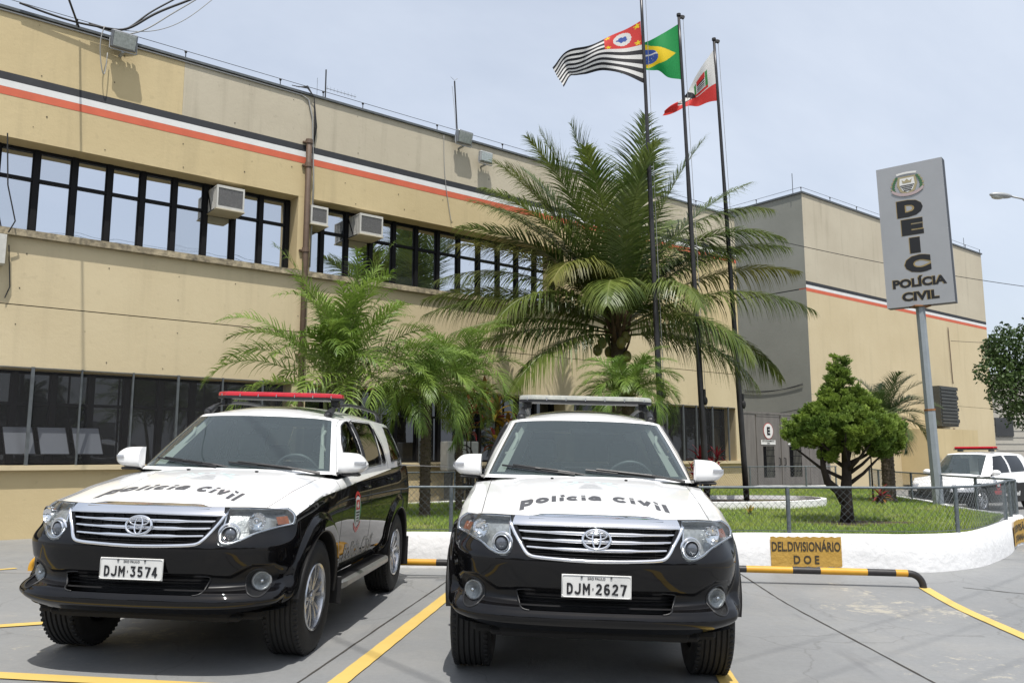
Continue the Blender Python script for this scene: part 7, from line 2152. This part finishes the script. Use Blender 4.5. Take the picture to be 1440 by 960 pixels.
mb = MB(); mb.tube([(.032, 0, 1.88), (.030, 0, 1.92)], .112, 8); mb.build('post_collar', 'rust', sgn)
mb = MB(); mb.box((-.02, 0, 4.02), (.34, .26, .03), bev=.005); mb.build('cap_plate', 'rust', sgn)

# ---- bench behind the lawn, dark
bn_ = thing('bench', 'dark bench behind the chain-link fence between the two cars', 'bench', (-.55, 18.6, .0), (0, 0, ANG))
mat('bench_dark', (.018, .020, .024), .6, var=.2)
for z_ in (1.02, .70, .66):
    mb = MB(); mb.box((0, .12 if z_ > .68 else -.08, z_), (1.5, .04 if z_ > .68 else .42, .16 if z_ > .68 else .05), bev=.01); mb.build('plank', 'bench_dark', bn_)
for x_ in (-.6, 0, .6):
    mb = MB(); mb.box((x_, .12, .55), (.06, .06, 1.1)); mb.build('leg', 'bench_dark', bn_)
cu = thing('condenser_unit', 'grey outdoor air conditioning unit under the ground floor windows', 'air conditioner', FP(8.3, -.45, .42), (0, 0, ANG))
mb = MB(); mb.box((0, 0, .95), (.85, .32, .65), bev=.02); mb.build('casing', 'ac_white', cu)
mb = MB(); stroke_loop(mb, 0, .95, .24, .24, .012, -.17, .01); stroke_loop(mb, 0, .95, .15, .15, .008, -.17, .008); mb.build('fan_guard', 'frame_black', cu)
mb = MB(); mb.box((-.3, 0, .3), (.04, .3, .62)); mb.box((.3, 0, .3), (.04, .3, .62)); mb.build('bracket', 'metal_grey', cu)

# ---- street lamp
sl = thing('street_lamp', 'grey street lamp head on a curved arm at the right edge', 'street lamp', (19.6, 29.5, 0))
mb = MB(); mb.tube([(0, 0, 0), (0, 0, 9.5)], [.10, .06], 10); mb.tube([(0, 0, 9.4), (-.25, 0, 10.3), (-.75, 0, 10.75), (-1.2, 0, 10.85)], .035, 8); mb.build('pole', 'metal_pale', sl, smooth=True)
mb = MB(); mb.sphere((-1.55, 0, 10.88), (.42, .15, .11), 16, 10, R=roty(.10)); mb.build('lamp_head', 'metal_pale', sl, smooth=True)
mb = MB(); mb.sphere((-1.65, 0, 10.83), (.26, .12, .10), 14, 8); mb.build('lamp_glass', 'clear_plastic', sl, smooth=True)

# ---- overhead cables
QC = [[(.756, 9.268), (1.201, 9.664), (1.951, 10.3)], [(.70, 9.23), (1.16, 9.69), (1.645, 10.19)], [(.81, 9.201), (1.521, 9.775), (2.06, 10.339)], [(1.267, 9.411), (1.853, 9.831), (2.377, 10.454)]]
for nm_, rr_, m_, q_ in (('thickest black overhead cable rising from the corner floodlight', .024, 'cable_black', QC[0]), ('uppermost black overhead cable rising from the corner floodlight', .017, 'cable_black', QC[1]),
                         ('twisted grey overhead cable under the thick black ones', .013, 'cable_grey', QC[2]), ('thin pale overhead cable, lowest of the bundle', .008, 'cable_grey', QC[3])):
    dq = (q_[-1][0] - q_[-2][0], q_[-1][1] - q_[-2][1]); q2 = [(.2, 9.2)] + list(q_) + [(q_[-1][0] + dq[0] * k_, q_[-1][1] + dq[1] * k_ * (1 + .1 * k_)) for k_ in (1, 2, 4)]
    wire('overhead_cable', nm_, [FP(a_, -.12, b_) for a_, b_ in q2], rr_, m_, n=70)
wire('roof_cable', 'cable lying along the roof edge towards the floodlight', [FP(-.9, -.10, 9.22), FP(0.0, -.12, 9.16), FP(.7, -.18, 9.22)], .020, 'cable_black')
wire('roof_cable', 'pale looped cable hanging beside the corner floodlight', [FP(.45, -.2, 9.2), FP(.40, -.2, 8.8), FP(.50, -.15, 8.3), FP(.55, -.1, 8.75)], .010, 'cable_grey')
wire('overhead_wire', 'thin wire crossing from the flags to behind the tall sign, lower', [FP(19.4, -.1, 8.6), (36, 34, 7.7)], .012, sag=.9, n=40)
wire('overhead_wire', 'thin wire above the right end of the tall building', [f2p(11, -.3, 6.5), (38, 34, 6.1)], .011, sag=.3, n=30)
def shadow_wire(label, a, b, z, r_, ext=1.5, far=None):
    A, B = np.array(a, float), np.array(b, float); D = B - A; sh = np.array([SUN.x, SUN.y]) / SUN.z * z
    p, q = A - D * (ext if far is None else far) + sh, B + D * ext + sh
    wire('overhead_wire', label, [(*p, z + .1), (*q, z - .1)], r_, sag=.0, n=12)
shadow_wire('service cable high over the yard between the two parked cars', (-1.34, 6.47), (-.43, 5.26), 10.6, .015, 9.0, 1.2)
shadow_wire('telephone wire high over the yard, nearest the lawn', (1.72, 6.15), (6.05, 10.05), 9.0, .007, 1.2)
shadow_wire('telephone wire high over the yard, the middle one of three', (2.87, 6.39), (4.97, 8.29), 9.3, .006, 2.6)
shadow_wire('telephone wire high over the yard, nearest the street', (2.86, 5.49), (3.68, 6.20), 9.2, .007, 6.0)
wire('overhead_cable', 'cable bundle running from the roof corner straight out over the yard', [FP(.05, -.08, 9.10), (-7.94 + .95, 14.19 - 3.15, 9.45), (-7.94 + 2.1, 14.19 - 7.0, 9.9)], .019, n=30)
wb_ = thing('wall_box', 'small grey cable box on the wall at the left edge', 'cable box')
mb = MB(); fbox(mb, -1.25, -.80, -.22, -.002, 4.55, 5.05); mb.build('box', 'ac_white', wb_)
mb = MB(); mb.tube([FP(-.78, -.15, 5.1), FP(-.70, -.2, 5.3), FP(-.85, -.2, 5.9), FP(-.92, -.2, 6.8)], .012, 5); mb.tube([FP(-.75, -.1, 4.9), FP(-.68, -.05, 4.2), FP(-.74, -.05, 4.0)], .010, 5); mb.build('cable', 'cable_black', wb_)

# ---- white hatchback behind the lawn at the right edge
def make_hatch():
    root = thing('police_hatchback', 'white and black police hatchback beyond the lawn at the right edge', 'police car')
    rows = [(0, .10, .72, .80), (.15, .02, .80, .82), (.45, 0, .83, .84), (.75, .06, .82, .84), (1, .16, .74, .79)]
    fx = [0, .25, .45, .62, .74]; fo = [0, .02, .06, .15, .32]; sy = [.6, .85, 1.2, 1.8, 2.4, 3.0, 3.4, 3.75]
    T = []
    for f, yc, Wf, Ws in rows:
        r_ = [(x * Wf / .78, yc + o_, .22 + f * (.46 + .03 * x)) for x, o_ in zip(fx, fo)] + [(Ws * min(1, .96 + .04 * (y - .5)), y, .22 + f * (.55 + .055 * y if y < 1.5 else .66 + .01 * (y - 1.5) * 2)) for y in sy] + [(Ws * .9, 3.95, .30 + f * .66), (Ws * .5, 4.03, .30 + f * .68), (0, 4.05, .30 + f * .68)]
        T.append(r_)
    T = np.array(T); d = np.r_[0, np.cumsum(np.linalg.norm(np.diff(T[2], axis=0), axis=1))]; us = np.linspace(0, d[-1], 260); vs = np.linspace(0, 1, 40)
    P = build_grid(T, d, np.array([r_[0] for r_ in rows]), us, vs)
    lab = np.full((259, 39), '', object); cy, cz = (P[:-1, :-1, 1] + P[1:, 1:, 1]) / 2, (P[:-1, :-1, 2] + P[1:, 1:, 2]) / 2; cx = (P[:-1, :-1, 0] + P[1:, 1:, 0]) / 2
    ar = (np.hypot(cy - .80, cz - .30) < .335) | (np.hypot(cy - 3.30, cz - .30) < .335); ar &= cx > .6
    wh = cz > .70 - .10 * (cy < .5)
    lamp = (cz > .50) & (cz < .665) & (cx > .42) & (cy < .75); white = wh & ~ar & ~lamp; black = ~wh & ~ar & ~lamp
    for nm, mk, m_ in (('upper_body', white, 'paint_white'), ('lower_body', black, 'paint_black')):
        mb = MB(); [mb.add(a, b) for a, b in sub_mesh(P, mk)]; o = mb.build(nm, m_, root); merge_center(o.data)
    for sgn in (1, -1):
        mb = MB(); [mb.add(a, b) for a, b in sub_mesh(P, lamp, sides=(sgn,))]; mb.build('headlight', 'indicator_clear', root, smooth=True)
    top = P[:, -1]; iC = int(np.argmax(top[:, 1] > 1.15)); G = [[(p[0] * b, p[1] - (0 if p[1] > .5 else 0) * b - (.25 * (1 - b)) * (p[1] > .3) * min(1, (p[1] - .3)), p[2] + .10 * (1 - b**2) * min(1, (p[1]) / 1.0)) for b in np.linspace(0, 1, 12)] for p in top[:iC + 1]]
    mb = MB(); mb.grid(G); mb.grid([[(-x, y, z) for x, y, z in r_] for r_ in G], flip=True); o = mb.build('bonnet', 'paint_white', root, smooth=True)
    base = np.array([(0, .92, .90), (.4, .98, .89), (.66, 1.10, .86), (.74, 1.35, .86), (.79, 1.9, .88), (.79, 2.6, .90), (.78, 3.3, .92), (.72, 3.8, .93), (.4, 3.95, .93), (0, 3.98, .93)]); tp = np.array([(0, 1.72, 1.44), (.3, 1.74, 1.435), (.50, 1.80, 1.42), (.54, 1.95, 1.42), (.57, 2.3, 1.44), (.57, 2.7, 1.44), (.55, 3.3, 1.42), (.50, 3.62, 1.40), (.3, 3.70, 1.40), (0, 3.72, 1.40)])
    TG = np.array([base * (1 - f) + tp * f + np.array([.04 * 4 * f * (1 - f), 0, 0]) * (np.arange(10) > 2)[:, None] for f in (0, .5, 1)]); dg = np.r_[0, np.cumsum(np.linalg.norm(np.diff(TG[1], axis=0), axis=1))]
    ug = np.linspace(0, dg[-1], 160); vg = np.linspace(0, 1, 20); Pg = build_grid(TG, dg, np.array([0, .5, 1.]), ug, vg)
    uc = (ug[:-1] + ug[1:])[:, None] / 2; vc = (vg[:-1] + vg[1:])[None] / 2; cy = (Pg[:-1, :-1, 1] + Pg[1:, 1:, 1]) / 2
    ws = (uc < dg[2]) & (vc > .05) & (vc < .95); sw = (uc > dg[3] + .02) & (vc > .10) & (vc < .88) & (cy < 3.15) & (np.abs(cy - 2.35) > .04) & (cy > 1.45 + .45 * vc); rw = (uc > dg[7] + .1) & (vc > .2) & (vc < .85)
    mb = MB(); [mb.add(a, b) for a, b in sub_mesh(Pg, ~(ws | sw | rw))]; o = mb.build('cabin_shell', 'paint_white', root); merge_center(o.data)
    mb = MB(); [mb.add(a, b) for a, b in sub_mesh(Pg, ws)]; o = mb.build('windscreen', 'windscreen_glass', root); merge_center(o.data)
    for sgn in (1, -1): mb = MB(); [mb.add(a, b) for a, b in sub_mesh(Pg, sw, sides=(sgn,))]; mb.build('side_window', 'tinted_glass', root, smooth=True)
    mb = MB(); [mb.add(a, b) for a, b in sub_mesh(Pg, rw)]; mb.build('rear_window', 'tinted_glass', root, smooth=True)
    e = Pg[:, -1]; G = [[(p[0] * b, p[1], p[2] + .055 * (1 - b**2) * sin(pi * np.clip((p[1] - 1.6) / 2.2, 0, 1))) for b in np.linspace(0, 1, 10)] for p in e]
    mb = MB(); mb.grid(G); mb.grid([[(-x, y, z) for x, y, z in r_] for r_ in G], flip=True); mb.build('roof', 'paint_white', root, smooth=True)
    mb = MB(); mb.box((0, 2.2, .62), (1.3, 2.6, .4)); mb.box((0, 1.3, .82), (1.3, .5, .12)); mb.box((-.35, 2.1, 1.0), (.4, .14, .6)); mb.box((.35, 2.1, 1.0), (.4, .14, .6)); mb.box((0, 2.2, .30), (1.4, 3.2, .1)); mb.build('interior', 'interior_dark', root)
    lb = thing_part('light_bar', root); mb = MB(); mb.box((0, 2.25, 1.535), (1.05, .24, .025), bev=.008); mb.box((-.4, 2.25, 1.505), (.06, .2, .05)); mb.box((.4, 2.25, 1.505), (.06, .2, .05)); mb.build('bar_base', 'plastic_black', lb)
    mb = MB(); mb.box((0, 2.25, 1.58), (1.04, .22, .062), bev=.025); mb.build('bar_lens', 'red_plastic', lb)
    for sgn in (1, -1):
        mi_ = thing_part('wing_mirror', root); mb = MB(); mb.sphere((sgn * .88, 1.42, .955), (.11, .075, .07), 14, 10); mb.build('mirror_shell', 'paint_white', mi_, smooth=True)
        mb = MB(); mb.box((sgn * .79, 1.44, .90), (.08, .05, .03)); mb.build('mirror_base', 'plastic_black', mi_)
        for y_ in (1.95, 3.05): mb = MB(); mb.box((sgn * .845, y_, .80), (.02, .15, .025), bev=.006); mb.build('door_handle', 'paint_black', root)
    tm, rm, bm_ = wheel_parts(.30, .19, .19); tme, rme = tm.mesh('tyre', 'rubber', True, 40), rm.mesh('rim', 'alloy', True, 40)
    for sgn in (1, -1):
        for y_ in (.80, 3.30):
            w = thing_part('wheel', root); w.location = (sgn * .74, y_, .30); w.rotation_euler = (0, 0, 0 if sgn > 0 else pi); link_copy(tme, 'tyre', w); link_copy(rme, 'rim', w)
            mb = MB(); mb.grid([[(sgn * x, y_ + .335 * cos(t), .30 + .335 * sin(t)) for x in (.84, .55)] for t in np.linspace(-.1, pi + .1, 20)]); mb.build('wheel_arch', 'dark_void', root)
    bv = {s_: bvh_of(P * np.array([s_, 1, 1])) for s_ in (1, -1)}
    for s_ in (1, -1):
        mb = MB(); V_, F_ = text_mesh('Polícia Civil', .16, .006, shear=.15); V_[:, 0] -= V_[:, 0].mean()
        VV, FF = drape(V_, F_, lambda x, y: Vector((s_ * 1.5, 2.2 + s_ * x * 1.2, .42 + y)), bv[s_], (-s_, 0, 0), .003, .05); mb.add(VV, FF); mb.build('side_lettering', 'ink_white', root)
        mb = MB(); q = [(-.10, .10, 0), (.10, .10, 0), (.12, -.02, 0), (0, -.14, 0), (-.12, -.02, 0)]; VV, FF = drape(q, [(0, 1, 2, 3, 4)], lambda x, y: Vector((s_ * 1.5, 1.55 + x, .62 + y)), bv[s_], (-s_, 0, 0), .003, .05); mb.add(VV, FF, 0)
        q = [(-.06, .06, 0), (.06, .06, 0), (.07, -.01, 0), (-.07, -.01, 0)]; VV, FF = drape(q, [(0, 1, 2, 3)], lambda x, y: Vector((s_ * 1.5, 1.55 + x, .62 + y)), bv[s_], (-s_, 0, 0), .005, .05); mb.add(VV, FF, 1)
        q = [(-.20, -.10, 0), (.20, -.10, 0), (.14, -.20, 0), (-.14, -.20, 0)]; VV, FF = drape(q, [(0, 1, 2, 3)], lambda x, y: Vector((s_ * 1.5, 1.55 + x, .62 + y)), bv[s_], (-s_, 0, 0), .004, .05); mb.add(VV, FF, 0)
        mb.build('door_crest', ['ink_red', 'ink_white'], root)
    return root
hb = make_hatch(); hb.location = (10.35, 20.7, 0); hb.rotation_euler = (0, 0, -radians(56))
